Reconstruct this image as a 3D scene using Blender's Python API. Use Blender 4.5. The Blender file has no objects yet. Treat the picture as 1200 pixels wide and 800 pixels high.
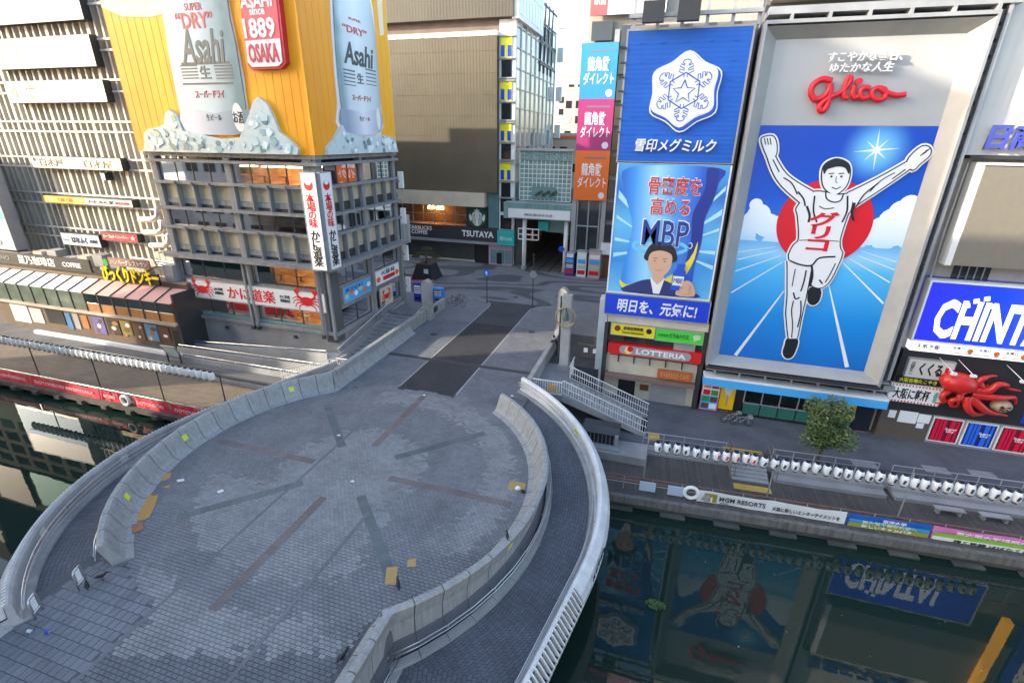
import bpy, math, random
from math import sin, cos, tan, pi, radians, hypot, atan2
from mathutils import Vector, Matrix
random.seed(7)
scn = bpy.context.scene
COL = scn.collection

# ---------------------------------------------------------------- camera
CAM_H, FPX, PITCH, ROLL, YAW = 18.0, 585.0, radians(22.2), radians(0.7), radians(16.8)
FW = Vector((-sin(YAW)*cos(PITCH), cos(YAW)*cos(PITCH), -sin(PITCH)))
_rt = Vector((cos(YAW), sin(YAW), 0)); _up = _rt.cross(FW)
RT = _rt*cos(ROLL) + _up*sin(ROLL); UP = _up*cos(ROLL) - _rt*sin(ROLL)
EYE = Vector((0, 0, CAM_H))
cd = bpy.data.cameras.new('camera'); cam = bpy.data.objects.new('camera', cd); COL.objects.link(cam)
cd.sensor_width = 36; cd.lens = 36*FPX/1200; cd.clip_start = .2; cd.clip_end = 3000
mw = Matrix.Identity(4)
for i in range(3):
    mw[i][0] = RT[i]; mw[i][1] = UP[i]; mw[i][2] = -FW[i]; mw[i][3] = EYE[i]
cam.matrix_world = mw
scn.camera = cam

# ---------------------------------------------------------------- sky, sun, exposure
SUN_AZ, SUN_EL = radians(62), radians(18)      # light travels towards +X and a little +Y, low morning sun
SUN_STR, SKY_STR, EXPO = 2.1, 0.15, 2.2
w = bpy.data.worlds.new('World'); scn.world = w; w.use_nodes = True
nt = w.node_tree; nt.nodes.clear()
sky = nt.nodes.new('ShaderNodeTexSky'); sky.sky_type = 'NISHITA'; sky.sun_disc = False
sky.sun_elevation = SUN_EL; sky.sun_rotation = SUN_AZ + pi
sky.air_density = 1.0; sky.dust_density = 2.0; sky.ozone_density = .8
bgn = nt.nodes.new('ShaderNodeBackground'); bgn.inputs[1].default_value = SKY_STR
on = nt.nodes.new('ShaderNodeOutputWorld')
nt.links.new(sky.outputs[0], bgn.inputs[0]); nt.links.new(bgn.outputs[0], on.inputs[0])
sd = bpy.data.lights.new('sun', 'SUN'); sd.energy = SUN_STR; sd.angle = radians(.5); sd.color = (1, .86, .66)
so = bpy.data.objects.new('sun', sd); COL.objects.link(so)
LD = Vector((sin(SUN_AZ)*cos(SUN_EL), cos(SUN_AZ)*cos(SUN_EL), -sin(SUN_EL)))
so.rotation_euler = LD.to_track_quat('-Z', 'Y').to_euler(); so.location = (-60, -40, 60)
vs = scn.view_settings; vs.view_transform = 'Standard'; vs.look = 'None'; vs.exposure = EXPO; vs.gamma = 1

# ---------------------------------------------------------------- pixel -> place
def ray(px, py):
    return FW*FPX + RT*(px-600) + UP*(400-py)
def gp(px, py, z=0.):
    d = ray(px, py); return EYE + d*((z-CAM_H)/d.z)
def atY(px, py, Y):
    d = ray(px, py); return EYE + d*(Y/d.y)
def atX(px, py, X):
    d = ray(px, py); return EYE + d*(X/d.x)

# ---------------------------------------------------------------- materials
MATS = {}
def s2l(c):
    return tuple(((v/255)/12.92 if v/255 <= .04045 else ((v/255+.055)/1.055)**2.4) for v in c)
def mat(name, col, rough=.6, var=.0, scale=3., bump=0., bscale=None, metal=0., spec=.5, isl=0., dirt=0., dscale=.35, emit=0., emc=None, streak=False, spots=0.):
    """plain procedural surface: colour, noise variation, per-piece variation, dirt, bump"""
    if name in MATS: return MATS[name]
    m = bpy.data.materials.new(name); m.use_nodes = True; MATS[name] = m
    n = m.node_tree.nodes; l = m.node_tree.links
    b = n['Principled BSDF']
    b.inputs['Roughness'].default_value = rough; b.inputs['Metallic'].default_value = metal
    b.inputs['Specular IOR Level'].default_value = spec
    b.inputs['Base Color'].default_value = (*col, 1)
    m.diffuse_color = (*col, 1)
    geo = n.new('ShaderNodeNewGeometry'); last = None
    def mul(fac_socket, lo, hi):
        nonlocal last
        mr = n.new('ShaderNodeMapRange'); mr.inputs['From Min'].default_value = 0; mr.inputs['From Max'].default_value = 1
        mr.inputs['To Min'].default_value = lo; mr.inputs['To Max'].default_value = hi
        l.new(fac_socket, mr.inputs['Value'])
        vm = n.new('ShaderNodeVectorMath'); vm.operation = 'SCALE'
        if last is None: vm.inputs[0].default_value = col
        else: l.new(last, vm.inputs[0])
        l.new(mr.outputs[0], vm.inputs['Scale']); last = vm.outputs[0]
    if var:
        t = n.new('ShaderNodeTexNoise'); t.inputs['Scale'].default_value = scale; t.inputs['Detail'].default_value = 6
        l.new(geo.outputs['Position'], t.inputs['Vector']); mul(t.outputs['Fac'], 1-var, 1+var)
    if isl:
        mul(geo.outputs['Random Per Island'], 1-isl, 1+isl)
        oi = n.new('ShaderNodeObjectInfo'); mul(oi.outputs['Random'], 1-isl, 1+isl)
    if dirt:
        t = n.new('ShaderNodeTexNoise'); t.inputs['Scale'].default_value = dscale; t.inputs['Detail'].default_value = 8; t.inputs['Roughness'].default_value = .65
        if streak:
            mp = n.new('ShaderNodeMapping'); mp.inputs['Scale'].default_value = (4, 4, .35)
            l.new(geo.outputs['Position'], mp.inputs['Vector']); l.new(mp.outputs[0], t.inputs['Vector'])
        else: l.new(geo.outputs['Position'], t.inputs['Vector'])
        cr = n.new('ShaderNodeMapRange'); cr.inputs['From Min'].default_value = .42; cr.inputs['From Max'].default_value = .68
        l.new(t.outputs['Fac'], cr.inputs['Value']); mul(cr.outputs[0], 1, 1-dirt)
    if spots:
        vo = n.new('ShaderNodeTexVoronoi'); vo.inputs['Scale'].default_value = 2.2; vo.inputs['Randomness'].default_value = 1; l.new(geo.outputs['Position'], vo.inputs['Vector'])
        cr = n.new('ShaderNodeMapRange'); cr.inputs['From Min'].default_value = .04; cr.inputs['From Max'].default_value = .1; l.new(vo.outputs['Distance'], cr.inputs['Value']); mul(cr.outputs[0], 1-spots, 1)
    if last is not None: l.new(last, b.inputs['Base Color'])
    if bump:
        t = n.new('ShaderNodeTexNoise'); t.inputs['Scale'].default_value = bscale or scale*4; t.inputs['Detail'].default_value = 4
        l.new(geo.outputs['Position'], t.inputs['Vector'])
        bp = n.new('ShaderNodeBump'); bp.inputs['Strength'].default_value = bump; bp.inputs['Distance'].default_value = .02
        l.new(t.outputs['Fac'], bp.inputs['Height']); l.new(bp.outputs[0], b.inputs['Normal'])
    if emit:
        b.inputs['Emission Color'].default_value = (*(emc or col), 1); b.inputs['Emission Strength'].default_value = emit
        if last is not None and emc is None: l.new(last, b.inputs['Emission Color'])
    return m
def paint(name, rgb255, rough=.45, **k):
    return mat(name, s2l(rgb255), rough, **k)

concrete   = mat('concrete', (.30,.30,.30), .8, .18, 1.2, .3, 14, dirt=.35, dscale=.6)
concrete_l = mat('light_concrete', (.34,.34,.33), .75, .12, 1.5, .2, 14, dirt=.3, dscale=.7)
wall_panel = mat('wall_panel', (.305,.31,.305), .55, .10, 2, .15, 12, isl=.05, dirt=.3, dscale=1.6, streak=True)
toe_stone  = mat('toe_stone', (.33,.33,.33), .7, .12, 2, .15, 12, dirt=.25)
white_met  = mat('white_metal', (.66,.66,.65), .42, .06, 1.5, dirt=.22, dscale=.8)
grey_met   = mat('grey_metal', (.34,.35,.37), .45, .08, 3, metal=.2, dirt=.2)
steel      = mat('steel', (.55,.56,.57), .3, .06, 3, metal=.8)
dark_met   = mat('dark_metal', (.035,.036,.04), .5, .15, 2)
black_m    = mat('black', (.012,.012,.013), .5, .2, 2)
glass_d    = mat('dark_glass', (.025,.03,.035), .06, .35, .5, spec=.7)
glass_g    = mat('green_glass', (.14,.25,.26), .08, .25, .7, spec=.7)
glass_l    = mat('pale_glass', (.42,.46,.47), .07, .3, .35, spec=.8)
asphalt    = mat('asphalt', (.055,.057,.062), .9, .25, 2.5, .4, 60, dirt=.3)
tile_mid   = mat('tile_mid', (.196,.200,.212), .68, .14, 1.2, isl=.09, dirt=.24, dscale=.45, spots=.3)
tile_lt    = mat('tile_light', (.268,.269,.274), .68, .14, 1.2, isl=.10, dirt=.24, dscale=.5, spots=.3)
tile_dk    = mat('tile_dark', (.140,.146,.162), .68, .16, 1.2, isl=.08, dirt=.25, dscale=.5, spots=.25)
tile_big   = mat('tile_big', (.160,.168,.190), .66, .14, 1.2, isl=.10, dirt=.25, dscale=.5, spots=.3)
tile_band  = mat('tile_band', (.042,.043,.047), .75, .2, 1.2, isl=.10, dirt=.25)
tile_brown = mat('tile_brown', (.172,.138,.132), .7, .15, 1.2, isl=.10, dirt=.3)
tile_green = mat('tile_green', (.116,.134,.138), .7, .15, 1.2, isl=.10, dirt=.3)
grout      = mat('grout', (.10,.102,.11), .95, .3, 4)
stone_ln   = mat('stone_line', (.30,.30,.31), .8, .15, 3, dirt=.3)
wood_deck  = mat('wood_deck', (.17,.135,.10), .8, .2, 2.5, isl=.16, dirt=.3)
wood_dark  = mat('dark_wood_deck', (.085,.075,.068), .8, .2, 2.5, isl=.16, dirt=.3)
quay       = mat('quay_wall', (.085,.085,.075), .85, .35, .8, .4, 10, dirt=.5)
white_p    = mat('white_paint', (.78,.78,.77), .5, .04, 2, dirt=.12)
white_s    = mat('white_sign', (.80,.80,.80), .35, .03, 2)
cream      = mat('cream', (.58,.52,.40), .6, .06, 2, dirt=.2)
yellow_t   = mat('tactile_yellow', (.55,.36,.06), .75, .2, 4, dirt=.3)
sticker    = mat('yellow_sticker', (.62,.68,.06), .5)
cardboard  = mat('cardboard', (.50,.27,.075), .85, .15, 5)
card_br    = mat('brown_cardboard', (.34,.16,.085), .85, .15, 5)

# ---------------------------------------------------------------- mesh building
class MB:
    def __init__(s): s.v = []; s.f = []; s.mi = []; s.cur = 0; s.uv = None
    def _add(s, vs, fs):
        o = len(s.v); s.v += [tuple(p) for p in vs]
        for f in fs: s.f.append(tuple(i+o for i in f)); s.mi.append(s.cur)
        return s
    def box(s, x0, x1, y0, y1, z0, z1):
        vs = [(x, y, z) for z in (z0, z1) for y in (y0, y1) for x in (x0, x1)]
        return s._add(vs, [(0,2,3,1),(4,5,7,6),(0,1,5,4),(1,3,7,5),(3,2,6,7),(2,0,4,6)])
    def obox(s, c, a, b, d):
        """centre and three half vectors"""
        c, a, b, d = map(Vector, (c, a, b, d)); vs = []
        for k in (-1, 1):
            for j in (-1, 1):
                for i in (-1, 1): vs.append(c + a*i + b*j + d*k)
        return s._add(vs, [(0,2,3,1),(4,5,7,6),(0,1,5,4),(1,3,7,5),(3,2,6,7),(2,0,4,6)])
    def bar(s, p, q, wd, ht, up=(0,0,1)):
        p, q = Vector(p), Vector(q); d = (q-p); L = d.length
        if L < 1e-6: return s
        d /= L; up = Vector(up); sd_ = d.cross(up)
        if sd_.length < 1e-4: sd_ = d.cross(Vector((1,0,0)))
        sd_.normalize(); u = sd_.cross(d)
        return s.obox((p+q)/2, d*(L/2), sd_*(wd/2), u*(ht/2))
    def prism(s, pts, off):
        """polygon (3d points) extruded by a vector"""
        pts = [Vector(p) for p in pts]; off = Vector(off); n = len(pts)
        vs = pts + [p+off for p in pts]
        fs = [tuple(range(n-1, -1, -1)), tuple(range(n, 2*n))] + [(i, (i+1) % n, n+(i+1) % n, n+i) for i in range(n)]
        return s._add(vs, fs)
    def ngon(s, pts): return s._add(pts, [tuple(range(len(pts)))])
    def tube(s, pts, r, n=6, closed=False, cap=True):
        pts = [Vector(p) for p in pts]; m = len(pts); rr = r if isinstance(r, (list, tuple)) else [r]*m
        vs = []; prev = None
        for i, p in enumerate(pts):
            a = pts[(i-1) % m] if (closed or i > 0) else p; b = pts[(i+1) % m] if (closed or i < m-1) else p
            t = (b-a).normalized()
            if prev is None:
                x = t.cross(Vector((0,0,1)));
                if x.length < .05: x = t.cross(Vector((1,0,0)))
            else: x = prev - t*prev.dot(t)
            x.normalize(); prev = x; y = t.cross(x)
            for k in range(n):
                an = 2*pi*k/n; vs.append(p + (x*cos(an) + y*sin(an))*rr[i])
        fs = []
        for i in range(m if closed else m-1):
            j = (i+1) % m
            for k in range(n): fs.append((i*n+k, i*n+(k+1) % n, j*n+(k+1) % n, j*n+k))
        if cap and not closed: fs += [tuple(range(n-1, -1, -1)), tuple(range((m-1)*n, m*n))]
        return s._add(vs, fs)
    def lathe(s, c, prof, n=12):
        """profile of (radius, z) about a vertical axis"""
        vs = []
        for r, z in prof:
            for k in range(n): vs.append((c[0]+r*cos(2*pi*k/n), c[1]+r*sin(2*pi*k/n), c[2]+z))
        m = len(prof); fs = []
        for i in range(m-1):
            for k in range(n): fs.append((i*n+k, i*n+(k+1) % n, (i+1)*n+(k+1) % n, (i+1)*n+k))
        fs += [tuple(range(n-1, -1, -1)), tuple(range((m-1)*n, m*n))]
        return s._add(vs, fs)
    def sweep(s, rings, closed_prof=True, caps=True):
        """rings: list of point lists with equal length"""
        n = len(rings[0]); vs = [p for r in rings for p in r]; fs = []
        for i in range(len(rings)-1):
            for k in range(n if closed_prof else n-1):
                fs.append((i*n+k, i*n+(k+1) % n, (i+1)*n+(k+1) % n, (i+1)*n+k))
        if caps and closed_prof: fs += [tuple(range(n-1, -1, -1)), tuple(range((len(rings)-1)*n, len(rings)*n))]
        return s._add(vs, fs)
    def ellipsoid(s, c, rx, ry, rz, nu=12, nv=8):
        vs = [(c[0], c[1], c[2]-rz)]; fs = []
        for j in range(1, nv):
            a = -pi/2 + pi*j/nv
            for i in range(nu): vs.append((c[0]+rx*cos(a)*cos(2*pi*i/nu), c[1]+ry*cos(a)*sin(2*pi*i/nu), c[2]+rz*sin(a)))
        vs.append((c[0], c[1], c[2]+rz)); L = len(vs)-1
        for i in range(nu):
            fs.append((0, 1+(i+1) % nu, 1+i)); fs.append((L, L-nu+i, L-nu+(i+1) % nu))
        for j in range(nv-2):
            for i in range(nu):
                a = 1+j*nu+i; b = 1+j*nu+(i+1) % nu; fs.append((a, b, b+nu, a+nu))
        return s._add(vs, fs)

def mesh_obj(name, mb, mats, origin=(0,0,0), smooth=False):
    me = bpy.data.meshes.new(name); o = Vector(origin)
    me.from_pydata([(p[0]-o.x, p[1]-o.y, p[2]-o.z) for p in mb.v], [], mb.f)
    for m in (mats if isinstance(mats, (list, tuple)) else [mats]): me.materials.append(m)
    if len(me.materials) > 1: me.polygons.foreach_set('material_index', mb.mi)
    if smooth: me.polygons.foreach_set('use_smooth', [True]*len(me.polygons))
    me.update()
    ob = bpy.data.objects.new(name, me); COL.objects.link(ob); return ob
def tag(o, label, cat, group=None):
    o['label'] = label; o['category'] = cat
    if group: o['group'] = group
    return o
def thing(name, label, cat, loc=(0,0,0), group=None):
    o = bpy.data.objects.new(name, None); COL.objects.link(o); o.location = loc; o.empty_display_size = .2
    return tag(o, label, cat, group)
def part(name, mb, mats, parent, smooth=False, label=None, stuff=False):
    """mesh given in world coordinates; becomes a child of parent (no rotation in the chain)"""
    org = Vector(parent.location); q = parent.parent
    while q: org += Vector(q.location); q = q.parent
    ob = mesh_obj(name, mb, mats, org, smooth); ob.parent = parent
    if label: ob['label'] = label
    if stuff: ob['kind'] = 'stuff'
    return ob
def solo(name, mb, mats, label, cat, loc=(0,0,0), group=None, smooth=False):
    ob = mesh_obj(name, mb, mats, loc, smooth); ob.location = loc; return tag(ob, label, cat, group)
def struct(name, mb, mats, smooth=False):
    ob = mesh_obj(name, mb, mats, (0,0,0), smooth); ob['kind'] = 'structure'; return ob
def copy_tree(o, loc, parent=None, label=None):
    c = o.copy(); COL.objects.link(c)
    if parent is None: c.location = loc
    c.parent = parent
    if label: c['label'] = label
    for ch in o.children: copy_tree(ch, None, c)
    return c
BOXMESH = {}
def pbox(name, parent, m, x0, x1, y0, y1, z0, z1, **k):
    return part(name, MB().box(x0, x1, y0, y1, z0, z1), m, parent, **k)

# ---------------------------------------------------------------- facade planes and lettering
class PL:
    """upright plane: s runs along u, t is world z, d comes out along n"""
    def __init__(s, o, u, n): s.o = Vector(o); s.u = Vector(u).normalized(); s.n = Vector(n).normalized()
    def P(s, a, t, d=0.): return s.o + s.u*a + s.n*d + Vector((0,0,t))
    def px(s, x, y, d=0.):
        r = ray(x, y); o = s.o + s.n*d; k = (o-EYE).dot(s.n)/r.dot(s.n); p = EYE + r*k - o
        return p.dot(s.u), p.z + o.z - s.o.z*1
    def rect(s, x0, y0, x1, y1, d=0.):
        a = s.px(x0, y0, d); b = s.px(x1, y1, d); return min(a[0], b[0]), min(a[1], b[1]), max(a[0], b[0]), max(a[1], b[1])
    def box(s, mb, s0, t0, s1, t1, d0, d1):
        c = (s.P(s0, t0, d0) + s.P(s1, t1, d1))/2
        return mb.obox(c, s.u*((s1-s0)/2), s.n*((d1-d0)/2), Vector((0,0,(t1-t0)/2)))
    def poly(s, mb, pts, d0, d1):
        """2d (s,t) polygon, from depth d0 out to d1"""
        a = 0
        for i in range(len(pts)):
            p, q = pts[i], pts[(i+1) % len(pts)]; a += p[0]*q[1]-q[0]*p[1]
        if a < 0: pts = pts[::-1]
        return mb.prism([s.P(p[0], p[1], d0) for p in pts], s.n*(d1-d0))
def pp(name, parent, pl, r, d0, d1, m, **k):
    return part(name, pl.box(MB(), r[0], r[1], r[2], r[3], d0, d1), m, parent, **k)
def ppoly(name, parent, pl, pts, d0, d1, m, **k):
    return part(name, pl.poly(MB(), pts, d0, d1), m, parent, **k)
def pxpoly(pl, pts, d=0.): return [pl.px(x, y, d) for x, y in pts]
def circ(cx, cy, r, n=24, ry=None, a0=0, a1=2*pi):
    ry = r if ry is None else ry; full = abs(a1-a0-2*pi) < 1e-6
    return [(cx+r*cos(a0+(a1-a0)*i/(n if full else n-1)), cy+ry*sin(a0+(a1-a0)*i/(n if full else n-1))) for i in range(n)]
def stroke2(pts, wd):
    """2d polyline -> outline polygon of given width"""
    L, R = [], []
    ws = wd if isinstance(wd, (list, tuple)) else [wd]*len(pts)
    for i, p in enumerate(pts):
        a = pts[max(0, i-1)]; b = pts[min(len(pts)-1, i+1)]
        dx, dy = b[0]-a[0], b[1]-a[1]; h = hypot(dx, dy) or 1
        nx, ny = -dy/h, dx/h; k = ws[i]/2
        L.append((p[0]+nx*k, p[1]+ny*k)); R.append((p[0]-nx*k, p[1]-ny*k))
    return L + R[::-1]
def smooth2(pts, n=4, closed=True):
    """Catmull-Rom through 2d points"""
    out = []; m = len(pts)
    for i in range(m if closed else m-1):
        g = lambda k: pts[k % m] if closed else pts[min(max(k, 0), m-1)]
        p0, p1, p2, p3 = g(i-1), g(i), g(i+1), g(i+2)
        for k in range(n):
            t = k/n
            out.append(tuple(.5*((2*p1[c]) + (-p0[c]+p2[c])*t + (2*p0[c]-5*p1[c]+4*p2[c]-p3[c])*t*t + (-p0[c]+3*p1[c]-3*p2[c]+p3[c])*t**3) for c in (0, 1)))
    if not closed: out.append(pts[-1])
    return out
TEXTQ = []
def txt(parent, pl, s, rect, d, m, bold=.0, shear=0., thick=.03, name='lettering', keep=False, rot=0, flip=False, spacing=1.0):
    """queue lettering that fills the rectangle (s0,t0,s1,t1) of the plane"""
    TEXTQ.append((parent, pl, s, rect, d, m, bold, shear, thick, name, keep, rot, spacing))
def vert(s): return '\n'.join(s)
def make_texts():
    obs = []
    for q in TEXTQ:
        cu = bpy.data.curves.new('t', 'FONT'); cu.body = q[2]; cu.size = 1; cu.offset = q[6]; cu.shear = q[7]; cu.extrude = .5
        cu.resolution_u = 2; cu.align_x = 'CENTER' if '\n' in q[2] else 'LEFT'; cu.space_line = .82; cu.space_character = q[12]
        ob = bpy.data.objects.new('t', cu); COL.objects.link(ob); obs.append(ob)
    bpy.context.view_layer.update(); dg = bpy.context.evaluated_depsgraph_get()
    for ob, q in zip(obs, TEXTQ):
        parent, pl, s, r, d, m, bold, shear, thick, name, keep, rot, sp = q
        me = bpy.data.meshes.new_from_object(ob.evaluated_get(dg))
        me.validate()
        if len(me.vertices):
            xs = [v.co.x for v in me.vertices]; ys = [v.co.y for v in me.vertices]
            x0, x1, y0, y1 = min(xs), max(xs), min(ys), max(ys); sx = (r[2]-r[0])/max(1e-6, x1-x0); sy = (r[3]-r[1])/max(1e-6, y1-y0)
            if keep: sx = sy = min(sx, sy)
            cx, cy = (r[0]+r[2])/2, (r[1]+r[3])/2
            org = Vector(parent.location); p_ = parent.parent
            while p_: org += Vector(p_.location); p_ = p_.parent
            for v in me.vertices:
                a, b = (v.co.x-(x0+x1)/2)*sx, (v.co.y-(y0+y1)/2)*sy
                v.co = pl.P(cx+a*cos(rot)-b*sin(rot), cy+a*sin(rot)+b*cos(rot), d + (v.co.z+.5)*thick) - org
            me.materials.clear(); me.materials.append(m)
            for p_ in me.polygons: p_.material_index = 0
            me.name = name; o = bpy.data.objects.new(name, me); COL.objects.link(o); o.parent = parent
        cu = ob.data; bpy.data.objects.remove(ob); bpy.data.curves.remove(cu)
# ================================================================ GROUND, WATER, STREETS
STREET_R, DECK_R, WATER = -2.4, -3.1, -4.0
CX, CY = -15.85, 20.35
def water_mat():
    m = bpy.data.materials.new('river_water'); m.use_nodes = True; n = m.node_tree.nodes; l = m.node_tree.links
    b = n['Principled BSDF']; b.inputs['Base Color'].default_value = (.010,.024,.019,1); b.inputs['Roughness'].default_value = .015
    b.inputs['IOR'].default_value = 1.38; b.inputs['Specular IOR Level'].default_value = .5
    geo = n.new('ShaderNodeNewGeometry'); mp = n.new('ShaderNodeMapping'); mp.inputs['Scale'].default_value = (.35, .9, 1)
    l.new(geo.outputs['Position'], mp.inputs['Vector'])
    t = n.new('ShaderNodeTexNoise'); t.inputs['Scale'].default_value = .9; t.inputs['Detail'].default_value = 3; l.new(mp.outputs[0], t.inputs['Vector'])
    t2 = n.new('ShaderNodeTexNoise'); t2.inputs['Scale'].default_value = 5; t2.inputs['Detail'].default_value = 2; l.new(mp.outputs[0], t2.inputs['Vector'])
    mx = n.new('ShaderNodeMath'); mx.operation = 'MULTIPLY_ADD'; mx.inputs[1].default_value = .12
    l.new(t2.outputs['Fac'], mx.inputs[0]); l.new(t.outputs['Fac'], mx.inputs[2])
    bp = n.new('ShaderNodeBump'); bp.inputs['Strength'].default_value = .05; bp.inputs['Distance'].default_value = .04
    l.new(mx.outputs[0], bp.inputs['Height']); l.new(bp.outputs[0], b.inputs['Normal'])
    return m
struct('river', MB().ngon([(-400,-40,WATER),(400,-40,WATER),(400,60,WATER),(-400,60,WATER)]), water_mat())
ground_m = mat('city_ground', (.12,.12,.125), .9, .2, .5, dirt=.3)
struct('city_ground', MB().ngon([(-1500,30,-4.6),(1500,30,-4.6),(1500,2500,-4.6),(-1500,2500,-4.6)]), ground_m)
struct('north_bank', MB().box(-400,400,-120,-1.5,-5,-2.4), concrete)

# street pavers south of the bridge with the dark flowing wave pattern laid into them
def street_mat():
    m = bpy.data.materials.new('street_paving'); m.use_nodes = True; n = m.node_tree.nodes; l = m.node_tree.links
    b = n['Principled BSDF']; b.inputs['Roughness'].default_value = .75
    geo = n.new('ShaderNodeNewGeometry'); 
    br = n.new('ShaderNodeTexBrick'); br.inputs['Scale'].default_value = 1; br.inputs['Brick Width'].default_value = .4; br.inputs['Row Height'].default_value = .2
    br.inputs['Mortar Size'].default_value = .01; br.inputs['Color1'].default_value = (.19,.192,.2,1); br.inputs['Color2'].default_value = (.155,.157,.168,1); br.inputs['Mortar'].default_value = (.06,.06,.065,1)
    l.new(geo.outputs['Position'], br.inputs['Vector'])
    mp = n.new('ShaderNodeMapping'); mp.inputs['Scale'].default_value = (.045, .12, 1); mp.inputs['Location'].default_value = (.35, .2, 0); l.new(geo.outputs['Position'], mp.inputs['Vector'])
    wv = n.new('ShaderNodeTexNoise'); wv.inputs['Scale'].default_value = 1.0; wv.inputs['Detail'].default_value = 1.0; l.new(mp.outputs[0], wv.inputs['Vector'])
    w1 = n.new('ShaderNodeMath'); w1.operation = 'MULTIPLY'; w1.inputs[1].default_value = 44; l.new(wv.outputs['Fac'], w1.inputs[0])
    w2 = n.new('ShaderNodeMath'); w2.operation = 'SINE'; l.new(w1.outputs[0], w2.inputs[0])
    cr = n.new('ShaderNodeValToRGB'); cr.color_ramp.elements[0].position = .35; cr.color_ramp.elements[1].position = .6
    cr.color_ramp.elements[0].color = (1,1,1,1); cr.color_ramp.elements[1].color = (.45,.45,.47,1); l.new(w2.outputs[0], cr.inputs[0])
    # waves only on the crossing (Y > 52)
    sx = n.new('ShaderNodeSeparateXYZ'); l.new(geo.outputs['Position'], sx.inputs[0])
    mr = n.new('ShaderNodeMapRange'); mr.inputs['From Min'].default_value = 53.5; mr.inputs['From Max'].default_value = 54; l.new(sx.outputs['Y'], mr.inputs['Value'])
    m1 = n.new('ShaderNodeMix'); m1.data_type = 'RGBA'; m1.inputs[6].default_value = (1,1,1,1); l.new(mr.outputs[0], m1.inputs[0]); l.new(cr.outputs[0], m1.inputs[7])
    ns = n.new('ShaderNodeTexNoise'); ns.inputs['Scale'].default_value = .5; ns.inputs['Detail'].default_value = 8; l.new(geo.outputs['Position'], ns.inputs['Vector'])
    mn = n.new('ShaderNodeMapRange'); mn.inputs['To Min'].default_value = .7; mn.inputs['To Max'].default_value = 1.3; l.new(ns.outputs['Fac'], mn.inputs['Value'])
    a = n.new('ShaderNodeVectorMath'); a.operation = 'MULTIPLY'; l.new(br.outputs['Color'], a.inputs[0]); l.new(m1.outputs[2], a.inputs[1])
    c = n.new('ShaderNodeVectorMath'); c.operation = 'SCALE'; l.new(a.outputs[0], c.inputs[0]); l.new(mn.outputs[0], c.inputs['Scale'])
    l.new(c.outputs[0], b.inputs['Base Color']); return m
street_m = street_mat()
# south of the river: street at bridge level
struct('street', MB().box(-90, 60, 46.02, 140, -4.5, 0.0), street_m)
struct('side_street', MB().box(-8.4, -4.0, 38.6, 46.0, -4.5, -.004), asphalt)

# ---------------------------------------------------------------- bridge deck
WALL_L, WALL_R = -23.1, -8.6     # straight parapet lines
R_IN = 10.35
def deck_outline():
    pts = []
    # clockwise from near-left
    pts += [(WALL_L-.4, -1.4), (WALL_L-.4, CY-8.5)]
    for k in range(13):
        a = radians(228-k*96/12); pts.append((CX+(R_IN+.75)*cos(a), CY+(R_IN+.75)*sin(a)))
    pts += [(WALL_L-.1, 30.0), (WALL_L-.1, 46.0), (WALL_R+.3, 46.0), (WALL_R+.3, 30)]
    for k in range(13):
        a = radians(48-k*96/12); pts.append((CX+(R_IN+.75)*cos(a), CY+(R_IN+.75)*sin(a)))
    pts += [(WALL_R+.1, CY-9), (WALL_R+.1, -1.4)]
    return pts
ol = deck_outline()
struct('bridge_deck', MB().prism([(x, y, -1.0) for x, y in ol], (0, 0, .975)), grout)
def in_deck(x, y):
    if WALL_L+.3 < x < WALL_R-.9 and -1 < y < 46: return True
    if WALL_L+.3 < x < WALL_R+.1 and y > 31.5 and y < 46: return True
    r = hypot(x-CX, y-CY); return r < R_IN+.15
def tile_kind(x, y):
    if 9 < y < 29.3: x += random.uniform(-.35, .35); y += random.uniform(-.3, .3)
    dx, dy = x-CX, y-CY; r = hypot(dx, dy)
    if 35.75 < y < 36.25: return None
    if y > 30.2 and -18.3 < x < -13.65:
        if r > R_IN-.2: return 4
    if r < R_IN+.3:
        # rings, offset like the laid pattern
        if 7.9 < r < 9.6: return 1 if dx > -3 and dy > -4 else 0
        if r < 4.2: return 1
        if 4.2 <= r < 7.9 and dy < -2.5 and dx < 4: return 1
        if dy < -5.5 and -4.5 < dx < 4.5: return 1
        return 0
    if y > 30: return 3 if x < -18.3 else 3
    if x < -18.2: return 3
    if y > 10.9: return 1 if -18 < x < -12.9 else 0
    if y > 8.6 + .35*((x+16)//1): return 1 if x > -18 else 2
    return 2
TM = [tile_mid, tile_lt, tile_dk, tile_big, tile_band, tile_brown, tile_green]
big = MB(); rest = []
ty = -0.9; row = 0
pave = []
def tile_box(mb, x0, x1, y0, y1, h):
    g = .007; b = .006
    # bevelled-looking slab: top slightly smaller than base
    vs = [(x0+g, y0+g, -.024), (x1-g, y0+g, -.024), (x1-g, y1-g, -.024), (x0+g, y1-g, -.024),
          (x0+g+b, y0+g+b, h), (x1-g-b, y0+g+b, h), (x1-g-b, y1-g-b, h), (x0+g+b, y1-g-b, h)]
    mb._add(vs, [(4,5,6,7),(0,1,5,4),(1,2,6,5),(2,3,7,6),(3,0,4,7)])
while ty < 45.9:
    # big slabs at the left foot, small pavers elsewhere
    th = .17
    off = (row % 2)*.13
    tx = -27.0+off
    while tx < -4.5:
        cxm, cym = tx+.13, ty+.085
        if in_deck(cxm, cym):
            k = tile_kind(cxm, cym)
            if k == 3 and cym < 30: k = 0
            if k is not None and not (cym < 30 and cxm < -18.2 and hypot(cxm-CX, cym-CY) >= R_IN+.3): pave.append((tx, tx+.26, ty, ty+th, k))
        tx += .26
    ty += th; row += 1
ty = -.9; row = 0
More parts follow.
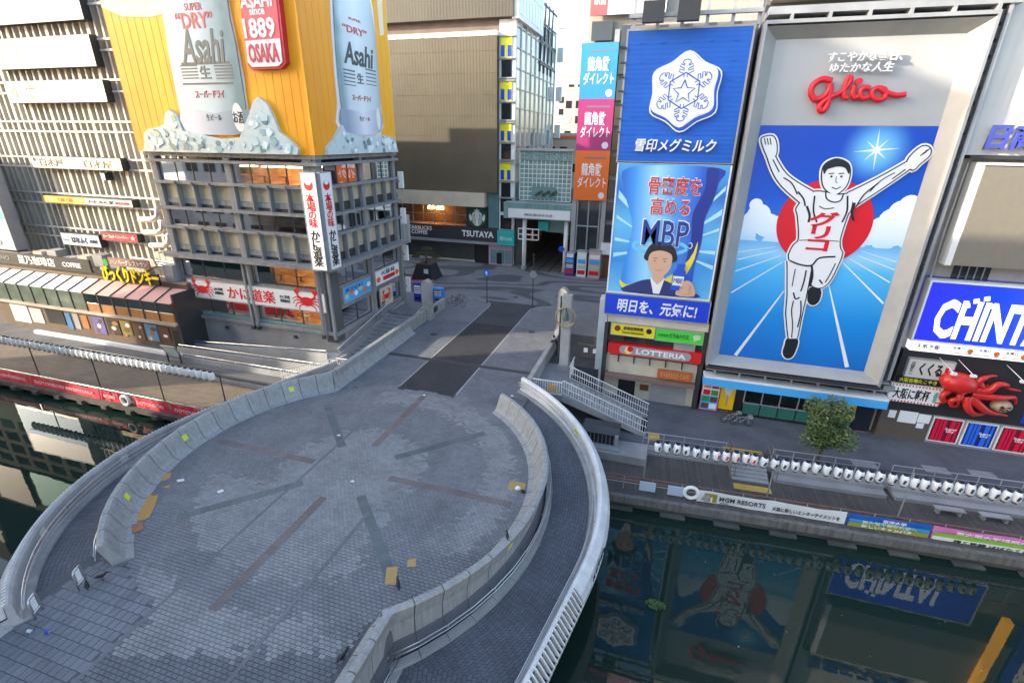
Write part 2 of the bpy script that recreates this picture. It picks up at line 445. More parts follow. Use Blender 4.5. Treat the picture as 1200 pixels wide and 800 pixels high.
while ty < 30:
    tx = -27.0 + (row % 2)*.17
    while tx < -17.9:
        cxm, cym = tx+.15, ty+.22
        if in_deck(cxm, cym) and hypot(cxm-CX, cym-CY) >= R_IN+.3 and cxm < -18.2: pave.append((tx, tx+.34, ty, ty+.4, 3))
        tx += .34
    ty += .4; row += 1
def seen_size(p):
    x, y = (p[0]+p[1])/2, (p[2]+p[3])/2
    d = Vector((x, y, 0))-EYE; w_ = d.dot(FW)
    u_ = 600+FPX*d.dot(RT)/w_; v_ = 400-FPX*d.dot(UP)/w_
    if not (0 < u_ < 1200 and 0 < v_ < 800): return 0
    return (p[1]-p[0])*(p[3]-p[2])/d.length_squared
paving = bpy.data.objects['bridge_deck']
pave.sort(key=seen_size, reverse=True)
cache = {}
for p in pave[:300]:
    key = (round(p[1]-p[0], 2), p[4])
    if key not in cache:
        mb = MB(); w2, h2 = (p[1]-p[0])/2, (p[3]-p[2])/2; tile_box(mb, -w2, w2, -h2, h2, .002)
        o = mesh_obj('paver', mb, TM[p[4]]); o.parent = paving; cache[key] = o
    else:
        o = cache[key].copy(); COL.objects.link(o)
    o.location = ((p[0]+p[1])/2, (p[2]+p[3])/2, random.uniform(-.002, .002))
mb = MB()
for p in pave[300:]:
    mb.cur = p[4]; tile_box(mb, p[0], p[1], p[2], p[3], random.uniform(-.003, .003))
part('paving', mb, TM, paving, stuff=True)
# radial inlay strips of brown and green slabs, sitting a few millimetres proud
for k in range(8):
    a = k*pi/4; brown = k % 2 == 0; r0, r1, hw = (2.5, 9.8, .23) if brown else (2.6, 8.6, .25)
    nn = int((r1-r0)/.5); ca, sa = cos(a), sin(a)
    for i in range(nn):
        b0 = r0+(r1-r0)*i/nn+.006; b1 = r0+(r1-r0)*(i+1)/nn-.006
        P = [(CX+ca*b-sa*c, CY+sa*b+ca*c, -.01) for b, c in ((b0, -hw), (b1, -hw), (b1, hw), (b0, hw))]
        part('inlay_slab', MB().prism(P, (0, 0, .0145+random.uniform(0, .002))), tile_brown if brown else tile_green, paving)
# steel joint, stone border lines and drain grooves
def dline(name, x0, x1, y0, y1, z, m): pbox(name, paving, m, x0, x1, y0, y1, -.02, z)
dline('expansion_joint', WALL_L+.35, WALL_R, 35.78, 36.22, .006, dark_met)
for xx in (-18.36, -13.62):
    dline('border_stone', xx-.07, xx+.07, 30.7, 35.75, .008, stone_ln); dline('border_stone', xx-.07, xx+.07, 36.25, 46.0, .008, stone_ln)
for xx, y0, y1 in ((-12.93, -1, 17.5), (-18.1, -1, 25)):
    dline('drain_groove', xx-.08, xx+.08, y0, y1, .006, tile_dk)
for xx, yy in ((-20.6, 41.5), (-11.6, 45.2), (-16.5, 56)):
    part('manhole_cover', MB().lathe((xx, yy, 0), [(.34, .004), (.34, .012)], 20), dark_met, paving)
# carriageway continues on the street
road = MB()
pts = [(-18.3, 46.03), (-13.7, 46.03)]
arcR = [(-13.7+2.2*(1-cos(a)), 51.5+2.2*sin(a)) for a in [i*pi/12 for i in range(7)]]
arcL = [(-18.3-2.2*(1-cos(a)), 51.5+2.2*sin(a)) for a in [i*pi/12 for i in range(6, -1, -1)]]
road.prism([(x, y, .0) for x, y in pts+arcR+arcL], (0, 0, .004))
st = struct('carriageway', road, mat('carriageway_paving', (.05,.05,.054), .8, .2, 2, dirt=.3))
mb = MB()
for sgn, xx in ((-1, -18.36), (1, -13.62)):
    mb.box(xx-.07, xx+.07, 46.03, 51.5, .0, .008)
    pts = [(xx+sgn*2.2*(1-cos(i*pi/16)), 51.5+2.2*sin(i*pi/16)) for i in range(9)]
    for a, b in zip(pts, pts[1:]): mb.bar((a[0], a[1], .003), (b[0], b[1], .003), .14, .01)
part('border_stone', mb, stone_ln, st)

# ---------------------------------------------------------------- parapets of the round plaza
def stations(seg=1.25):
    """inner wall path (right side): list of (x,y,dirx,diry); arc then straight towards the camera"""
    out = []; a0, a1 = 57., -50.; n = 17
    for i in range(n+1):
        a = radians(a0+(a1-a0)*i/n); out.append((CX+R_IN*cos(a), CY+R_IN*sin(a), cos(a), sin(a)))
    x, y = out[-1][0], out[-1][1]
    yy = y-.55
    while yy > -1.4:
        out.append((x-.12, yy, 1, 0)); yy -= 1.25
    return out
def flip(p): return (2*CX-p[0], 2*CY-p[1], p[2]) if len(p) == 3 else (2*CX-p[0], 2*CY-p[1])
def ramp_z(u): return -2.35*u            # u 0..1 along the ramp
N_ST = stations()
# cumulative length for ramp height
def ramp_param():
    L = [0]
    for a, b in zip(N_ST, N_ST[1:]): L.append(L[-1]+hypot(a[0]-b[0], a[1]-b[1])*1.2)
    T = 33.
    return [min(1, l/T) for l in L]
RU = ramp_param()
def prof(st, u, inset=0., panel=True):
    zb = ramp_z(u)-.15
    P = [(.0+inset, .0), (.30+inset, .10), (.46+inset, .34), (.74+inset, 1.08), (.84, 1.22-inset), (1.02, 1.24-inset), (1.12-inset, 1.14), (.86-inset, .25), (.80-inset, min(-.25, zb*.6)), (.62-inset, zb-.05), (.2, zb-.05), (.0+inset, -.02)]
    if zb > -.35: P[8] = (.80-inset, -.1); P[9] = (.7-inset, -.3); P[10] = (.2, -.3)
    return [(st[0]+st[2]*r, st[1]+st[3]*r, h) for r, h in P]
def lerp_st(a, b, t):
    dx, dy = a[2]+(b[2]-a[2])*t, a[3]+(b[3]-a[3])*t; h = hypot(dx, dy)
    return (a[0]+(b[0]-a[0])*t, a[1]+(b[1]-a[1])*t, dx/h, dy/h)
for side in (0, 1):
    lab = ('curved leaning concrete parapet between the round plaza and the right-hand ramp' if side == 0 else
           'curved leaning concrete parapet between the round plaza and the left-hand ramp')
    T = flip if side else (lambda p: p)
    base = T((N_ST[8][0], N_ST[8][1], 0.))
    root = thing('curved_parapet', lab, 'parapet', base)
    core = MB().sweep([[T(p) for p in prof(s_, u_, .035)] for s_, u_ in zip([lerp_st(N_ST[0], N_ST[1], .1)]+N_ST[1:], RU)]); part('core', core, dark_met, root)
    for i in range(len(N_ST)-1):
        a, b, ua, ub = N_ST[i], N_ST[i+1], RU[i], RU[i+1]
        rings = []
        L = hypot(a[0]-b[0], a[1]-b[1]); g = (.02 if i else .0)/L
        for t in (g, .5, 1-.02/L): rings.append([T(p) for p in prof(lerp_st(a, b, t), ua+(ub-ua)*t)])
        part('wall_panel', MB().sweep(rings), wall_panel, root)
    # dark skirt panels under the wall on the ramp side and a pale kerb at their foot
    sk_m = mat('skirt_metal', (.12,.13,.15), .45, .1, 2, dirt=.2); kb_m = mat('kerb_stone', (.30,.31,.30), .7, .12, 2, dirt=.3)
    for i in range(len(N_ST)-1):
        a, b, ua, ub = N_ST[i], N_ST[i+1], RU[i], RU[i+1]
        if ramp_z(ub) > -.35: continue
        L = hypot(a[0]-b[0], a[1]-b[1]); rs, rk = [], []
        for t in (.012/L, 1-.012/L):
            s_ = lerp_st(a, b, t); z = ramp_z(ua+(ub-ua)*t); zt = max(z+.05, min(.05, z+.9)); Q = lambda r, h: T((s_[0]+s_[2]*r, s_[1]+s_[3]*r, h))
            rs.append([Q(.80, zt), Q(.89, zt), Q(.93, z+.1), Q(.93, z-.05), Q(.70, z-.05)]); rk.append([Q(1.05, z-.05), Q(1.05, z+.13), Q(1.38, z+.11), Q(1.40, z-.05)])
        part('skirt_panel', MB().sweep(rs), sk_m, root); part('kerb', MB().sweep(rk), kb_m, root)
    # handrail on the ramp side
    mb = MB()
    for dz in (.62, .86):
        mb.tube([T((s_[0]+s_[2]*1.28, s_[1]+s_[3]*1.28, ramp_z(u_)+dz)) for s_, u_ in zip(N_ST, RU)], .028, 6)
    for s_, u_ in list(zip(N_ST, RU))[1::2]:
        mb.tube([T((s_[0]+s_[2]*.9, s_[1]+s_[3]*.9, ramp_z(u_)+.6)), T((s_[0]+s_[2]*1.28, s_[1]+s_[3]*1.28, ramp_z(u_)+.62)), T((s_[0]+s_[2]*1.28, s_[1]+s_[3]*1.28, ramp_z(u_)+.86))], .02, 5)
    part('handrail', mb, steel, root, smooth=True)

# outer ramp path
def outer_path():
    out = []; r = 14.1
    for i in range(21):
        a = radians(62-74*i/20); out.append((CX+r*cos(a), CY+r*sin(a), cos(a), sin(a)))
    a = radians(-12); tx, ty_ = sin(a), -cos(a); x, y = out[-1][0], out[-1][1]
    for k in range(1, 13): out.append((x+tx*k, y+ty_*k, cos(a), sin(a)))
    return out
OP = outer_path(); OL = [0]
for a, b in zip(OP, OP[1:]): OL.append(OL[-1]+hypot(a[0]-b[0], a[1]-b[1]))
OU = [l/33. for l in OL]
def inner_at(u):
    for i in range(len(RU)-1):
        if RU[i] <= u <= RU[i+1] and RU[i+1] > RU[i]:
            s_ = lerp_st(N_ST[i], N_ST[i+1], (u-RU[i])/(RU[i+1]-RU[i])); return s_
    return N_ST[-1]
ramp_tile = None
def ramp_mat():
    m = bpy.data.materials.new('ramp_paving'); m.use_nodes = True; n = m.node_tree.nodes; l = m.node_tree.links
    b = n['Principled BSDF']; b.inputs['Roughness'].default_value = .72
    tc = n.new('ShaderNodeUVMap'); br = n.new('ShaderNodeTexBrick'); l.new(tc.outputs[0], br.inputs['Vector'])
    br.inputs['Scale'].default_value = 1; br.inputs['Brick Width'].default_value = .3; br.inputs['Row Height'].default_value = .2; br.inputs['Mortar Size'].default_value = .012
    br.inputs['Color1'].default_value = (.108,.116,.138,1); br.inputs['Color2'].default_value = (.085,.092,.112,1); br.inputs['Mortar'].default_value = (.03,.03,.034,1)
    geo = n.new('ShaderNodeNewGeometry'); ns = n.new('ShaderNodeTexNoise'); ns.inputs['Scale'].default_value = .6; ns.inputs['Detail'].default_value = 8; l.new(geo.outputs['Position'], ns.inputs['Vector'])
    mn = n.new('ShaderNodeMapRange'); mn.inputs['To Min'].default_value = .6; mn.inputs['To Max'].default_value = 1.4; l.new(ns.outputs['Fac'], mn.inputs['Value'])
    c = n.new('ShaderNodeVectorMath'); c.operation = 'SCALE'; l.new(br.outputs['Color'], c.inputs[0]); l.new(mn.outputs[0], c.inputs['Scale']); l.new(c.outputs[0], b.inputs['Base Color'])
    bp = n.new('ShaderNodeBump'); bp.inputs['Strength'].default_value = .5; bp.inputs['Distance'].default_value = .02; l.new(br.outputs['Fac'], bp.inputs['Height']); bp.invert = True
    l.new(bp.outputs[0], b.inputs['Normal']); return m
ramp_tile = ramp_mat()
def oprof(s_, u, kind, inset=0.):
    z = ramp_z(u)
    if kind == 'smooth':
        P = [(0, z-.1), (.0, z+.16), (.06, z+.2), (.10, z+.95), (.18, z+1.08), (.34, z+1.10), (.66, z+.78), (.80, z+.42), (.74, z-.1), (.55, z-.75), (.2, z-.8)]
    else:
        P = [(0, z-.1), (.0, z+.16), (.06, z+.2), (.10, z+.95), (.18, z+1.08), (.28, z+1.10), (.33, z+1.04), (.36, z+.46), (.80, z+.40), (.74, z-.1), (.55, z-.75), (.2, z-.8)]
    return [(s_[0]+s_[2]*r, s_[1]+s_[3]*r, h) for r, h in P]
for side in (0, 1):
    T = flip if side else (lambda p: p)
    # floor of the ramp
    v = []; f = []; uvs = []
    for s_, u in zip(OP, OU):
        i_ = inner_at(u); pi_ = (i_[0]+i_[2]*.7, i_[1]+i_[3]*.7); po = (s_[0]+s_[2]*.05, s_[1]+s_[3]*.05); z = ramp_z(u)
        L = hypot(pi_[0]-po[0], pi_[1]-po[1])
        v.append(T((*pi_, z))); v.append(T((*po, z))); uvs.append((u*33, 0)); uvs.append((u*33, L))
    for i in range(len(OP)-1):
        q = (2*i, 2*i+1, 2*i+3, 2*i+2)
        f.append(q)
    mb = MB(); mb._add(v, f); ob = struct('ramp', mb, ramp_tile)
    ul = ob.data.uv_layers.new(name='UVMap')
    for lp in ob.data.loops: ul.data[lp.index].uv = uvs[lp.vertex_index]
    root = thing('ramp_parapet', 'white outer parapet sweeping round the right-hand ramp above the water' if side == 0 else
                 'grey outer parapet with toothed rim sweeping round the left-hand ramp', 'parapet', T((OP[10][0], OP[10][1], 0)))
    FIN0 = 22 if side == 0 else 1
    for i in range(0, len(OP)-1):
        kind = 'smooth' if i < FIN0-1 else 'fin'
        rings = []; a, b, ua, ub = OP[i], OP[i+1], OU[i], OU[i+1]; L = hypot(a[0]-b[0], a[1]-b[1]); g = .006/L
        for t in (g, 1-g): rings.append([T(p) for p in oprof(lerp_st(a, b, t), ua+(ub-ua)*t, kind)])
        part('parapet_panel', MB().sweep(rings), white_met if side == 0 else mat('parapet_grey', (.40,.40,.40), .5, .08, 1.5, dirt=.3, dscale=.8), root)
        if kind == 'fin':
            bk = []
            for t in (0, 1):
                s_ = lerp_st(a, b, t); z = ramp_z(ua+(ub-ua)*t); bk.append([T((s_[0]+s_[2]*r, s_[1]+s_[3]*r, z+h)) for r, h in ((.335, 1.0), (.365, .475), (.79, .415), (.79, .40), (.35, .46), (.32, 1.0))])
            part('slot_shade', MB().sweep(bk), black_m, root)  # black lining paints the shade in the gaps between slats
            nf = max(2, int(L/.21))
            for k in range(nf):
                t = (k+.5)/nf; s_ = lerp_st(a, b, t); z = ramp_z(ua+(ub-ua)*t)
                tx, ty_ = -s_[3], s_[2]; w_ = .034
                P = [(.26, z+1.12), (.40, z+1.08), (.86, z+.46), (.86, z+.38), (.30, z+.42)]
                mb = MB().prism([T((s_[0]+s_[2]*r-tx*w_, s_[1]+s_[3]*r-ty_*w_, h)) for r, h in P], (T((tx*2*w_, ty_*2*w_, 0))[0]-T((0,0,0))[0], T((tx*2*w_, ty_*2*w_, 0))[1]-T((0,0,0))[1], 0))
                part('slat', mb, white_met, root)
    mb = MB()
    for dz in (.55, .8):
        mb.tube([T((s_[0]-s_[2]*.14, s_[1]-s_[3]*.14, ramp_z(u)+dz)) for s_, u in zip(OP, OU)], .028, 6)
    for s_, u in list(zip(OP, OU))[::2]:
        z = ramp_z(u); mb.tube([T((s_[0]+s_[2]*.1, s_[1]+s_[3]*.1, z+.5)), T((s_[0]-s_[2]*.14, s_[1]-s_[3]*.14, z+.55)), T((s_[0]-s_[2]*.14, s_[1]-s_[3]*.14, z+.8))], .02, 5)
    part('handrail', mb, steel, root, smooth=True)
    # kerb of the ramp
    rings = [[T((s_[0]-s_[2]*.32, s_[1]-s_[3]*.32, ramp_z(u)-.05)), T((s_[0]-s_[2]*.28, s_[1]-s_[3]*.28, ramp_z(u)+.13)), T((s_[0]+.02*s_[2], s_[1]+.02*s_[3], ramp_z(u)+.13)), T((s_[0]+.02*s_[2], s_[1]+.02*s_[3], ramp_z(u)-.05))] for s_, u in zip(OP, OU)]
    part('kerb', MB().sweep(rings), concrete_l, root)

# ---------------------------------------------------------------- straight parapets
def straight_wall(label, x0, x1, ys, h, m=wall_panel, seg=2.4):
    root = thing('straight_parapet', label, 'parapet', ((x0+x1)/2, (ys[0]+ys[1])/2, 0))
    n = max(1, round((ys[1]-ys[0])/seg)); d = (ys[1]-ys[0])/n
    for i in range(n):
        a, b = ys[0]+i*d+.008, ys[0]+(i+1)*d-.008
        P = [(x0, -.05), (x1, -.05), (x1, h-.06), (x1-.05, h), (x0+.05, h), (x0, h-.06)]
        part('wall_panel', MB().prism([(x, a, z) for x, z in P], (0, b-a, 0)), m, root)
    pbox('core', root, dark_met, x0+.04, x1-.04, ys[0]+.02, ys[1]-.02, 0, h-.03)
    return root
straight_wall('long straight concrete parapet on the left of the street, leading to the left pillar', WALL_L-.32, WALL_L+.12, (29.4, 45.0), 1.25)
straight_wall('short concrete parapet with a dark plaque beyond the left pillar', WALL_L-.2, WALL_L+.2, (46.0, 49.4), 1.15)
pbox('plaque', bpy.data.objects['straight_parapet.001'], dark_met, WALL_L+.2, WALL_L+.24, 46.5, 47.4, .35, .95)
straight_wall('white straight parapet on the right of the street, a person leaning on it', WALL_R-.14, WALL_R+.26, (32.9, 45.6), 1.15, concrete_l)
def near_wall():
    root = thing('end_parapet', 'concrete parapet stub at the lower left edge of the picture', 'parapet', (-23.2, 6.5, 0))
    for i in range(4):
        y1 = 7.6-i*1.6; y0 = y1-1.58
        P = [(-22.55, 0), (-22.75, .3), (-23.0, 1.05), (-23.1, 1.2), (-23.35, 1.22), (-23.45, 1.1), (-23.4, -.2), (-22.6, -.2)]
        part('wall_panel', MB().prism([(x, y0, z) for x, z in P], (0, y1-y0, 0)), wall_panel, root)
near_wall()

# pillars
def pillar(label, x, y, w_, d_, h, round_top=True):
    root = thing('bridge_pillar', label, 'pillar', (x, y, 0))
    pbox('base', root, concrete, x-w_/2-.12, x+w_/2+.12, y-d_/2-.12, y+d_/2+.12, 0, .5)
    P = [(x-w_/2, .5), (x+w_/2, .5), (x+w_/2, h-.5)]
    if round_top: P += [(x+w_/2*cos(a), h-.5+.5*sin(a)) for a in [i*pi/8 for i in range(1, 8)]]
    else: P += [(x+w_/2, h), (x-w_/2, h)]
    P += [(x-w_/2, h-.5)] if round_top else []
    part('shaft', MB().prism([(a, y-d_/2, b) for a, b in P], (0, d_, 0)), concrete_l, root)
    return root
pl_l = pillar('round-topped stone pillar at the street end of the left parapet', -23.1, 45.5, .85, .9, 4.3)
pl_r = pillar('round-topped stone pillar with a lantern at the street end of the right parapet', -8.75, 46.1, .95, .9, 4.6)
def pil_lamp(root, x, y, z):
    mb = MB().lathe((x, y-.62, z), [(.05, .0), (.2, .12), (.22, .2), (.2, .85), (.26, .9), (.05, 1.15)], 10); part('lantern', mb, mat('bronze_green', (.07,.11,.09), .5, .2, 5), root)
    part('bracket', MB().box(x-.05, x+.05, y-.6, y-.44, z+.3, z+.42), dark_met, root)
pil_lamp(pl_r, -8.75, 46.1, 2.2)
pl_t = pillar('tall square stone pillar carrying a metal ring on the landing by the stairs', -6.8, 37.75, .72, .72, 6.5, False)
mb = MB().tube([(-6.8+.8*cos(a), 37.3, 4.75+.8*sin(a)) for a in [i*pi/14 for i in range(28)]], .075, 6, closed=True); part('ring', mb, mat('brass', (.30,.24,.14), .45, .1, 4, metal=.3), pl_t)
part('lamp', MB().lathe((-6.8, 37.2, 4.5), [(.08, 0), (.28, .1), (.22, .5), (.1, .8), (.04, 1.1)], 10), MATS['bronze_green'], pl_t)
part('pole', MB().tube([(-7.35, 37.9, 0), (-7.35, 37.9, 6.3)], .07, 8), dark_met, pl_t)

# ---------------------------------------------------------------- landing and stairs to the right quay
struct('landing', MB().box(WALL_R+.27, -6.0, 33.0, 38.58, -.5, -.002), tile_mid)
def stairs():
    root = thing('staircase', 'grey open stair with white steel railings going down to the right-hand quay', 'staircase', (-2.5, 34.5, STREET_R))
    x0, x1, y0, y1 = -6.0, .4, 33.3, 36.0; n = 15; dx = (x1-x0)/n; dz = -STREET_R/n
    for i in range(n): pbox('step', root, concrete, x0+i*dx, x0+(i+1)*dx+.03, y0+.06, y1-.06, -(i+1)*dz-.16, -(i+1)*dz)
    for yy in (y0, y1):
        P = [(x0, -.02), (x1, STREET_R+.12), (x1, STREET_R), (x1-.5, STREET_R-.02), (x0, -.62)]
        part('stringer', MB().prism([(x, yy-.05, z) for x, z in P], (0, .1, 0)), concrete_l, root)
        mb = MB()
        for k, hh in ((0, 1.15), (1, .62), (2, .12)): mb.tube([(x0, yy, hh), (x1, yy, STREET_R+hh+.1)], .045 if k == 0 else .03, 6)
        hr_ = part('handrail', mb, white_met, root)
        for i in range(34):
            t = (i+.5)/34; x = x0+(x1-x0)*t; z = STREET_R*t
            part('baluster', MB().box(x-.02, x+.02, yy-.015, yy+.015, z+.12, z+1.12), white_met, hr_)
    yy = 33.02
    mb = MB().tube([(WALL_R+.3, yy, 1.12), (x0, yy, 1.12), (x0, y0, 1.12)], .045, 6); mb.tube([(WALL_R+.3, yy, .1), (x0, yy, .1)], .03, 6); part('handrail', mb, white_met, root)
    for i in range(13):
        x = WALL_R+.4+i*.18; part('baluster', MB().box(x-.018, x+.018, yy-.015, yy+.015, .1, 1.1), white_met, root)
    pbox('notice_board', root, cardboard, -7.1, -6.5, yy-.06, yy-.03, .3, .85)
    mb = MB().tube([(x0, y1, 1.12), (x0, 38.0, 1.12)], .045, 6); part('handrail', mb, white_met, root)
    for i in range(9): part('baluster', MB().box(x0-.018, x0+.018, y1+.15+i*.2, y1+.18+i*.2, 0, 1.1), white_met, root)
stairs()

# ---------------------------------------------------------------- right bank: upper quay street, steps, lower deck
ANG = radians(3.6); UR = Vector((cos(ANG), sin(ANG), 0)); NR = Vector((sin(ANG), -cos(ANG), 0))   # along the bank, towards the water
RO = Vector((1.26, 32.4, 0))
def rb(s_, d, z): p = RO + UR*s_ + NR*d; return (p.x, p.y, z)     # s along the bank, d towards the water
struct('quay_street', MB().prism([rb(-12, -.02, -4.5), rb(60, -.02, -4.5), rb(60, -20, -4.5), rb(-12, -20, -4.5)], (0, 0, STREET_R+4.5)), mat('quay_paving', (.10,.108,.125), .8, .22, .8, .2, 30, dirt=.3, dscale=.5))
mb = MB(); mb.prism([rb(-14, .0, -5), rb(60, .0, -5), rb(60, 5.3, -5), rb(-14, 5.3, -5)], (0, 0, DECK_R+5-.06)); qd = struct('quay_deck', mb, quay)
# planks of the lower deck (run across)
mb = MB(); cnt = 0; q = -4.2; pl_list = []
while q < 26:
    pl_list.append(q); q += .16
for i, q in enumerate(pl_list):
    g = MB().prism([rb(q, .35, DECK_R-.06), rb(q+.148, .35, DECK_R-.06), rb(q+.148, 5.2, DECK_R-.06), rb(q, 5.2, DECK_R-.06)], (0, 0, .06))
    part('plank', g, wood_dark, qd)
mbm = MB(); mbm.obox(rb(11, 3.75, DECK_R+.02), UR*15, NR*.07, (0, 0, .03)); part('rust_rail', mbm, mat('rust', (.22,.09,.05), .8, .3, 5), qd)
# retaining step wall between street and lower deck
mb = MB()
for k in range(3):
    mb = MB().prism([rb(-5, -.02+k*.14, DECK_R-.05), rb(27, -.02+k*.14, DECK_R-.05), rb(27, .02+k*.14+.12, DECK_R-.05), rb(-5, .02+k*.14+.12, DECK_R-.05)], (0, 0, .62-k*.2)); part('ledge', mb, concrete, qd)
# steps down (two flights) with yellow tactile strips
for s0 in (4.9,):
    for k in range(5):
        part('step', MB().prism([rb(s0, .4+k*.3, DECK_R-.02), rb(s0+2.3, .4+k*.3, DECK_R-.02), rb(s0+2.3, .72+k*.3, DECK_R-.02), rb(s0, .72+k*.3, DECK_R-.02)], (0, 0, .56-k*.115)), concrete, qd)
    part('tactile_strip', MB().prism([rb(s0, 2.3, DECK_R+.004), rb(s0+2.3, 2.3, DECK_R+.004), rb(s0+2.3, 2.9, DECK_R+.004), rb(s0, 2.9, DECK_R+.004)], (0, 0, .01)), yellow_t, qd)
    part('tactile_strip', MB().prism([rb(s0-.3, -.9, STREET_R+.004), rb(s0+2.3, -.9, STREET_R+.004), rb(s0+2.3, -.5, STREET_R+.004), rb(s0-.3, -.5, STREET_R+.004)], (0, 0, .01)), yellow_t, qd)
part('tactile_strip', MB().prism([rb(-.6, -1.4, STREET_R+.004), rb(.2, -1.4, STREET_R+.004), rb(.2, -.5, STREET_R+.004), rb(-.6, -.5, STREET_R+.004)], (0, 0, .01)), yellow_t, qd)
# concrete planter ledges and the raised sitting steps
for s0, s1 in ((7.6, 14.2), (14.7, 26)):
    for k, (d0, d1, h) in enumerate(((.45, 1.0, .5), (1.0, 1.6, .25))):
        part('sitting_step', MB().prism([rb(s0, d0, DECK_R), rb(s1, d0, DECK_R), rb(s1, d1, DECK_R), rb(s0, d1, DECK_R)], (0, 0, h)), concrete, qd)
# ground slabs of paler stone on the street
for s0, d0 in ((13.0, -1.6), (17.5, -2.0), (20.3, -2.2), (24, -1.2)):
    part('paving_slab', MB().prism([rb(s0, d0, STREET_R), rb(s0+1.5, d0, STREET_R), rb(s0+1.5, d0+.8, STREET_R), rb(s0, d0+.8, STREET_R)], (0, 0, .008)), stone_ln, qd)
# quay edge and rubbing beams
part('edge_beam', MB().prism([rb(-12, 5.2, DECK_R-.5), rb(40, 5.2, DECK_R-.5), rb(40, 5.5, DECK_R-.5), rb(-12, 5.5, DECK_R-.5)], (0, 0, .5)), mat('edge_beam', (.15,.145,.135), .85, .3, 1.2, .4, 10, dirt=.5, dscale=.9, streak=True), qd)
for k in range(9):
    s0 = -3+k*3.2
    part('pile_cap', MB().prism([rb(s0, 5.31, WATER-.5), rb(s0+1.5, 5.31, WATER-.5), rb(s0+1.5, 5.75, WATER-.5), rb(s0, 5.75, WATER-.5)], (0, 0, .62)), quay, qd)
# ================================================================ GENERIC FACADE PIECES
def clear_glass():
    m = bpy.data.materials.new('clear_glass'); m.use_nodes = True; n = m.node_tree.nodes; l = m.node_tree.links; n.clear()
    o = n.new('ShaderNodeOutputMaterial'); t = n.new('ShaderNodeBsdfTransparent'); t.inputs[0].default_value = (.72,.75,.74,1)
    g = n.new('ShaderNodeBsdfGlossy'); g.inputs['Roughness'].default_value = .03; g.inputs[0].default_value = (.9,.92,.95,1)
    f = n.new('ShaderNodeFresnel'); f.inputs[0].default_value = 1.42; mx = n.new('ShaderNodeMixShader')
    l.new(f.outputs[0], mx.inputs[0]); l.new(t.outputs[0], mx.inputs[1]); l.new(g.outputs[0], mx.inputs[2]); l.new(mx.outputs[0], o.inputs[0]); return m
glass_c = clear_glass()
def Z(ox, oy, sc): return lambda *pts: [(ox+x/sc, oy+y/sc) for x, y in pts]
def windows(root, pl, s0, s1, t0, t1, n, m_fr, m_gl, d=0., fw=.07, rows=1, name='window', sub=True):
    """n panes side by side with a frame; each pane its own piece"""
    w_ = (s1-s0)/n; h_ = (t1-t0)/rows
    mb = MB()
    for i in range(n+1): pl.box(mb, s0+i*w_-fw/2, t0, s0+i*w_+fw/2, t1, d-.08, d+.03)
    for j in range(rows+1): pl.box(mb, s0+fw/2+.001, t0+j*h_-fw/2, s1-fw/2-.001, t0+j*h_+fw/2, d-.078, d+.028)
    fr = part(name, mb, m_fr, root)
    for j in range(rows):
        for i in range(n):
            a, b, c, e = s0+i*w_, t0+j*h_, s0+(i+1)*w_, t0+(j+1)*h_
            pp('pane', fr, pl, (a+fw/2, b+fw/2, c-fw/2, e-fw/2), d-.05, d-.03, m_gl)
    return fr
def sign(name, label, pl, r, d0, d1, m, fr=None, fw=.08, cat='sign', group=None):
    root = thing(name, label, cat, pl.P((r[0]+r[2])/2, r[1], d0), group)
    pp('panel', root, pl, r, d0, d1, m)
    if fr:
        mb = MB()
        pl.box(mb, r[0]-fw, r[1]-fw, r[2]+fw, r[1], d0, d1+.03); pl.box(mb, r[0]-fw, r[3], r[2]+fw, r[3]+fw, d0, d1+.03)
        pl.box(mb, r[0]-fw, r[1]+.001, r[0], r[3]-.001, d0, d1+.029); pl.box(mb, r[2], r[1]+.001, r[2]+fw, r[3]-.001, d0, d1+.029)
        part('frame', mb, fr, root)
    return root
def sub(r, a, b, c, e):
    """fractional sub-rectangle"""
    W, H_ = r[2]-r[0], r[3]-r[1]; return (r[0]+a*W, r[1]+b*H_, r[0]+c*W, r[1]+e*H_)
red_p = paint('red_paint', (205, 28, 40)); blue_p = paint('blue_paint', (18, 70, 200)); black_p = paint('black_paint', (22, 22, 26)); yellow_p = paint('yellow_paint', (250, 185, 15)); green_p = paint('green_paint', (40, 150, 60)); navy_p = paint('navy_paint', (28, 40, 110)); orange_p = paint('orange_paint', (236, 112, 22)); teal_p = paint('teal_paint', (40, 175, 170)); skyb_p = paint('sky_blue_paint', (70, 165, 225)); grey_p = paint('grey_paint', (150, 152, 156)); brown_p = paint('brown_paint', (110, 62, 34)); pink_p = paint('pink_paint', (200, 120, 150)); silver_p = paint('silver_paint', (190, 200, 208), .3)

# ================================================================ CRAB RESTAURANT BUILDING
FL = PL((0, 37.1, 0), (1, 0, 0), (0, -1, 0)); FR = PL((-28.4, 0, 0), (0, 1, 0), (1, 0, 0))
crab_con = mat('crab_concrete', (.255,.258,.265), .75, .15, 1.2, .2, 14, dirt=.35, dscale=.8, streak=True)
crab_dk = mat('crab_dark_column', (.085,.088,.095), .6, .15, 1.5, dirt=.2)
tan_pan = mat('tan_panel', (.50,.43,.31), .65, .10, 1.0, isl=.1, dirt=.25, streak=True)
warm_in = mat('warm_interior', (.42,.24,.11), .7, .5, 1.3)
floor_in = mat('interior_floor', (.36,.21,.10), .6, .3, 2)
lamp_e = mat('warm_lamp', (1.,.6,.25), .5, emit=9., emc=(1.,.55,.2)); lamp_s = mat('dining_lamp', (1.,.65,.3), .5, emit=7, emc=(1.,.62,.28))
CX0, CX1, CYB = -46.3, -28.4, 50.0
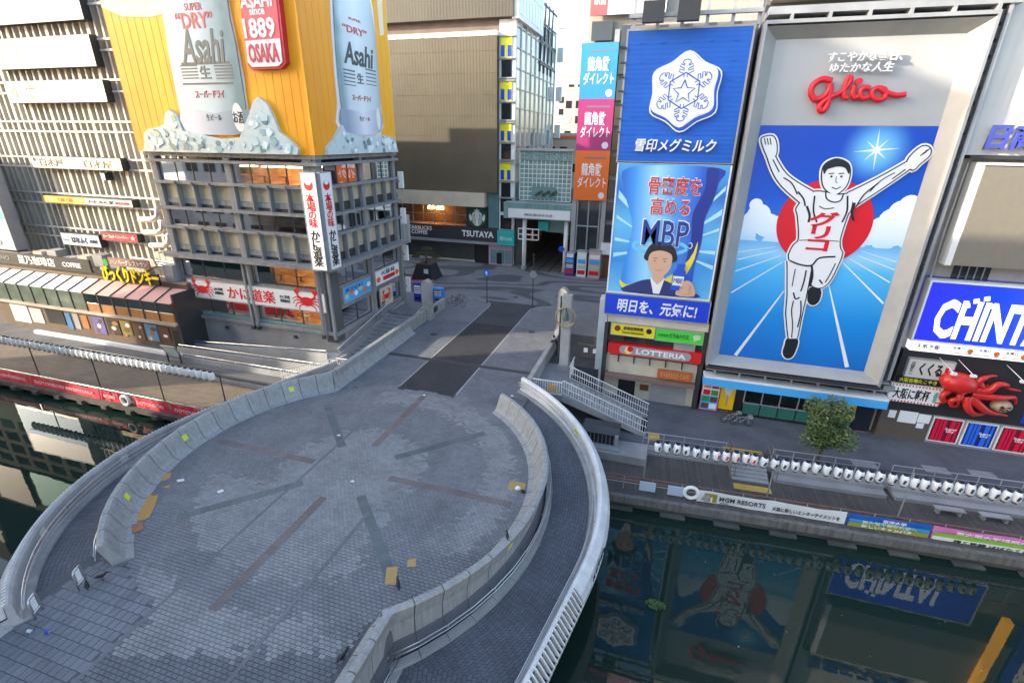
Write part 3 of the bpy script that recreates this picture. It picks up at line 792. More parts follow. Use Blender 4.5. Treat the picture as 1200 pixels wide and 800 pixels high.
def crab_building():
    root = thing('restaurant_building', 'grey concrete restaurant building with ledges under the beer billboard', 'building', ((CX0+CX1)/2, 43.5, -2.4))
    # core set back behind the glass
    pbox('core', root, crab_dk, CX0+.3, CX1-3.2, 40.3, CYB-.2, -2.4, 16.2)
    pbox('plinth', root, concrete, CX0, CX1, 37.12, CYB, -2.5, .55)
    pbox('roof', root, crab_con, CX0-.1, CX1+.1, 37.0, CYB, 16.15, 16.45)
    # floor plates and ledges running round the corner
    def ledge(z0, z1, o):
        mb = MB(); mb.prism([(CX0-.1, 37.1-o, z0), (CX1+o, 37.1-o, z0), (CX1+o, CYB+.15, z0), (CX1-.6, CYB+.15, z0), (CX1-.6, 37.7, z0), (CX0-.1, 37.7, z0)], (0, 0, z1-z0)); part('ledge', mb, crab_con, root)
    for z0, z1, o in ((15.62, 15.86, .45), (13.72, 13.96, .3), (11.42, 11.66, .5), (9.62, 9.86, .3), (6.92, 7.25, 1.0), (.55, .9, .25), (16.12, 16.44, .25)): ledge(z0, z1, o)
    for z in (14.0, 9.9, 5.0, .9): pbox('floor_slab', root, floor_in, CX0+.4, CX1-.25, 37.4, CYB-.3, z-.12, z-.02)
    for z in (15.55, 11.35, 6.85, 2.85): pbox('ceiling_slab', root, crab_dk, CX0+.4, CX1-.25, 37.4, CYB-.3, z, z+.06)
    for z0, z1 in ((13.9, 15.6), (9.8, 11.4), (4.9, 6.9), (.9, 2.9)):
        pbox('interior_wall', root, warm_in, CX0+.5, CX1-3.1, 39.9, 40.1, z0, z1); pbox('interior_wall', root, warm_in, CX1-3.1, CX1-2.9, 40, CYB-.3, z0, z1)
        for k in range(7):
            x = CX0+2+k*2.3; part('table', MB().box(x-.5, x+.5, 38.2, 38.9, z0+.6, z0+.7).box(x-.05, x+.05, 38.5, 38.6, z0, z0+.6), mat('table_wood', (.26,.12,.05), .4, .3, 3), root)
    # two lit storeys as seen
    for x, z in ((-36.8, 15.2), (-34.4, 15.2), (-31.5, 15.2), (-41.5, 11.05), (-43.5, 6.6), (-39, 6.55), (-33, 6.55), (-42, 2.6), (-38, 2.6), (-33.5, 2.6), (-31, 6.55), (-41.3, 6.55), (-36.2, 6.55), (-44, 2.6), (-40, 2.6), (-35.8, 2.6), (-31.3, 2.6), (-44, 11.05), (-32.5, 15.2)):
        part('ceiling_lamp', MB().box(x-.8, x+.8, 38.5, 39.0, z+.1, z+.2), lamp_s, root)
    for y, z in ((41, 15.2), (44, 15.2), (41.5, 6.55), (44.5, 6.55), (42, 2.5)):
        part('ceiling_lamp', MB().box(CX1-2, CX1-1.6, y-.7, y+.7, z+.1, z+.2), lamp_s, root)
    # front: main columns, window rows, panel rows
    cols = [CX0+.35, -37.5, -29.3]
    for c in cols:
        pp('column', root, FL, (c-.32, .55, c+.32, 16.1), -.55, .12, crab_con)
    for c in (CX0+.35, -37.75, -37.2, -29.6):
        pp('column_fin', root, FL, (c-.11, .3, c+.11, 7.0), .12, .42, crab_con); pp('column_foot', root, FL, (c-.17, .2, c+.17, .55), .1, .5, dark_met)
    for a, b, n in ((cols[0]+.33, cols[1]-.33, 4), (cols[1]+.33, cols[2]-.33, 4)):
        w_ = (b-a)/n
        windows(root, FL, a, b, 13.98, 15.6, n, dark_met, glass_c, -.12)
        windows(root, FL, a, b, 9.88, 11.4, n, dark_met, glass_c, -.12)
        windows(root, FL, a, b, 4.85, 6.85, 3, dark_met, glass_c, -.12)
        windows(root, FL, a, b, .95, 2.75, 3, dark_met, glass_c, -.12)
        pp('teal_apron', root, FL, (a, .95, b, 1.25), -.02, .0, mat('teal_apron', (.17,.30,.30), .3))
        pp('sign_beam', root, FL, (a, 2.75, b, 4.85), -.25, -.02, crab_con)
        for z0, z1 in ((11.66, 13.72), (7.25, 9.62)):
            for i in range(n):
                pp('tan_panel', root, FL, (a+i*w_+.08, z0+.75, a+(i+1)*w_-.08, z1-.02), -.4, -.25, tan_pan)
                pp('lower_panel', root, FL, (a+i*w_+.08, z0+.28, a+(i+1)*w_-.08, z0+.74), -.3, -.12, crab_con)
                pp('vent_grille', root, FL, (a+i*w_+.12, z0+.0, a+(i+1)*w_-.12, z0+.27), -.3, -.2, dark_met)
            for i in range(1, n):
                pp('panel_fin', root, FL, (a+i*w_-.07, z0, a+i*w_+.07, z1), -.4, .25, crab_con)
                pp('bracket', root, FL, (a+i*w_-.14, z1-.05, a+i*w_+.14, z1+.22), .3, .48, crab_con)
    # corner pier
    part('corner_pier', MB().prism([(CX1-1.1, 37.0, -.2), (CX1+.05, 37.0, -.2), (CX1+.05, 38.2, -.2), (CX1-1.1, 38.2, -.2)], (0, 0, 7.1)), crab_dk, root)
    pbox('corner_pier', root, crab_con, CX1-.85, CX1+.02, 37.03, 37.9, 7.25, 16.1)
    for a in (CX1-1.0, CX1-.05): part('column_fin', MB().box(a-.1, a+.1, 36.75, 37.0, .2, 7.0), crab_con, root)
    # right face
    ycols = [38.3, 43.6, 49.6]
    for c in ycols[1:]:
        pp('column', root, FR, (c-.25, .4, c+.25, 16.1), -.5, .12, crab_con); pp('column_fin', root, FR, (c-.1, .2, c+.1, 7.), .12, .4, crab_con)
    for a, b, n in ((ycols[0], ycols[1]-.27, 3), (ycols[1]+.27, ycols[2]-.27, 3)):
        w_ = (b-a)/n
        windows(root, FR, a, b, 13.98, 15.6, n, dark_met, glass_c, -.12)
        windows(root, FR, a, b, 9.88, 11.4, n, dark_met, glass_c, -.12)
        windows(root, FR, a, b, 5.0, 6.85, 2, dark_met, glass_c, -.12)
        pp('sign_beam', root, FR, (a, 2.75, b, 5.0), -.25, -.02, crab_con)
        windows(root, FR, a, b, .95, 2.75, 2, dark_met, glass_c, -.12)
        for z0, z1 in ((11.66, 13.72), (7.25, 9.62)):
            for i in range(n):
                pp('tan_panel', root, FR, (a+i*w_+.08, z0+.75, a+(i+1)*w_-.08, z1-.02), -.4, -.25, tan_pan)
                pp('vent_grille', root, FR, (a+i*w_+.12, z0+.1, a+(i+1)*w_-.12, z0+.7), -.3, -.12, dark_met)
            for i in range(1, n): pp('panel_fin', root, FR, (a+i*w_-.07, z0, a+i*w_+.07, z1), -.4, .25, crab_con)
    # lower plinth drain boxes
    for x in (-41.5, -33.2): pp('vent_box', root, FL, (x-.18, -.35, x+.18, -.05), 0, .12, dark_met)
    # floodlight boxes up the far edge of the right face
    for z in (1.2, 4.9, 9.0, 12.8):
        pbox('light_box', root, white_p, CX1+.2, CX1+.75, CYB+.2, CYB+.5, z, z+1.7); pbox('light_arm', root, grey_met, CX1-.3, CX1+.4, CYB+.15, CYB+.22, z+.6, z+.8)
    return root
crab_building()

def crab_shape(root, pl, cx, cy, w_, d, m):
    """flat red crab: body, two claws, eight legs"""
    k = w_/2
    body = smooth2([(cx+k*a, cy+k*b) for a, b in ((-.34,.02),(-.25,.22),(0,.27),(.25,.22),(.34,.02),(.22,-.22),(0,-.28),(-.22,-.22))], 3)
    root = ppoly('crab_emblem', root, pl, body, d, d+.03, m)
    for s_ in (-1, 1):
        arm = smooth2([(cx+s_*k*a, cy+k*b) for a, b in ((.25,.15),(.55,.28),(.62,.5))], 4, False); ppoly('crab_arm', root, pl, stroke2(arm, k*.11), d, d+.028, m)
        claw = smooth2([(cx+s_*k*a, cy+k*b) for a, b in ((.55,.42),(.72,.45),(.78,.62),(.5,.8),(.22,.74),(.42,.72),(.55,.62),(.36,.62),(.48,.52))], 3); ppoly('crab_claw', root, pl, claw, d, d+.032, m)
        for j, (a0, b0, a1, b1, a2, b2) in enumerate(((.3,.08,.7,.22,1.,.05),(.3,-.02,.72,.05,.98,-.2),(.28,-.1,.66,-.14,.85,-.42),(.22,-.18,.5,-.3,.6,-.58))):
            leg = smooth2([(cx+s_*k*a, cy+k*b) for a, b in ((a0,b0),(a1,b1),(a2,b2))], 4, False); n = len(leg)
            ppoly('crab_leg', root, pl, stroke2(leg, [k*.1*(1-.75*i/(n-1)) for i in range(n)]), d, d+.026+j*.001, m)
crab_red = paint('crab_red', (215, 30, 35))
r = FL.rect(225, 327.5, 381, 363.5, .6); r = (-45.0, 2.85, -29.05, 4.62)
sg = sign('crab_sign', 'long white sign with red lettering between two red crabs', FL, r, .12, .34, white_s, grey_met)
crab_shape(sg, FL, r[0]+1.75, 3.72, 2.9, .345, crab_red); crab_shape(sg, FL, r[2]-1.95, 3.72, 3.2, .345, crab_red)
txt(sg, FL, 'かに道楽', sub(r, .305, .14, .655, .86), .345, crab_red, .014)
for a, b in ((.205, .27), (.69, .76)):
    txt(sg, FL, 'かに料理', sub(r, a, .52, b, .7), .345, black_p); txt(sg, FL, '道頓堀本店', sub(r, a, .3, b, .48), .345, black_p)
# corner vertical signs
for pl, r, lab in ((FL, (-29.05, 7.2, -27.62, 15.15), 'tall white vertical sign with red and black characters, left of the corner pair'),
                   (FR, (36.02, 7.2, 37.45, 15.15), 'tall white vertical sign with red and black characters, right of the corner pair')):
    sg = sign('vertical_sign', lab, pl, r, 1.05 if pl is FL else .85, 1.3 if pl is FL else 1.1, white_s, grey_met, .06)
    D = 1.305 if pl is FL else 1.105
    ppoly('fan_mark', sg, pl, circ((r[0]+r[2])/2, 14.2, .42, 16), D, D+.02, crab_red); ppoly('fan_notch', sg, pl, circ((r[0]+r[2])/2, 14.42, .28, 12, .2), D+.02, D+.03, white_s)
    txt(sg, pl, vert('本場の味'), sub(r, .2, .45, .8, .8), D, crab_red, .012); txt(sg, pl, vert('かに道楽'), sub(r, .18, .03, .84, .42), D, black_p, .018)
# menu boards on the right face
r = (38.5, 3.3, 43.1, 4.75); sg = sign('menu_board', 'pale blue menu board with food pictures on the street side of the restaurant', FR, r, .05, .2, skyb_p, grey_met)
for k in range(6): ppoly('food_picture', sg, FR, circ(r[0]+.5+k*.75, r[1]+.5+.3*(k % 2), .32, 14, .25), .2, .22, (cream, orange_p, white_s)[k % 3])
txt(sg, FR, 'かにまんじゅう', sub(r, .08, .62, .7, .92), .2, navy_p)
r = (44.1, 3.5, 49.0, 4.95); sg = sign('menu_board', 'white menu board with red lettering further along the restaurant side', FR, r, .05, .2, white_s, grey_met)
txt(sg, FR, 'かに道楽 本店', sub(r, .25, .55, .8, .9), .2, black_p); pp('red_strip', sg, FR, sub(r, .3, .15, .8, .45), .2, .22, red_p)
for k in range(2): ppoly('food_picture', sg, FR, circ(r[0]+.55+k*3.85, r[1]+.5, .38, 14, .3), .2, .22, orange_p)
r = (44.7, .6, 47.2, 3.0); sg = sign('crab_poster', 'upright poster with a red crab beside the restaurant entrance', FR, r, .1, .2, cream, grey_met)
crab_shape(sg, FR, 45.95, 1.9, 2.0, .205, crab_red)
for k in range(3): txt(sg, FR, vert('かに'), sub(r, .05+k*.1, .1, .13+k*.1, .4), .2, black_p)

# ================================================================ BEER BILLBOARD on the roof, wrapping the corner
def grad_mat(name, stops, axis, lo, hi, rough=.5, noise=0., nscale=2., emit=0.):
    """printed colour gradient along a world axis"""
    m = bpy.data.materials.new(name); m.use_nodes = True; n = m.node_tree.nodes; l = m.node_tree.links; b = n['Principled BSDF']; b.inputs['Roughness'].default_value = rough
    geo = n.new('ShaderNodeNewGeometry'); sx = n.new('ShaderNodeSeparateXYZ'); l.new(geo.outputs['Position'], sx.inputs[0])
    mr = n.new('ShaderNodeMapRange'); mr.inputs['From Min'].default_value = lo; mr.inputs['From Max'].default_value = hi; l.new(sx.outputs[axis], mr.inputs['Value']); fac = mr.outputs[0]
    if noise:
        t = n.new('ShaderNodeTexNoise'); t.inputs['Scale'].default_value = nscale; t.inputs['Detail'].default_value = 4; l.new(geo.outputs['Position'], t.inputs['Vector'])
        ma = n.new('ShaderNodeMath'); ma.operation = 'MULTIPLY_ADD'; ma.inputs[1].default_value = noise; l.new(t.outputs['Fac'], ma.inputs[0]); l.new(fac, ma.inputs[2])
        sb_ = n.new('ShaderNodeMath'); sb_.operation = 'SUBTRACT'; sb_.inputs[1].default_value = noise/2; l.new(ma.outputs[0], sb_.inputs[0]); fac = sb_.outputs[0]
    cr = n.new('ShaderNodeValToRGB'); l.new(fac, cr.inputs[0]); e = cr.color_ramp.elements
    while len(e) < len(stops): e.new(.5)
    for i, (p, c) in enumerate(stops): e[i].position = p; e[i].color = (*s2l(c), 1)
    l.new(cr.outputs[0], b.inputs['Base Color'])
    if emit: l.new(cr.outputs[0], b.inputs['Emission Color']); b.inputs['Emission Strength'].default_value = emit
    return m
BF = PL((0, 36.75, 0), (1, 0, 0), (0, -1, 0)); BR_ = PL((-28.05, 0, 0), (0, 1, 0), (1, 0, 0))
beer_y = grad_mat('beer_yellow', [(0, (246,168,12)), (.3, (252,190,34)), (.45, (240,160,10)), (.6, (228,146,8)), (.8, (244,172,20)), (1, (236,156,12))], 'X', -47, -28, .5, .5, .35)
beer_y2 = grad_mat('beer_yellow_side', [(0, (234,150,8)), (.5, (244,166,14)), (1, (250,178,22))], 'Y', 37, 50, .5, .4, .4)
can_m = grad_mat('can_silver_print', [(0, (120,150,160)), (.12, (196,214,220)), (.35, (222,234,238)), (.7, (196,214,222)), (.9, (150,176,186)), (1, (110,140,150))], 'X', -44.4, -34.6, .35, .12, .6)
can_m2 = grad_mat('can_silver_print_side', [(0, (120,150,160)), (.12, (196,214,220)), (.4, (222,234,238)), (.75, (190,208,216)), (1, (110,140,150))], 'Y', 41.2, 48.3, .35, .12, .6)
ice_m = mat('ice_print', s2l((205,222,224)), .4, .4, 2.2, bump=.6, bscale=3, dirt=.4, dscale=2.2)
ink_m = paint('dark_silver_ink', (92,100,104)); foam_m = mat('foam_print', s2l((238,226,196)), .5, .1, 1)
ICE = [paint('ice_bright', (232, 242, 243), .3), paint('ice_pale', (196, 216, 219), .3), paint('ice_mid', (158, 186, 191), .3), paint('ice_deep', (112, 142, 148), .3)]
def inside(p, poly):
    c = False; n = len(poly)
    for i in range(n):
        (x1, y1), (x2, y2) = poly[i], poly[i-1]
        if (y1 > p[1]) != (y2 > p[1]) and p[0] < (x2-x1)*(p[1]-y1)/(y2-y1)+x1: c = not c
    return c
def ice_facets(root, pl, poly, n, seed):
    """printed ice cubes: small irregular facets laid over the ice pile"""
    rnd = random.Random(seed); xs = [p[0] for p in poly]; ys = [p[1] for p in poly]; k = 0; t = 0
    while k < n and t < 4000:
        t += 1; x, y = rnd.uniform(min(xs), max(xs)), rnd.uniform(16.5, max(ys)); r = rnd.uniform(.18, .5); a0 = rnd.uniform(0, 6); m = rnd.choice((4, 5, 5, 6))
        P = [(x+r*rnd.uniform(.6, 1.1)*cos(a0+2*pi*i/m), y+r*rnd.uniform(.6, 1.0)*sin(a0+2*pi*i/m)) for i in range(m)]
        if not all(inside(p, poly) and p[1] > 16.47 for p in P): continue
        ppoly('ice_facet', root, pl, P, .3, .325+.0015*k, rnd.choice((ICE[0], ICE[0], ICE[1], ICE[1], ICE[2], ICE[3]))); k += 1
def beer_board():
    root = thing('beer_billboard', 'giant yellow beer billboard wrapping the roof corner, with two silver cans on ice', 'billboard', (-37, 37.5, 16.45))
    x0, x1, z0, z1 = -47.1, -28.05, 16.45, 32.2
    pp('front_panel', root, BF, (x0, z0, x1, z1), -.4, 0, beer_y); pp('side_panel', root, BR_, (36.76, z0, 50.0, z1), -.4, 0, beer_y2)
    pbox('back_structure', root, dark_met, x0+.3, x1-.5, 37.2, 49.8, z0, z1-.3)
    # vertical seams on both faces
    for k in range(24): pp('seam_rib', root, BF, (x0+k*.8, z0, x0+k*.8+.04, z1), 0, .015, beer_y)
    for k in range(16): pp('seam_rib', root, BR_, (37+k*.82, z0, 37.04+k*.82, z1), 0, .015, beer_y2)
    for pl, can, ice, tx, a in ((BF, can_m, ice_m, 0, 0), (BR_, can_m2, ice_m, 1, 1)):
        z_ = Z(130, 0, 3.53)
        if pl is BF:
            outl = z_((190,-160),(205,-40),(208,20),(228,110),(240,200),(258,300),(276,390),(292,470),(312,540),(580,552),(572,470),(560,400),(552,320),(536,240),(520,160),(506,90),(492,20),(478,-60),(470,-160))
            body = z_((200,-160),(212,-40),(216,20),(240,150),(262,280),(284,400),(306,455),(330,545),(440,556),(560,545),(565,440),(545,320),(525,190),(500,80),(484,-40),(474,-160))
            base = z_((300,450),(322,545),(440,558),(572,548),(566,452),(440,470))
        else:
            outl = z_((900,-160),(903,-40),(906,60),(915,200),(925,330),(935,430),(945,540),(1112,560),(1110,420),(1100,280),(1090,150),(1078,30),(1055,-60),(1030,-160))
            body = z_((906,-160),(910,-40),(914,60),(922,200),(933,330),(946,440),(960,545),(1040,556),(1108,545),(1106,420),(1094,260),(1084,140),(1066,20),(1046,-60),(1024,-160))
            base = z_((942,450),(958,545),(1040,558),(1110,546),(1106,455),(1030,468))
        ppoly('can_ice_edge', root, pl, smooth2(pxpoly(pl, outl), 3), 0, .10, white_s)
        cb = ppoly('can_body', root, pl, pxpoly(pl, body), .1, .22, can)
        ppoly('can_base', root, pl, smooth2(pxpoly(pl, base), 2), .22, .25, grad_mat('can_base_print'+str(a), [(0, (140,160,180)), (.4, (226,230,242)), (1, (130,150,165))], 'XY'[a], (-44, 41.5)[a], (-35, 48)[a], .3))
        R = lambda x0_, y0_, x1_, y1_: pl.rect(*z_((x0_, y0_))[0], *z_((x1_, y1_))[0])
        redi = paint('soft_red_ink', (196, 84, 84)); redk = paint('kana_red_ink', (190, 40, 60))
        if pl is BF:
            txt(cb, pl, 'SUPER', R(310,18,388,44), .225, redi, .01, rot=.0); txt(cb, pl, '“DRY”', R(272,58,438,116), .225, redi, .02)
            txt(cb, pl, 'Asahi', R(282,128,494,262), .225, ink_m, .02, .25); txt(cb, pl, '生', R(372,275,428,328), .225, ink_m, .02)
            for k in range(5):
                for q0, q1 in ((295, 366), (434, 510)): pp('small_print', cb, pl, R(q0+k*3, 272+k*13, q1+k*2, 276+k*13), .225, .235, ink_m)
            pp('small_print', cb, pl, R(300, 262, 500, 266), .225, .235, ink_m); pp('small_print', cb, pl, R(306, 346, 515, 350), .225, .235, ink_m)
            txt(cb, pl, 'スーパードライ', R(356,376,482,406), .225, redk, .02); txt(cb, pl, '生ビール', R(404,474,470,500), .255, ink_m)
            ppoly('round_mark', cb, pl, circ(*pl.px(*z_((537, 487))[0]), .55, 20, 1.1), .25, .262, white_s); txt(cb, pl, 'お酒', R(512,462,562,512), .265, black_p, .01)
            ice = z_((150,610),(150,550),(165,535),(200,530),(232,515),(236,470),(255,455),(285,480),(310,540),(400,560),(470,575),(545,570),(580,480),(600,420),(620,402),(655,430),(685,490),(705,545),(745,575),(785,617),(780,640),(150,640))
            ppoly('ice_pile', root, pl, [(x_, max(16.46, y_)) for x_, y_ in pxpoly(pl, ice)], 0, .32, ice_m)
            ice_facets(root, pl, pxpoly(pl, ice), 75, 5)
        else:
            txt(cb, pl, 'SUPER', R(972,70,1024,98), .225, redi, .01); txt(cb, pl, '“DRY”', R(945,95,1050,160), .225, redi, .02)
            txt(cb, pl, 'Asahi', R(946,165,1080,290), .225, paint('darker_ink', (60,68,70)), .02, .25); txt(cb, pl, '生', R(1006,302,1038,350), .225, ink_m, .02)
            for k in range(5):
                for q0, q1 in ((952, 1000), (1044, 1086)): pp('small_print', cb, pl, R(q0+k, 290+k*15, q1+k, 294+k*15), .225, .235, ink_m)
            txt(cb, pl, 'スーパードライ', R(988,390,1068,424), .225, redk, .02); txt(cb, pl, '生ビール', R(1018,482,1062,502), .255, ink_m)
            ppoly('round_mark', cb, pl, circ(*pl.px(*z_((1097, 492))[0]), .35, 20, .95), .25, .262, white_s)
            ice = z_((885,640),(885,610),(910,580),(930,545),(945,515),(960,545),(1040,570),(1110,560),(1130,560),(1165,575),(1178,640))
            ppoly('ice_pile', root, pl, [(x_, max(16.46, y_)) for x_, y_ in pxpoly(pl, ice)], 0, .32, ice_m)
            ice_facets(root, pl, pxpoly(pl, ice), 40, 8)
            ppoly('foam', root, pl, pxpoly(pl, z_((1085,-150),(1100,20),(1112,150),(1128,145),(1120,20),(1108,-150))), 0, .04, foam_m)
    # cream foam at the top left
    ppoly('foam', root, BF, [(x0+.05, z1-.1), (x0+.05, z1-4.6), (x0+2, z1-5.3), (x0+5, z1-5.5), (x0+9, z1-5), (x1-.2, z1-4.5), (x1-.2, z1-.1)], 0, .03, foam_m)
    # red plaque
    z_ = Z(130, 0, 3.53); R = lambda x0_, y0_, x1_, y1_: BF.rect(*z_((x0_, y0_))[0], *z_((x1_, y1_))[0])
    pl_p = pxpoly(BF, z_((548,-60),(560,60),(585,270),(602,292),(720,288),(742,265),(722,80),(705,-60)))
    pk = ppoly('date_plaque', root, BF, pl_p, 0, .5, paint('plaque_edge', (190, 40, 60)))
    ppoly('plaque_face', pk, BF, pxpoly(BF, z_((556,-50),(566,60),(588,264),(606,284),(714,280),(732,262),(712,80),(698,-50))), .5, .54, paint('plaque_face', (226, 92, 104)))
    ppoly('plaque_white', pk, BF, pxpoly(BF, z_((578,176),(588,262),(606,282),(713,278),(730,262),(720,165))), .54, .56, white_s)
    txt(pk, BF, 'ASAHI', R(552,-10,690,35), .545, white_s, .03); txt(pk, BF, 'since', R(592,38,660,68), .545, white_s, .03)
    txt(pk, BF, '1889', R(564,84,706,162), .545, white_s, .03); txt(pk, BF, 'OSAKA', R(586,188,722,262), .565, paint('plaque_ink', (200, 60, 80)), .03)
    # truss strip under the board
    for k in range(16): pp('strut', root, BF, (x0+.4+k*1.2, 15.95, x0+.5+k*1.2, 16.44), -.35, -.25, dark_met)
beer_board()

# ================================================================ GRID BUILDING (left)
FG = PL((0, 40.5, 0), (1, 0, 0), (0, -1, 0))
grid_w = mat('grid_white_mullion', (.50,.47,.42), .6, .10, .8, dirt=.25, dscale=.5, streak=True)
def grid_building():
    root = thing('office_building', 'tall pale office building with a grid of white vertical fins, behind the coffee house', 'building', (-60, 46, -2.4))
    x0, x1, top = -73.5, -46.8, 29.5
    pbox('back_wall', root, mat('grid_back', (.07,.068,.066), .7, .2, .6), x0, x1, 40.9, 53, -2.4, top)
    pairs = [(29.4, 28.9), (26.1, 25.2), (22.7, 21.7), (19.0, 18.05), (15.45, 14.45), (11.7, 10.6), (7.9, 6.85)]
    n = 29; w_ = (x1-x0)/n
    for i in range(n+1):
        x = x0+i*w_; wd = .11 if i % 3 else .2
        pp('mullion', root, FG, (x-wd, 4.5, x+wd, top), -.42, .12, grid_w)
    for k, (a, b) in enumerate(pairs):
        for z in (a, b): pp('cross_rail', root, FG, (x0-.1, z-.09, x1, z+.09), .121, .24, mat('rail_white', (.58,.56,.52), .6, .08, 1))
    lv = [29.4, 26.1, 22.7, 19.0, 15.45, 11.7, 7.9, 4.6]
    for j in range(len(lv)-1):
        for i in range(n):
            x = x0+i*w_
            pp('window_pane', root, FG, (x+.16, lv[j+1]+.1, x+w_-.16, lv[j]-.1), -.4, -.36, glass_d if (i*7+j*3) % 5 else glass_l)
    pbox('side_strip', root, mat('dark_side', (.12,.115,.11), .7, .2, 1), x0-4.2, x0-.15, 40.3, 52, -2.4, 25)
    for k in range(6): pp('conduit', root, FG, (x0-3.2, 4+k*3.2, x0-.6, 4.2+k*3.2), .2, .3, grey_met)
    pbox('unseen_roof_box', root, concrete, -66, -52, 44, 52, top, top+2.5)  # unseen roof box, added to shape the shadow on the khaki screen
grid_building()
sgm_lit = white_s
def gsign(name, label, px, m, txts=(), name2='panel', d=.9, extra=()):
    r = FG.rect(*px, d); sg = sign(name, label, FG, r, d-.75, d, m, dark_met, .06)
    for m2, f in extra: pp('colour_field', sg, FG, sub(r, *f), d, d+.02, m2)
    for s_, f, m2, bo in txts: txt(sg, FG, s_, sub(r, *f), d+.02, m2, bo)
    return sg
gsign('blank_sign', 'blank white sign cropped by the top left corner of the picture', (-30, -6, 98, 22), white_s)
gsign('blank_sign', 'white sign with a brown left end reading a floor number', (-16, 48, 113, 77), white_s, (('下', (.06, .25, .14, .75), white_s, .03), ('個室', (.19, .3, .27, .7), white_s, .01)), extra=((brown_p, (0, 0, .16, 1)), (paint('maroon', (120, 70, 66)), (.16, 0, .3, 1))))
gsign('face_sign', 'white sign with a black brush drawing at its left end', (7, 97, 126, 119), white_s, (('実', (.19, .15, .31, .85), black_p, .02), ('◎', (.03, .2, .09, .8), black_p, .03)), extra=((paint('pale_lilac', (200, 204, 214)), (0, 0, .32, 1)),))
gsign('pub_sign', 'pale green sign repeating three black characters in two halves', (35, 183, 144, 200), paint('cream_sign', (236, 232, 205)), (('4F', (.02, .55, .07, .9), black_p, .01), ('白木屋', (.1, .12, .37, .88), black_p, .02), ('白木屋', (.6, .12, .9, .85), paint('dark_grey_ink', (70, 72, 70)), .0)), extra=((paint('pale_green', (196, 214, 204)), (0, 0, .43, 1)),))
gsign('two_tone_sign', 'narrow sign, orange on the left and white with brush lettering on the right', (50, 229, 156, 243), white_s, (('土間土間', (.16, .2, .34, .8), paint('dk_orange', (190, 90, 10)), .02), ('わたみん家', (.52, .25, .8, .8), black_p, .01), ('個室居酒屋', (.82, .25, .97, .7), red_p, 0), ('居酒屋', (.02, .35, .12, .65), white_s, 0), ('居酒屋', (.36, .35, .46, .65), white_s, 0)), extra=((yellow_p, (0, 0, .48, 1)),))
gsign('brush_sign', 'pale blue grey sign with black brush lettering beside the red one', (70, 272.5, 119, 290), paint('pale_bluegrey', (186, 194, 214)), (('はなふく', (.28, .2, .68, .75), black_p, .02), ('居酒屋', (.74, .3, .94, .6), black_p, 0), ('Dining', (.05, .3, .2, .5), grey_p, 0)))
gsign('red_sign', 'narrow red sign with white lettering', (118, 272, 162, 284), red_p, (('カープ&ダイニングバー', (.05, .25, .78, .75), white_s, .01), ('☆', (.82, .15, .96, .85), white_s, .02)))
gsign('small_lightbox', 'tiny white light box on the fins below the pub sign', (117, 203, 124, 211), white_s)
# big blue and white board at the far left
FB = PL((0, 37.5, 0), (1, 0, 0), (0, -1, 0))
def left_far():
    root = thing('corner_building', 'dark building at the far left edge carrying a blue and white board', 'building', (-80, 44, -2.4))
    pbox('wall', root, mat('far_left_wall', (.05,.046,.042), .95, .25, .5), -105, -75.2, 39.0, 52, -2.4, 30); pbox('tall_wing', root, MATS['far_left_wall'], -150, -105.2, 39.2, 52, -2.4, 46)
    for k in range(5): 
        for i in range(6): pp('window_pane', root, PL((0, 39, 0), (1, 0, 0), (0, -1, 0)), (-98+i*3.8, 13+k*2.2, -95.4+i*3.8, 14.4+k*2.2), 0, .05, mat('matt_dark_window', (.015,.016,.018), .9, spec=0.))
    pw_ = PL((0, 39, 0), (1, 0, 0), (0, -1, 0))
    for k, (a, b, c, e, m) in enumerate(((-98, 22, -90, 29, paint('far_tan', (110, 98, 76))), (-88, 22, -79, 28, teal_p), (-112, 8, -101, 20, grey_p), (-130, 35, -112, 43, paint('far_sign_blue', (120, 160, 190))), (-120, 24, -103, 40, paint('far_sign_olive', (120, 120, 80))))): pp('wall_sign', root, pw_, (a, b, c, e), 0.06, .4, m)
    sg = sign('blue_board', 'blue and white billboard cropped by the left edge of the picture', FB, (-82, 5.6, -70.4, 15.8), -1.2, 0, white_s, grey_met, .15)
    pp('blue_field', sg, FB, (-82, 8.9, -70.4, 12.9), 0, .03, skyb_p); pp('blue_square', sg, FB, (-76.5, 6.4, -73.6, 8.3), 0, .03, skyb_p)
    txt(sg, FB, 'センター', (-74.5, 5.9, -71.4, 6.6), .03, ink_m)
left_far()

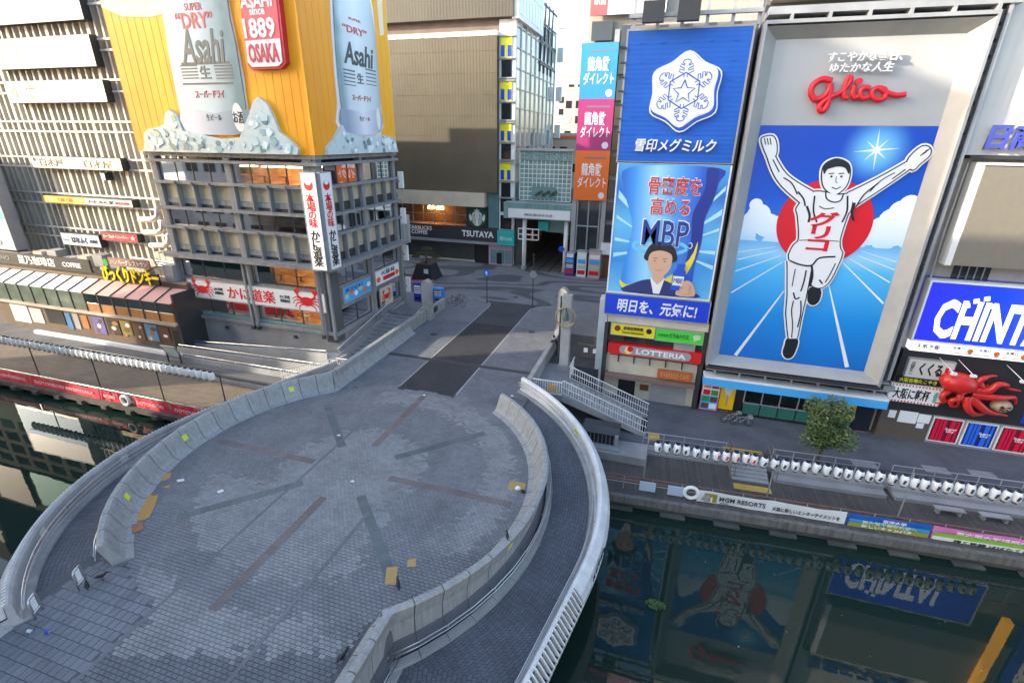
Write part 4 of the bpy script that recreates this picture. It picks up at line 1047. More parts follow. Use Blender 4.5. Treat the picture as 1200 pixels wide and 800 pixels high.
# ================================================================ COFFEE HOUSE AND GRILL along the left quay
FC = PL((0, 34.4, 0), (1, 0, 0), (0, -1, 0))
def coffee_row():
    root = thing('cafe_building', 'low brown cafe building with a row of white then pink glazed awning bays', 'building', (-57, 36.5, -2.4))
    x0, x1 = -72.0, -44.6
    pbox('lower_wall', root, mat('cafe_brown', (.13,.085,.055), .7, .25, 1, dirt=.3), x0, x1, 34.7, 39, -2.4, .55)
    pbox('upper_wall', root, mat('cafe_upper', (.15,.10,.07), .7, .25, 1), x0, x1, 36.3, 39.5, .5, 4.2)
    pbox('balcony_ledge', root, mat('cafe_ledge', (.45,.40,.33), .6, .1, 1, dirt=.3), x0-.2, x1+.1, 34.0, 36.3, .55, .85)
    pbox('roof', root, mat('flat_roof', (.30,.25,.19), .85, .3, .8, dirt=.4), x0, x1, 36.2, 40.4, 4.15, 4.35)
    n = 14; w_ = (x1-x0)/n
    wh = mat('awning_white', (.70,.72,.70), .45, .08, 1, isl=.05); pk = mat('awning_pink', (.62,.34,.30), .5, .1, 1, isl=.05); wd = mat('bay_wood', (.36,.16,.045), .5, .35, 2.5)
    for i in range(n):
        a, b = x0+i*w_, x0+(i+1)*w_; pink = i >= 8; g = .06
        part('awning', MB().prism([(a+g, 34.15, 2.78), (b-g, 34.15, 2.78), (b-g, 36.2, 3.62), (a+g, 36.2, 3.62)], (0, 0, .07)), pk if pink else wh, root)
        part('awning_rib', MB().bar((a, 34.1, 2.85), (a, 36.25, 3.72), .1, .14), dark_met, root)
        pp('bay_window', root, FC, (a+g, 1.75 if pink else .95, b-g, 2.74), .17, .2, glass_c if pink else mat('bay_green_glass', (.13,.16,.13), .12, .5, .9))
        if pink: 
            pp('bay_apron', root, FC, (a+g, .9, b-g, 1.72), .1, .2, wd)
            if i % 1 == 0: part('globe_lamp', MB().ellipsoid(((a+b)/2-.2, 34.9, 2.3), .13, .13, .13, 8, 6), lamp_e if i in (8, 9, 10, 11, 12) else white_p, root)
        pp('bay_post', root, FC, (a-.06, .85, a+.06, 2.8), .08, .26, dark_met)
    pbox('end_wall', root, dark_met, x1, x1+.25, 34.3, 39, -2.4, 3.7)
    # shopfront panels along the quay
    cols = [(-69.5, -66.8, white_p), (-66.5, -64.6, paint('pinkish_panel', (205, 190, 190))), (-63.9, -61.2, black_p), (-61.0, -60.2, paint('mut_blue', (60, 120, 170))), (-59.8, -59.0, grey_p), (-58.6, -57.7, paint('mut_orange', (170, 110, 60))), (-57.0, -55.3, paint('violet_poster', (104, 98, 150))), (-54.9, -53.2, paint('dark_poster', (44, 38, 36))), (-53.0, -51.5, paint('olive_poster', (120, 110, 50))), (-51.0, -49.9, paint('tan_poster', (110, 82, 62))), (-49.6, -48.0, paint('sky_poster', (86, 140, 180))), (-47.6, -46.4, paint('rose_poster', (96, 62, 52)))]
    for i, (a, b, m) in enumerate(cols):
        f = pp('poster', root, PL((0, 34.7, 0), (1, 0, 0), (0, -1, 0)), (a, -1.9+.2*(i % 3), b, .1-.12*(i % 2)), 0, .06, m)
        if i > 5:
            for k in range(3): ppoly('food_picture', f, PL((0, 34.7, 0), (1, 0, 0), (0, -1, 0)), circ(a+(b-a)*(.3+.2*k), -1.5+.55*k, (b-a)*(.16+.05*((i*k) % 3)), 10, (b-a)*.14), .061+.004*k, .07+.004*k, (cream, MATS['mut_orange'], brown_p, white_s, MATS['rose_poster'])[(i*2+k) % 5])
    part('door', MB().box(-46.0, -45.0, 34.62, 34.7, -2.3, -.2), black_m, root)
    # white beam barrier along the foot
    solo('bench_beam', MB().box(-64.6, -44.2, 33.35, 33.75, -2.38, -2.05), white_p, 'long low white beam along the foot of the cafe front', 'bench', (-54, 33.5, -2.4))
    # service stack of ducts between cafe roof and restaurant
    du = thing('duct_stack', 'stack of beige ventilation ducts and pipes beside the grey restaurant building', 'ducts', (-48.5, 38, 4.35))
    dm = mat('duct_beige', (.50,.44,.36), .55, .15, 1.5, dirt=.3); dp = mat('duct_silver', (.55,.54,.52), .35, .1, 2, metal=.4)
    for k, (x, z, w2) in enumerate(((-50.2, 9.8, 2.6), (-50, 8.5, 2.8), (-49.6, 7.2, 2.4))):
        part('pipe_bend', MB().tube([(x-1.4, 38.6, z), (x+.4, 38.6, z+.1), (x+1.3, 38.5, z+.5), (x+1.7, 38.4, z+1.4)], .3, 8), dp, du, smooth=True)
    for k in range(5): pbox('duct_box', du, dm, -49.6+k*.72, -48.95+k*.72, 37.6, 38.7, 6.0-.06*k, 6.8-.06*k)
    for k in range(4): part('duct_box', MB().obox((-51.8+k*.75, 37.6, 4.8+.3*k), (.34, 0, .14), (0, .5, 0), (-.12, 0, .32)), dm, du)
    for k in range(4): pbox('duct_box', du, dm, -49.2+k*.8, -48.5+k*.8, 36.9, 37.6, 4.45, 5.3+.1*k)
    pbox('air_conditioner', du, grey_met, -47.1, -45.9, 36.2, 37.0, 4.4, 6.0)
    for k in range(3): part('pipe', MB().tube([(-52-.2*k, 37.3, 5.6+.25*k), (-46.5, 37.2, 5.5+.25*k)], .06, 5), dp, du)
    for k in range(8): pbox('roof_unit', du, (grey_met, dm, concrete)[k % 3], -70+k*2.3, -68.6+k*2.3, 37.5, 38.6, 4.36, 5.3+.3*(k % 3))
coffee_row()
FS = PL((0, 35.6, 0), (1, 0, 0), (0, -1, 0))
r = (-73.5, 4.5, -56.3, 5.85); sg = sign('coffee_sign', 'dark sign band with white coffee house lettering above the white awnings', FS, r, -.2, 0, paint('sign_charcoal', (48, 46, 46)))
txt(sg, FS, 'HOSHINO', (-72.4, 4.95, -68.4, 5.4), .0, grey_p); txt(sg, FS, '星乃珈琲店', (-67.0, 4.7, -61.4, 5.65), .0, white_s, .015); txt(sg, FS, 'COFFEE', (-60.3, 4.9, -57.6, 5.4), .0, white_s, .02)
r = (-54.6, 3.95, -47.0, 5.6); sg = thing('grill_sign', 'black sign with fat yellow lettering and a small brown board above the pink awnings', 'sign', FS.P(-51, 3.9, .2))
pp('panel', sg, FS, (-54.2, 4.1, -47.0, 5.2), .0, .2, black_p); txt(sg, FS, 'びっくりドンキー', (-54.4, 4.0, -46.9, 5.6), .2, paint('bright_yellow', (250, 214, 20)), .03, thick=.1)
pp('upper_board', sg, FS, (-53.2, 5.65, -47.8, 6.45), .0, .15, paint('board_brown', (140, 104, 92))); txt(sg, FS, 'ハンバーグレストラン', (-52.9, 5.8, -48.1, 6.3), .15, white_s, .01)
ppoly('leaf_mark', sg, FS, circ(-53.6, 5.9, .3, 10, .4), .1, .2, green_p)

# ================================================================ LEFT QUAY
lq = struct('left_quay_street', MB().prism([(-130, 31.6, -4.6), (-28.6, 31.6, -4.6), (-28.6, 46, -4.6), (-130, 46, -4.6)], (0, 0, 4.6+STREET_R)), mat('left_paving', (.13,.13,.135), .8, .2, .8, .2, 30, dirt=.3))
ld = struct('left_quay_deck', MB().box(-130, -27.2, 26.0, 31.6, -4.6, DECK_R-.06), quay)
for i in range(60):
    y = 26.05+i*.0925
    g = MB().box(-75, -29.5, y, y+.084, DECK_R-.06, DECK_R); part('plank', g, wood_deck, ld)
part('step', MB().box(-75, -29.0, 31.45, 31.75, DECK_R, DECK_R+.35), concrete, ld)
for k in range(16):
    x = -72+k*2.8; part('support_bracket', MB().prism([(x, 25.3, -3.7), (x, 26.0, -4.1), (x, 26.0, -3.4), (x, 25.3, -3.4)], (.55, 0, 0)), quay, ld)
part('edge_beam', MB().box(-130, -28.5, 25.55, 26.0, -3.62, -3.2), quay, ld)
# red banners on the rail
ban_red = mat('banner_red', s2l((222, 52, 70)), .7, .12, 1.2, bump=.6, bscale=3); FQ = PL((0, 25.9, 0), (1, 0, 0), (0, -1, 0))
def cloth(pl, s0, t0, s1, t1, d, amp=.05, sag=.06, n=18, seed=0):
    rnd = random.Random(seed); mb = MB(); ph = [rnd.uniform(0, 6) for _ in range(4)]; rows = 4; vs = []; fs = []
    for j in range(rows+1):
        for i in range(n+1):
            a = i/n; b = j/rows
            dd = d + amp*(sin(a*14+ph[0]+b*1.5)*.5+sin(a*31+ph[1]-b*2)*.3) ; tt = t0+(t1-t0)*b - sag*sin(pi*((a*2.0) % 1))*(1-.5*b)
            vs.append(pl.P(s0+(s1-s0)*a, tt, dd))
    for j in range(rows):
        for i in range(n): q = j*(n+1)+i; fs.append((q, q+1, q+n+2, q+n+1))
    mb._add(vs, fs); return mb
edges = [-71, -64.5, -58.2, -53.0, -44.6, -42.1, -40.9, -36.8, -32.6]; LBL = ['far left of the picture', 'second from the left edge', 'third from the left edge', 'long one left of the life ring', 'short one touching the life ring', '', 'just right of the life ring', 'nearest the curved ramp']
for i in range(8):
    if i == 5: continue
    a, b = edges[i]+.1, edges[i+1]-.1
    t = thing('red_banner', 'red cloth banner on the quay rail, '+LBL[i], 'banner', ((a+b)/2, 25.9, DECK_R), 'red banners along the left quay rail')
    part('cloth', cloth(FQ, a, -3.15, b, -2.2, .0, .09, .17, 26, i), ban_red, t, smooth=True)
    txt(t, FQ, 'DOTONBORI RIVERWALK' if b-a > 4 else 'DOTONBORI', (a+.5, -2.85, b-.5, -2.55), .09, paint('banner_ink', (236, 200, 206)), 0)
lr = solo('life_ring', MB().tube([(-41.5+.42*cos(a), 25.75, -2.7+.42*sin(a)) for a in [i*pi/12 for i in range(24)]], .12, 8, closed=True), white_p, 'white life ring hanging between the red banners on the left quay', 'life ring', (-41.5, 25.75, -2.7), smooth=True)
rl = thing('quay_rail', 'thin steel rail with posts along the edge of the left wooden deck', 'railing', (-50, 25.98, DECK_R))
part('rail', MB().tube([(-75, 25.98, -2.15), (-31, 25.98, -2.15)], .03, 6), steel, rl)
for k in range(20): part('post', MB().box(-74.5+k*2.2, -74.44+k*2.2, 25.97, 26.02, DECK_R, -2.15), steel, rl)
for x in (-53.0, -45.4, -38.2, -31.6):
    lab = {-53.0: 'leftmost thin dark pole holding the lantern string over the left quay', -45.4: 'second thin dark lantern pole over the left quay', -38.2: 'third thin dark lantern pole on the sunlit deck', -31.6: 'last thin dark lantern pole close to the curved ramp'}[x]
    t = thing('lantern_pole', lab, 'pole', (x, 26.6, DECK_R), 'lantern poles on the left quay')
    part('shaft', MB().tube([(x, 26.6, DECK_R), (x, 26.6, .75)], .05, 6), dark_met, t); part('foot_plate', MB().box(x-.12, x+.12, 26.48, 26.72, DECK_R, DECK_R+.04), dark_met, t)
def ordinal(n):
    w1 = ['', 'first', 'second', 'third', 'fourth', 'fifth', 'sixth', 'seventh', 'eighth', 'ninth', 'tenth', 'eleventh', 'twelfth', 'thirteenth', 'fourteenth', 'fifteenth', 'sixteenth', 'seventeenth', 'eighteenth', 'nineteenth']
    if n < 20: return w1[n]
    t = {2: 'twent', 3: 'thirt', 4: 'fort', 5: 'fift'}[n//10]
    return t+'ieth' if n % 10 == 0 else t+'y-'+w1[n % 10]
# white paper lanterns
lant_w = mat('lantern_paper', (.78,.78,.77), .6, .05, 3)
def lantern_mesh():
    t = thing('paper_lantern', '', 'lantern', (0, 0, 0)); 
    pr = []
    for k in range(9):
        a = -1+2*k/8; rr = .235*(1-.38*a**4)-(.01 if k % 2 else 0); pr.append((rr, .34*a))
    part('paper_body', MB().lathe((0, 0, 0), pr, 12), lant_w, t, smooth=True)
    part('cap', MB().lathe((0, 0, 0), [(.14, .34), (.14, .43)], 10), black_m, t); part('foot', MB().lathe((0, 0, 0), [(.13, -.41), (.13, -.34)], 10), black_m, t)
    return t
lp = lantern_mesh(); lp['group'] = 'white lanterns strung along the left quay'
sp = .62; nl = 40; first = True
for i in range(nl):
    loc = (-56.6+i*sp, 26.6, .55+.0*sin(i))
    lo = lp if i == 0 else copy_tree(lp, loc)
    lo.location = loc; lo.rotation_euler = (random.uniform(-.08, .08), random.uniform(-.1, .1), random.uniform(0, 6)); lo['label'] = 'white paper lantern over the left quay, '+ordinal(nl-i)+' from the ramp end of its row'
solo('lantern_string', MB().tube([(-57.5, 26.6, 1.06), (-31.4, 26.6, 1.06)], .02, 5), black_m, 'black wire carrying the lantern row over the left quay', 'wire', (-45, 26.6, 1.06))
# left foot of the ramp: landing, stepped walls, railings, info board
def left_access():
    lw = mat('access_wall', (.34,.345,.35), .7, .12, 1.5, .2, 14, dirt=.25)
    pbox_ = lambda *a: MB().box(*a)
    root = thing('access_ramp', 'grey concrete access ramp with low walls in front of the restaurant', 'ramp', (-37, 35, STREET_R))
    part('ramp_slab', MB().prism([(-46.5, 35.5, STREET_R), (-27.5, 35.5, STREET_R), (-27.5, 35.5, -1.2), (-46.5, 35.5, -2.38)], (0, 1.55, 0)), lw, root)
    for y, h0, h1 in ((35.35, -1.75, -.65), (34.1, -1.7, -1.4), (32.9, -1.95, -1.9)):
        part('low_wall', MB().prism([(-45.2, y, STREET_R), (-28.5, y, STREET_R), (-28.5, y, h1), (-45.2, y, h0)], (0, .22, 0)), lw, root)
        part('handrail', MB().tube([(-45.0, y+.1, h0+.28), (-28.6, y+.1, h1+.28)], .04, 6), steel, root)
        for k in range(9): x = -44.5+k*1.9; part('rail_post', MB().box(x-.02, x+.02, y+.08, y+.12, h0+(h1-h0)*(x+45)/16.4-.03, h0+(h1-h0)*(x+45)/16.4+.28), steel, root)
    struct('ramp_landing', MB().box(-29.6, -23.55, 31.2, 36.0, -4.6, STREET_R+.02), concrete)
    t = thing('landing_railing', 'white zigzag railing round the landing at the far end of the left ramp', 'railing', (-27, 34, STREET_R))
    z0 = -.95
    path = [(-30.6, 31.6), (-27.6, 35.4), (-23.7, 35.6)]
    for zz in (0, -.55): part('rail', MB().tube([(x, y, z0+zz) for x, y in path], .045, 6), white_met, t)
    for (a, b) in zip(path, path[1:]):
        L = hypot(b[0]-a[0], b[1]-a[1]); n = int(L/.2)
        for k in range(n):
            f = (k+.5)/n; x, y = a[0]+(b[0]-a[0])*f, a[1]+(b[1]-a[1])*f
            part('baluster', MB().box(x-.018, x+.018, y-.018, y+.018, STREET_R+.02, z0), white_met, t)
    solo('tactile_patch', MB().box(-26.4, -24.4, 32.6, 33.6, STREET_R+.024, STREET_R+.034), yellow_t, 'yellow tactile paving patch on the left ramp landing', 'paving', (-25.4, 33, STREET_R+.02))
    b = thing('info_board', 'grey information board with a pale map at the end of the left lantern row', 'sign', (-44.6, 32.2, STREET_R))
    part('panel', MB().obox((-43.6, 32.3, -1.3), (.9, 0, 0), (0, .03, .02), (0, -.3, .75)), grey_met, b); part('map', MB().obox((-43.6, 32.26, -1.28), (.7, 0, 0), (0, .01, .005), (0, -.22, .55)), paint('map_pale', (190, 214, 212)), b)
    for x in (-44.4, -42.8): part('post', MB().box(x-.05, x+.05, 32.3, 32.4, STREET_R, -1.2), dark_met, b)
    # stair trench between restaurant and bridge
    s2 = thing('side_stair', 'sunken stair with grey walls between the restaurant and the left street parapet', 'stair', (-26, 43, -2.4))
    for k in range(14): part('step', MB().box(-28.2, -23.5, 36.2+k*.72, 36.95+k*.72, -2.4, -2.2+k*.155), concrete, s2)
    part('side_wall', MB().prism([(-28.35, 36.2, -2.4), (-28.35, 49.5, -2.4), (-28.35, 49.5, .3), (-28.35, 36.2, -1.2)], (.3, 0, 0)), lw, s2)
    part('handrail', MB().tube([(-23.75, 35.6, -.8), (-23.75, 45.0, 1.15), (-23.75, 46.5, 1.15)], .045, 6), white_met, s2)
    part('handrail', MB().tube([(-27.9, 36.2, -.4), (-27.9, 46.5, 1.3)], .04, 6), white_met, s2)
left_access()
# ================================================================ STREET END: BOOKSHOP / COFFEE BUILDING
FT = PL((0, 71.5, 0), (1, 0, 0), (0, -1, 0)); TX1 = -21.55; FTS = PL((TX1, 0, 0), (0, 1, 0), (1, 0, 0))
khaki = mat('khaki_mesh', (.235,.20,.135), .6, .10, .6, dirt=.25, dscale=.2)
def ribbed(name, col, scale, axis='X'):
    m = mat(name, col, .6, .08, .5, dirt=.2, dscale=.2); n = m.node_tree.nodes; l = m.node_tree.links
    geo = n.new('ShaderNodeNewGeometry'); sx = n.new('ShaderNodeSeparateXYZ'); l.new(geo.outputs['Position'], sx.inputs[0])
    ma = n.new('ShaderNodeMath'); ma.operation = 'MULTIPLY'; ma.inputs[1].default_value = scale; l.new(sx.outputs[axis], ma.inputs[0])
    sn = n.new('ShaderNodeMath'); sn.operation = 'SINE'; l.new(ma.outputs[0], sn.inputs[0]); bp = n.new('ShaderNodeBump'); bp.inputs['Strength'].default_value = .2; bp.inputs['Distance'].default_value = .02
    l.new(sn.outputs[0], bp.inputs['Height']); l.new(bp.outputs[0], n['Principled BSDF'].inputs['Normal']); return m
khaki = ribbed('khaki_led_mesh', (.098,.082,.052), 14); khaki2 = ribbed('upper_led_mesh', (.072,.066,.052), 14)
def bookshop():
    root = thing('bookshop_building', 'corner building with a huge khaki screen and coffee shop windows at the street end', 'building', (-32, 78, 0))
    x0 = -46.0
    pbox('core', root, mat('bookshop_core', (.12,.12,.12), .7, .2, .5), x0, TX1-.3, 72.2, 95, 8.7, 34); pbox('core', root, MATS['bookshop_core'], x0, TX1-.3, 74.6, 95, 0, 8.7); pbox('cafe_floor', root, floor_in, x0, TX1-.3, 72.0, 74.6, 5.2, 5.4)
    pp('main_screen', root, FT, (x0, 10.55, -23.85, 30.2), -.6, .9, khaki)
    for k in range(7): pp('screen_seam', root, FT, (x0, 12.9+k*2.6, -23.86, 12.94+k*2.6), .9, .93, khaki)
    pp('light_strip', root, FT, (x0, 30.2, -23.85, 30.75), -.3, .95, white_p)
    for k in range(12): pp('strip_joint', root, FT, (x0+k*1.9, 30.22, x0+k*1.9+.35, 30.73), .95, .97, cream)
    pp('recess_band', root, FT, (x0, 30.75, TX1-.4, 32.2), -.6, -.2, mat('rust_band', (.16,.12,.10), .8, .4, .6))
    pp('upper_screen', root, FT, (x0, 32.2, TX1-.1, 42), -.6, .9, khaki2)
    # white strip with the yellow and blue T signs and small windows
    pp('strip_wall', root, FT, (-23.83, .0, TX1-.02, 32.1), -.6, -.05, white_p)
    zz = 30.1
    for k in range(4):
        t = pp('t_sign', root, FT, (-23.6, zz-2.35, -22.05, zz), -.05, .1, paint('t_yellow', (238, 232, 30)))
        for a in (-23.55, -22.6): pp('blue_leg', t, FT, (a, zz-2.25, a+.5, zz-.95), .1, .13, blue_p)
        w1 = zz-2.65; w0 = w1-2.0
        pp('window', root, FT, (-23.5, w0, -22.1, w1), -.05, .04, glass_d)
        if k != 1: pp('window', root, FT, (-23.5, w0-1.6, -22.1, w0-.25), -.05, .04, glass_d if k else grey_met)
        for z in (zz-2.45, zz+.1, w0-.12): pp('floor_rail', root, FT, (-23.85, z-.08, TX1+.05, z+.08), -.04, .3, grey_met)
        zz -= 5.15
    # glazed side
    w_ = (95-71.6)/9
    pbox('side_wall', root, glass_l, TX1-.28, TX1-.2, 71.9, 95, 6, 33.8)
    for i in range(9):
        for j in range(11):
            y = 71.7+i*w_; z = 7.2+j*2.42
            pp('window_pane', root, FTS, (y+.08, z+.08, y+w_-.08, z+2.34), -.15, -.1, (glass_l, glass_l, mat('bright_glass', (.55,.56,.55), .05, .3, .3, spec=.9), glass_g)[(i*5+j*3) % 4])
    for i in range(10): pp('mullion', root, FTS, (71.7+i*w_-.09, 6, 71.7+i*w_+.09, 33.9), -.1, .05, white_p)
    for j in range(12): pp('transom', root, FTS, (71.7, 7.2+j*2.42-.07, 95, 7.2+j*2.42+.07), -.1, .02, grey_met)
    pp('upper_side', root, FTS, (70.9, 32.0, 84, 42), -.4, .5, white_p)
    for i in range(8): 
        for j in range(3): pp('window_pane', root, FTS, (71.3+i*1.55, 32.6+j*2.8, 72.6+i*1.55, 35+j*2.8), .5, .53, glass_l)
    # open steel frame at the far top of the side
    for y in (84.5, 87, 89.5, 92): part('frame_post', MB().box(TX1-.1, TX1+.1, y, y+.25, 27.5, 37), dark_met, root)
    for z in (28.5, 31.5, 34, 36.5): part('frame_beam', MB().box(TX1-.1, TX1+.1, 84, 95, z, z+.25), dark_met, root)
    for y in (84.6, 87.1, 89.6): part('frame_brace', MB().bar((TX1, y, 28.6), (TX1, y+2.4, 36.4), .12, .12), dark_met, root)
    for z in (18, 24, 30, 35): pbox('side_sign_box', root, white_p, TX1+.2, TX1+1.2, 95.2, 96, z, z+2.2)
    # first floor cafe
    pp('canopy', root, FT, (-41.5, 8.55, -25.6, 10.5), .0, 1.5, cream)
    pp('cafe_back', root, FT, (x0, 5.5, -25.6, 8.5), -2.6, -2.5, mat('cafe_room', (.13,.09,.06), .8, .4, .6))
    windows(root, FT, -41.5, -29.0, 5.6, 8.5, 7, grey_met, glass_c, .0, .1, 2)
    for x in (-35.6, -35.0, -34.1, -33.5): part('pendant_lamp', MB().lathe((x, 72.6, 7.6), [(.05, .5), (.25, .4), (.3, .0)], 10), mat('cafe_lamp', (1,.5,.15), .5, emit=14., emc=(1,.42,.1)), root)
    pp('pier', root, FT, (-29.0, 5.5, -25.6, 8.6), -.3, .1, dark_met)
    pp('glass_slot', root, FT, (-25.5, 3.5, -23.9, 10.4), -.3, .0, glass_g)
    pp('fascia', root, FT, (-45, 3.45, -23.9, 5.45), .0, .5, paint('fascia_dark', (52, 54, 60)))
    pp('fascia_sill', root, FT, (-45, 3.05, -23.6, 3.4), .0, .9, grey_met)
    pp('shutter', root, FT, (-41.5, .35, -27.8, 3.0), -.1, .0, mat('shutter_dark', (.07,.07,.072), .55, .15, 1, dirt=.2))
    for k in range(8): pp('shutter_rib', root, FT, (-41.4, .5+k*.31, -27.9, .56+k*.31), .0, .03, dark_met)
    pp('shutter_foot', root, FT, (-41.5, .05, -27.8, .33), -.1, .03, cream)
    pp('entrance', root, FT, (-27.6, .0, -25.5, 3.0), -.1, .05, black_m)
    # side strip below the teal sign
    pp('kiosk_wall', root, FT, (-25.3, .0, -21.6, 3.0), .05, .5, mat('kiosk_pink', (.48,.30,.40), .6, .1, 1))
    for a in (-25.0, -23.8, -22.7): pp('kiosk_window', root, FT, (a, .3, a+1.0, 2.3), .5, .55, glass_g)
    pp('kiosk_poster', root, FT, (-24.0, .2, -23.2, 1.9), .56, .6, black_p)
    for z in (7.6, 10.1): pp('window', root, FT, (-23.6, z-2.2, -21.9, z-.2), -.05, .06, glass_d)
    txt(root, FT, 'STARBUCKS\nCOFFEE', (-38.9, 3.9, -34.6, 5.2), .5, white_s, .02); txt(root, FT, 'TSUTAYA', (-29.6, 4.0, -24.5, 4.95), .5, white_s, .03)
    teal = sign('teal_sign', 'turquoise lightbox sign with white lettering on the bookshop corner', FT, (-23.7, 3.2, -21.1, 5.35), .5, 1.2, teal_p, None); txt(teal, FT, '両替 EXCHANGE', (-23.3, 3.9, -21.4, 4.5), 1.2, white_s)
    # round coffee emblem: green ring, white crowned figure with flowing hair
    em = thing('coffee_emblem', 'round green and white coffee emblem above the bookshop lettering', 'sign', FT.P(-27.2, 5.5, .4))
    cx, cy = -27.15, 6.95; R0 = 1.45
    ppoly('disc', em, FT, circ(cx, cy, R0, 32), .1, .4, paint('coffee_green', (14, 88, 58))); 
    ppoly('white_field', em, FT, smooth2([(cx+R0*a, cy+R0*b) for a, b in ((-.62,-.2),(-.55,.1),(-.5,.35),(-.36,.5),(-.2,.5),(0,.62),(.2,.5),(.36,.5),(.5,.35),(.55,.1),(.62,-.2),(.45,-.6),(.2,-.85),(-.2,-.85),(-.45,-.6))], 3), .4, .42, white_s)
    for s_ in (-1, 1):
        for k, (a, b, c, e) in enumerate(((.28,.34,.36,-.7), (.42,.25,.5,-.5), (.16,-.1,.22,-.82))): ppoly('hair_line', em, FT, stroke2([(cx+s_*R0*a, cy+R0*b), (cx+s_*R0*(a+.04), cy+R0*(b+e)/2), (cx+s_*R0*c, cy+R0*e)], .09), .42, .43, MATS['coffee_green'])
        ppoly('tail', em, FT, smooth2([(cx+s_*R0*a, cy+R0*b) for a, b in ((.62,.1),(.82,.3),(.85,-.1),(.7,-.45))], 3), .4, .415, white_s)
    ppoly('crown', em, FT, [(cx+R0*a, cy+R0*b) for a, b in ((-.22,.5),(-.3,.78),(-.12,.66),(0,.92),(.12,.66),(.3,.78),(.22,.5))], .42, .43, white_s)
    ppoly('mouth_line', em, FT, stroke2([(cx-.15, cy+.12), (cx+.15, cy+.12)], .06), .42, .435, MATS['coffee_green'])
bookshop()

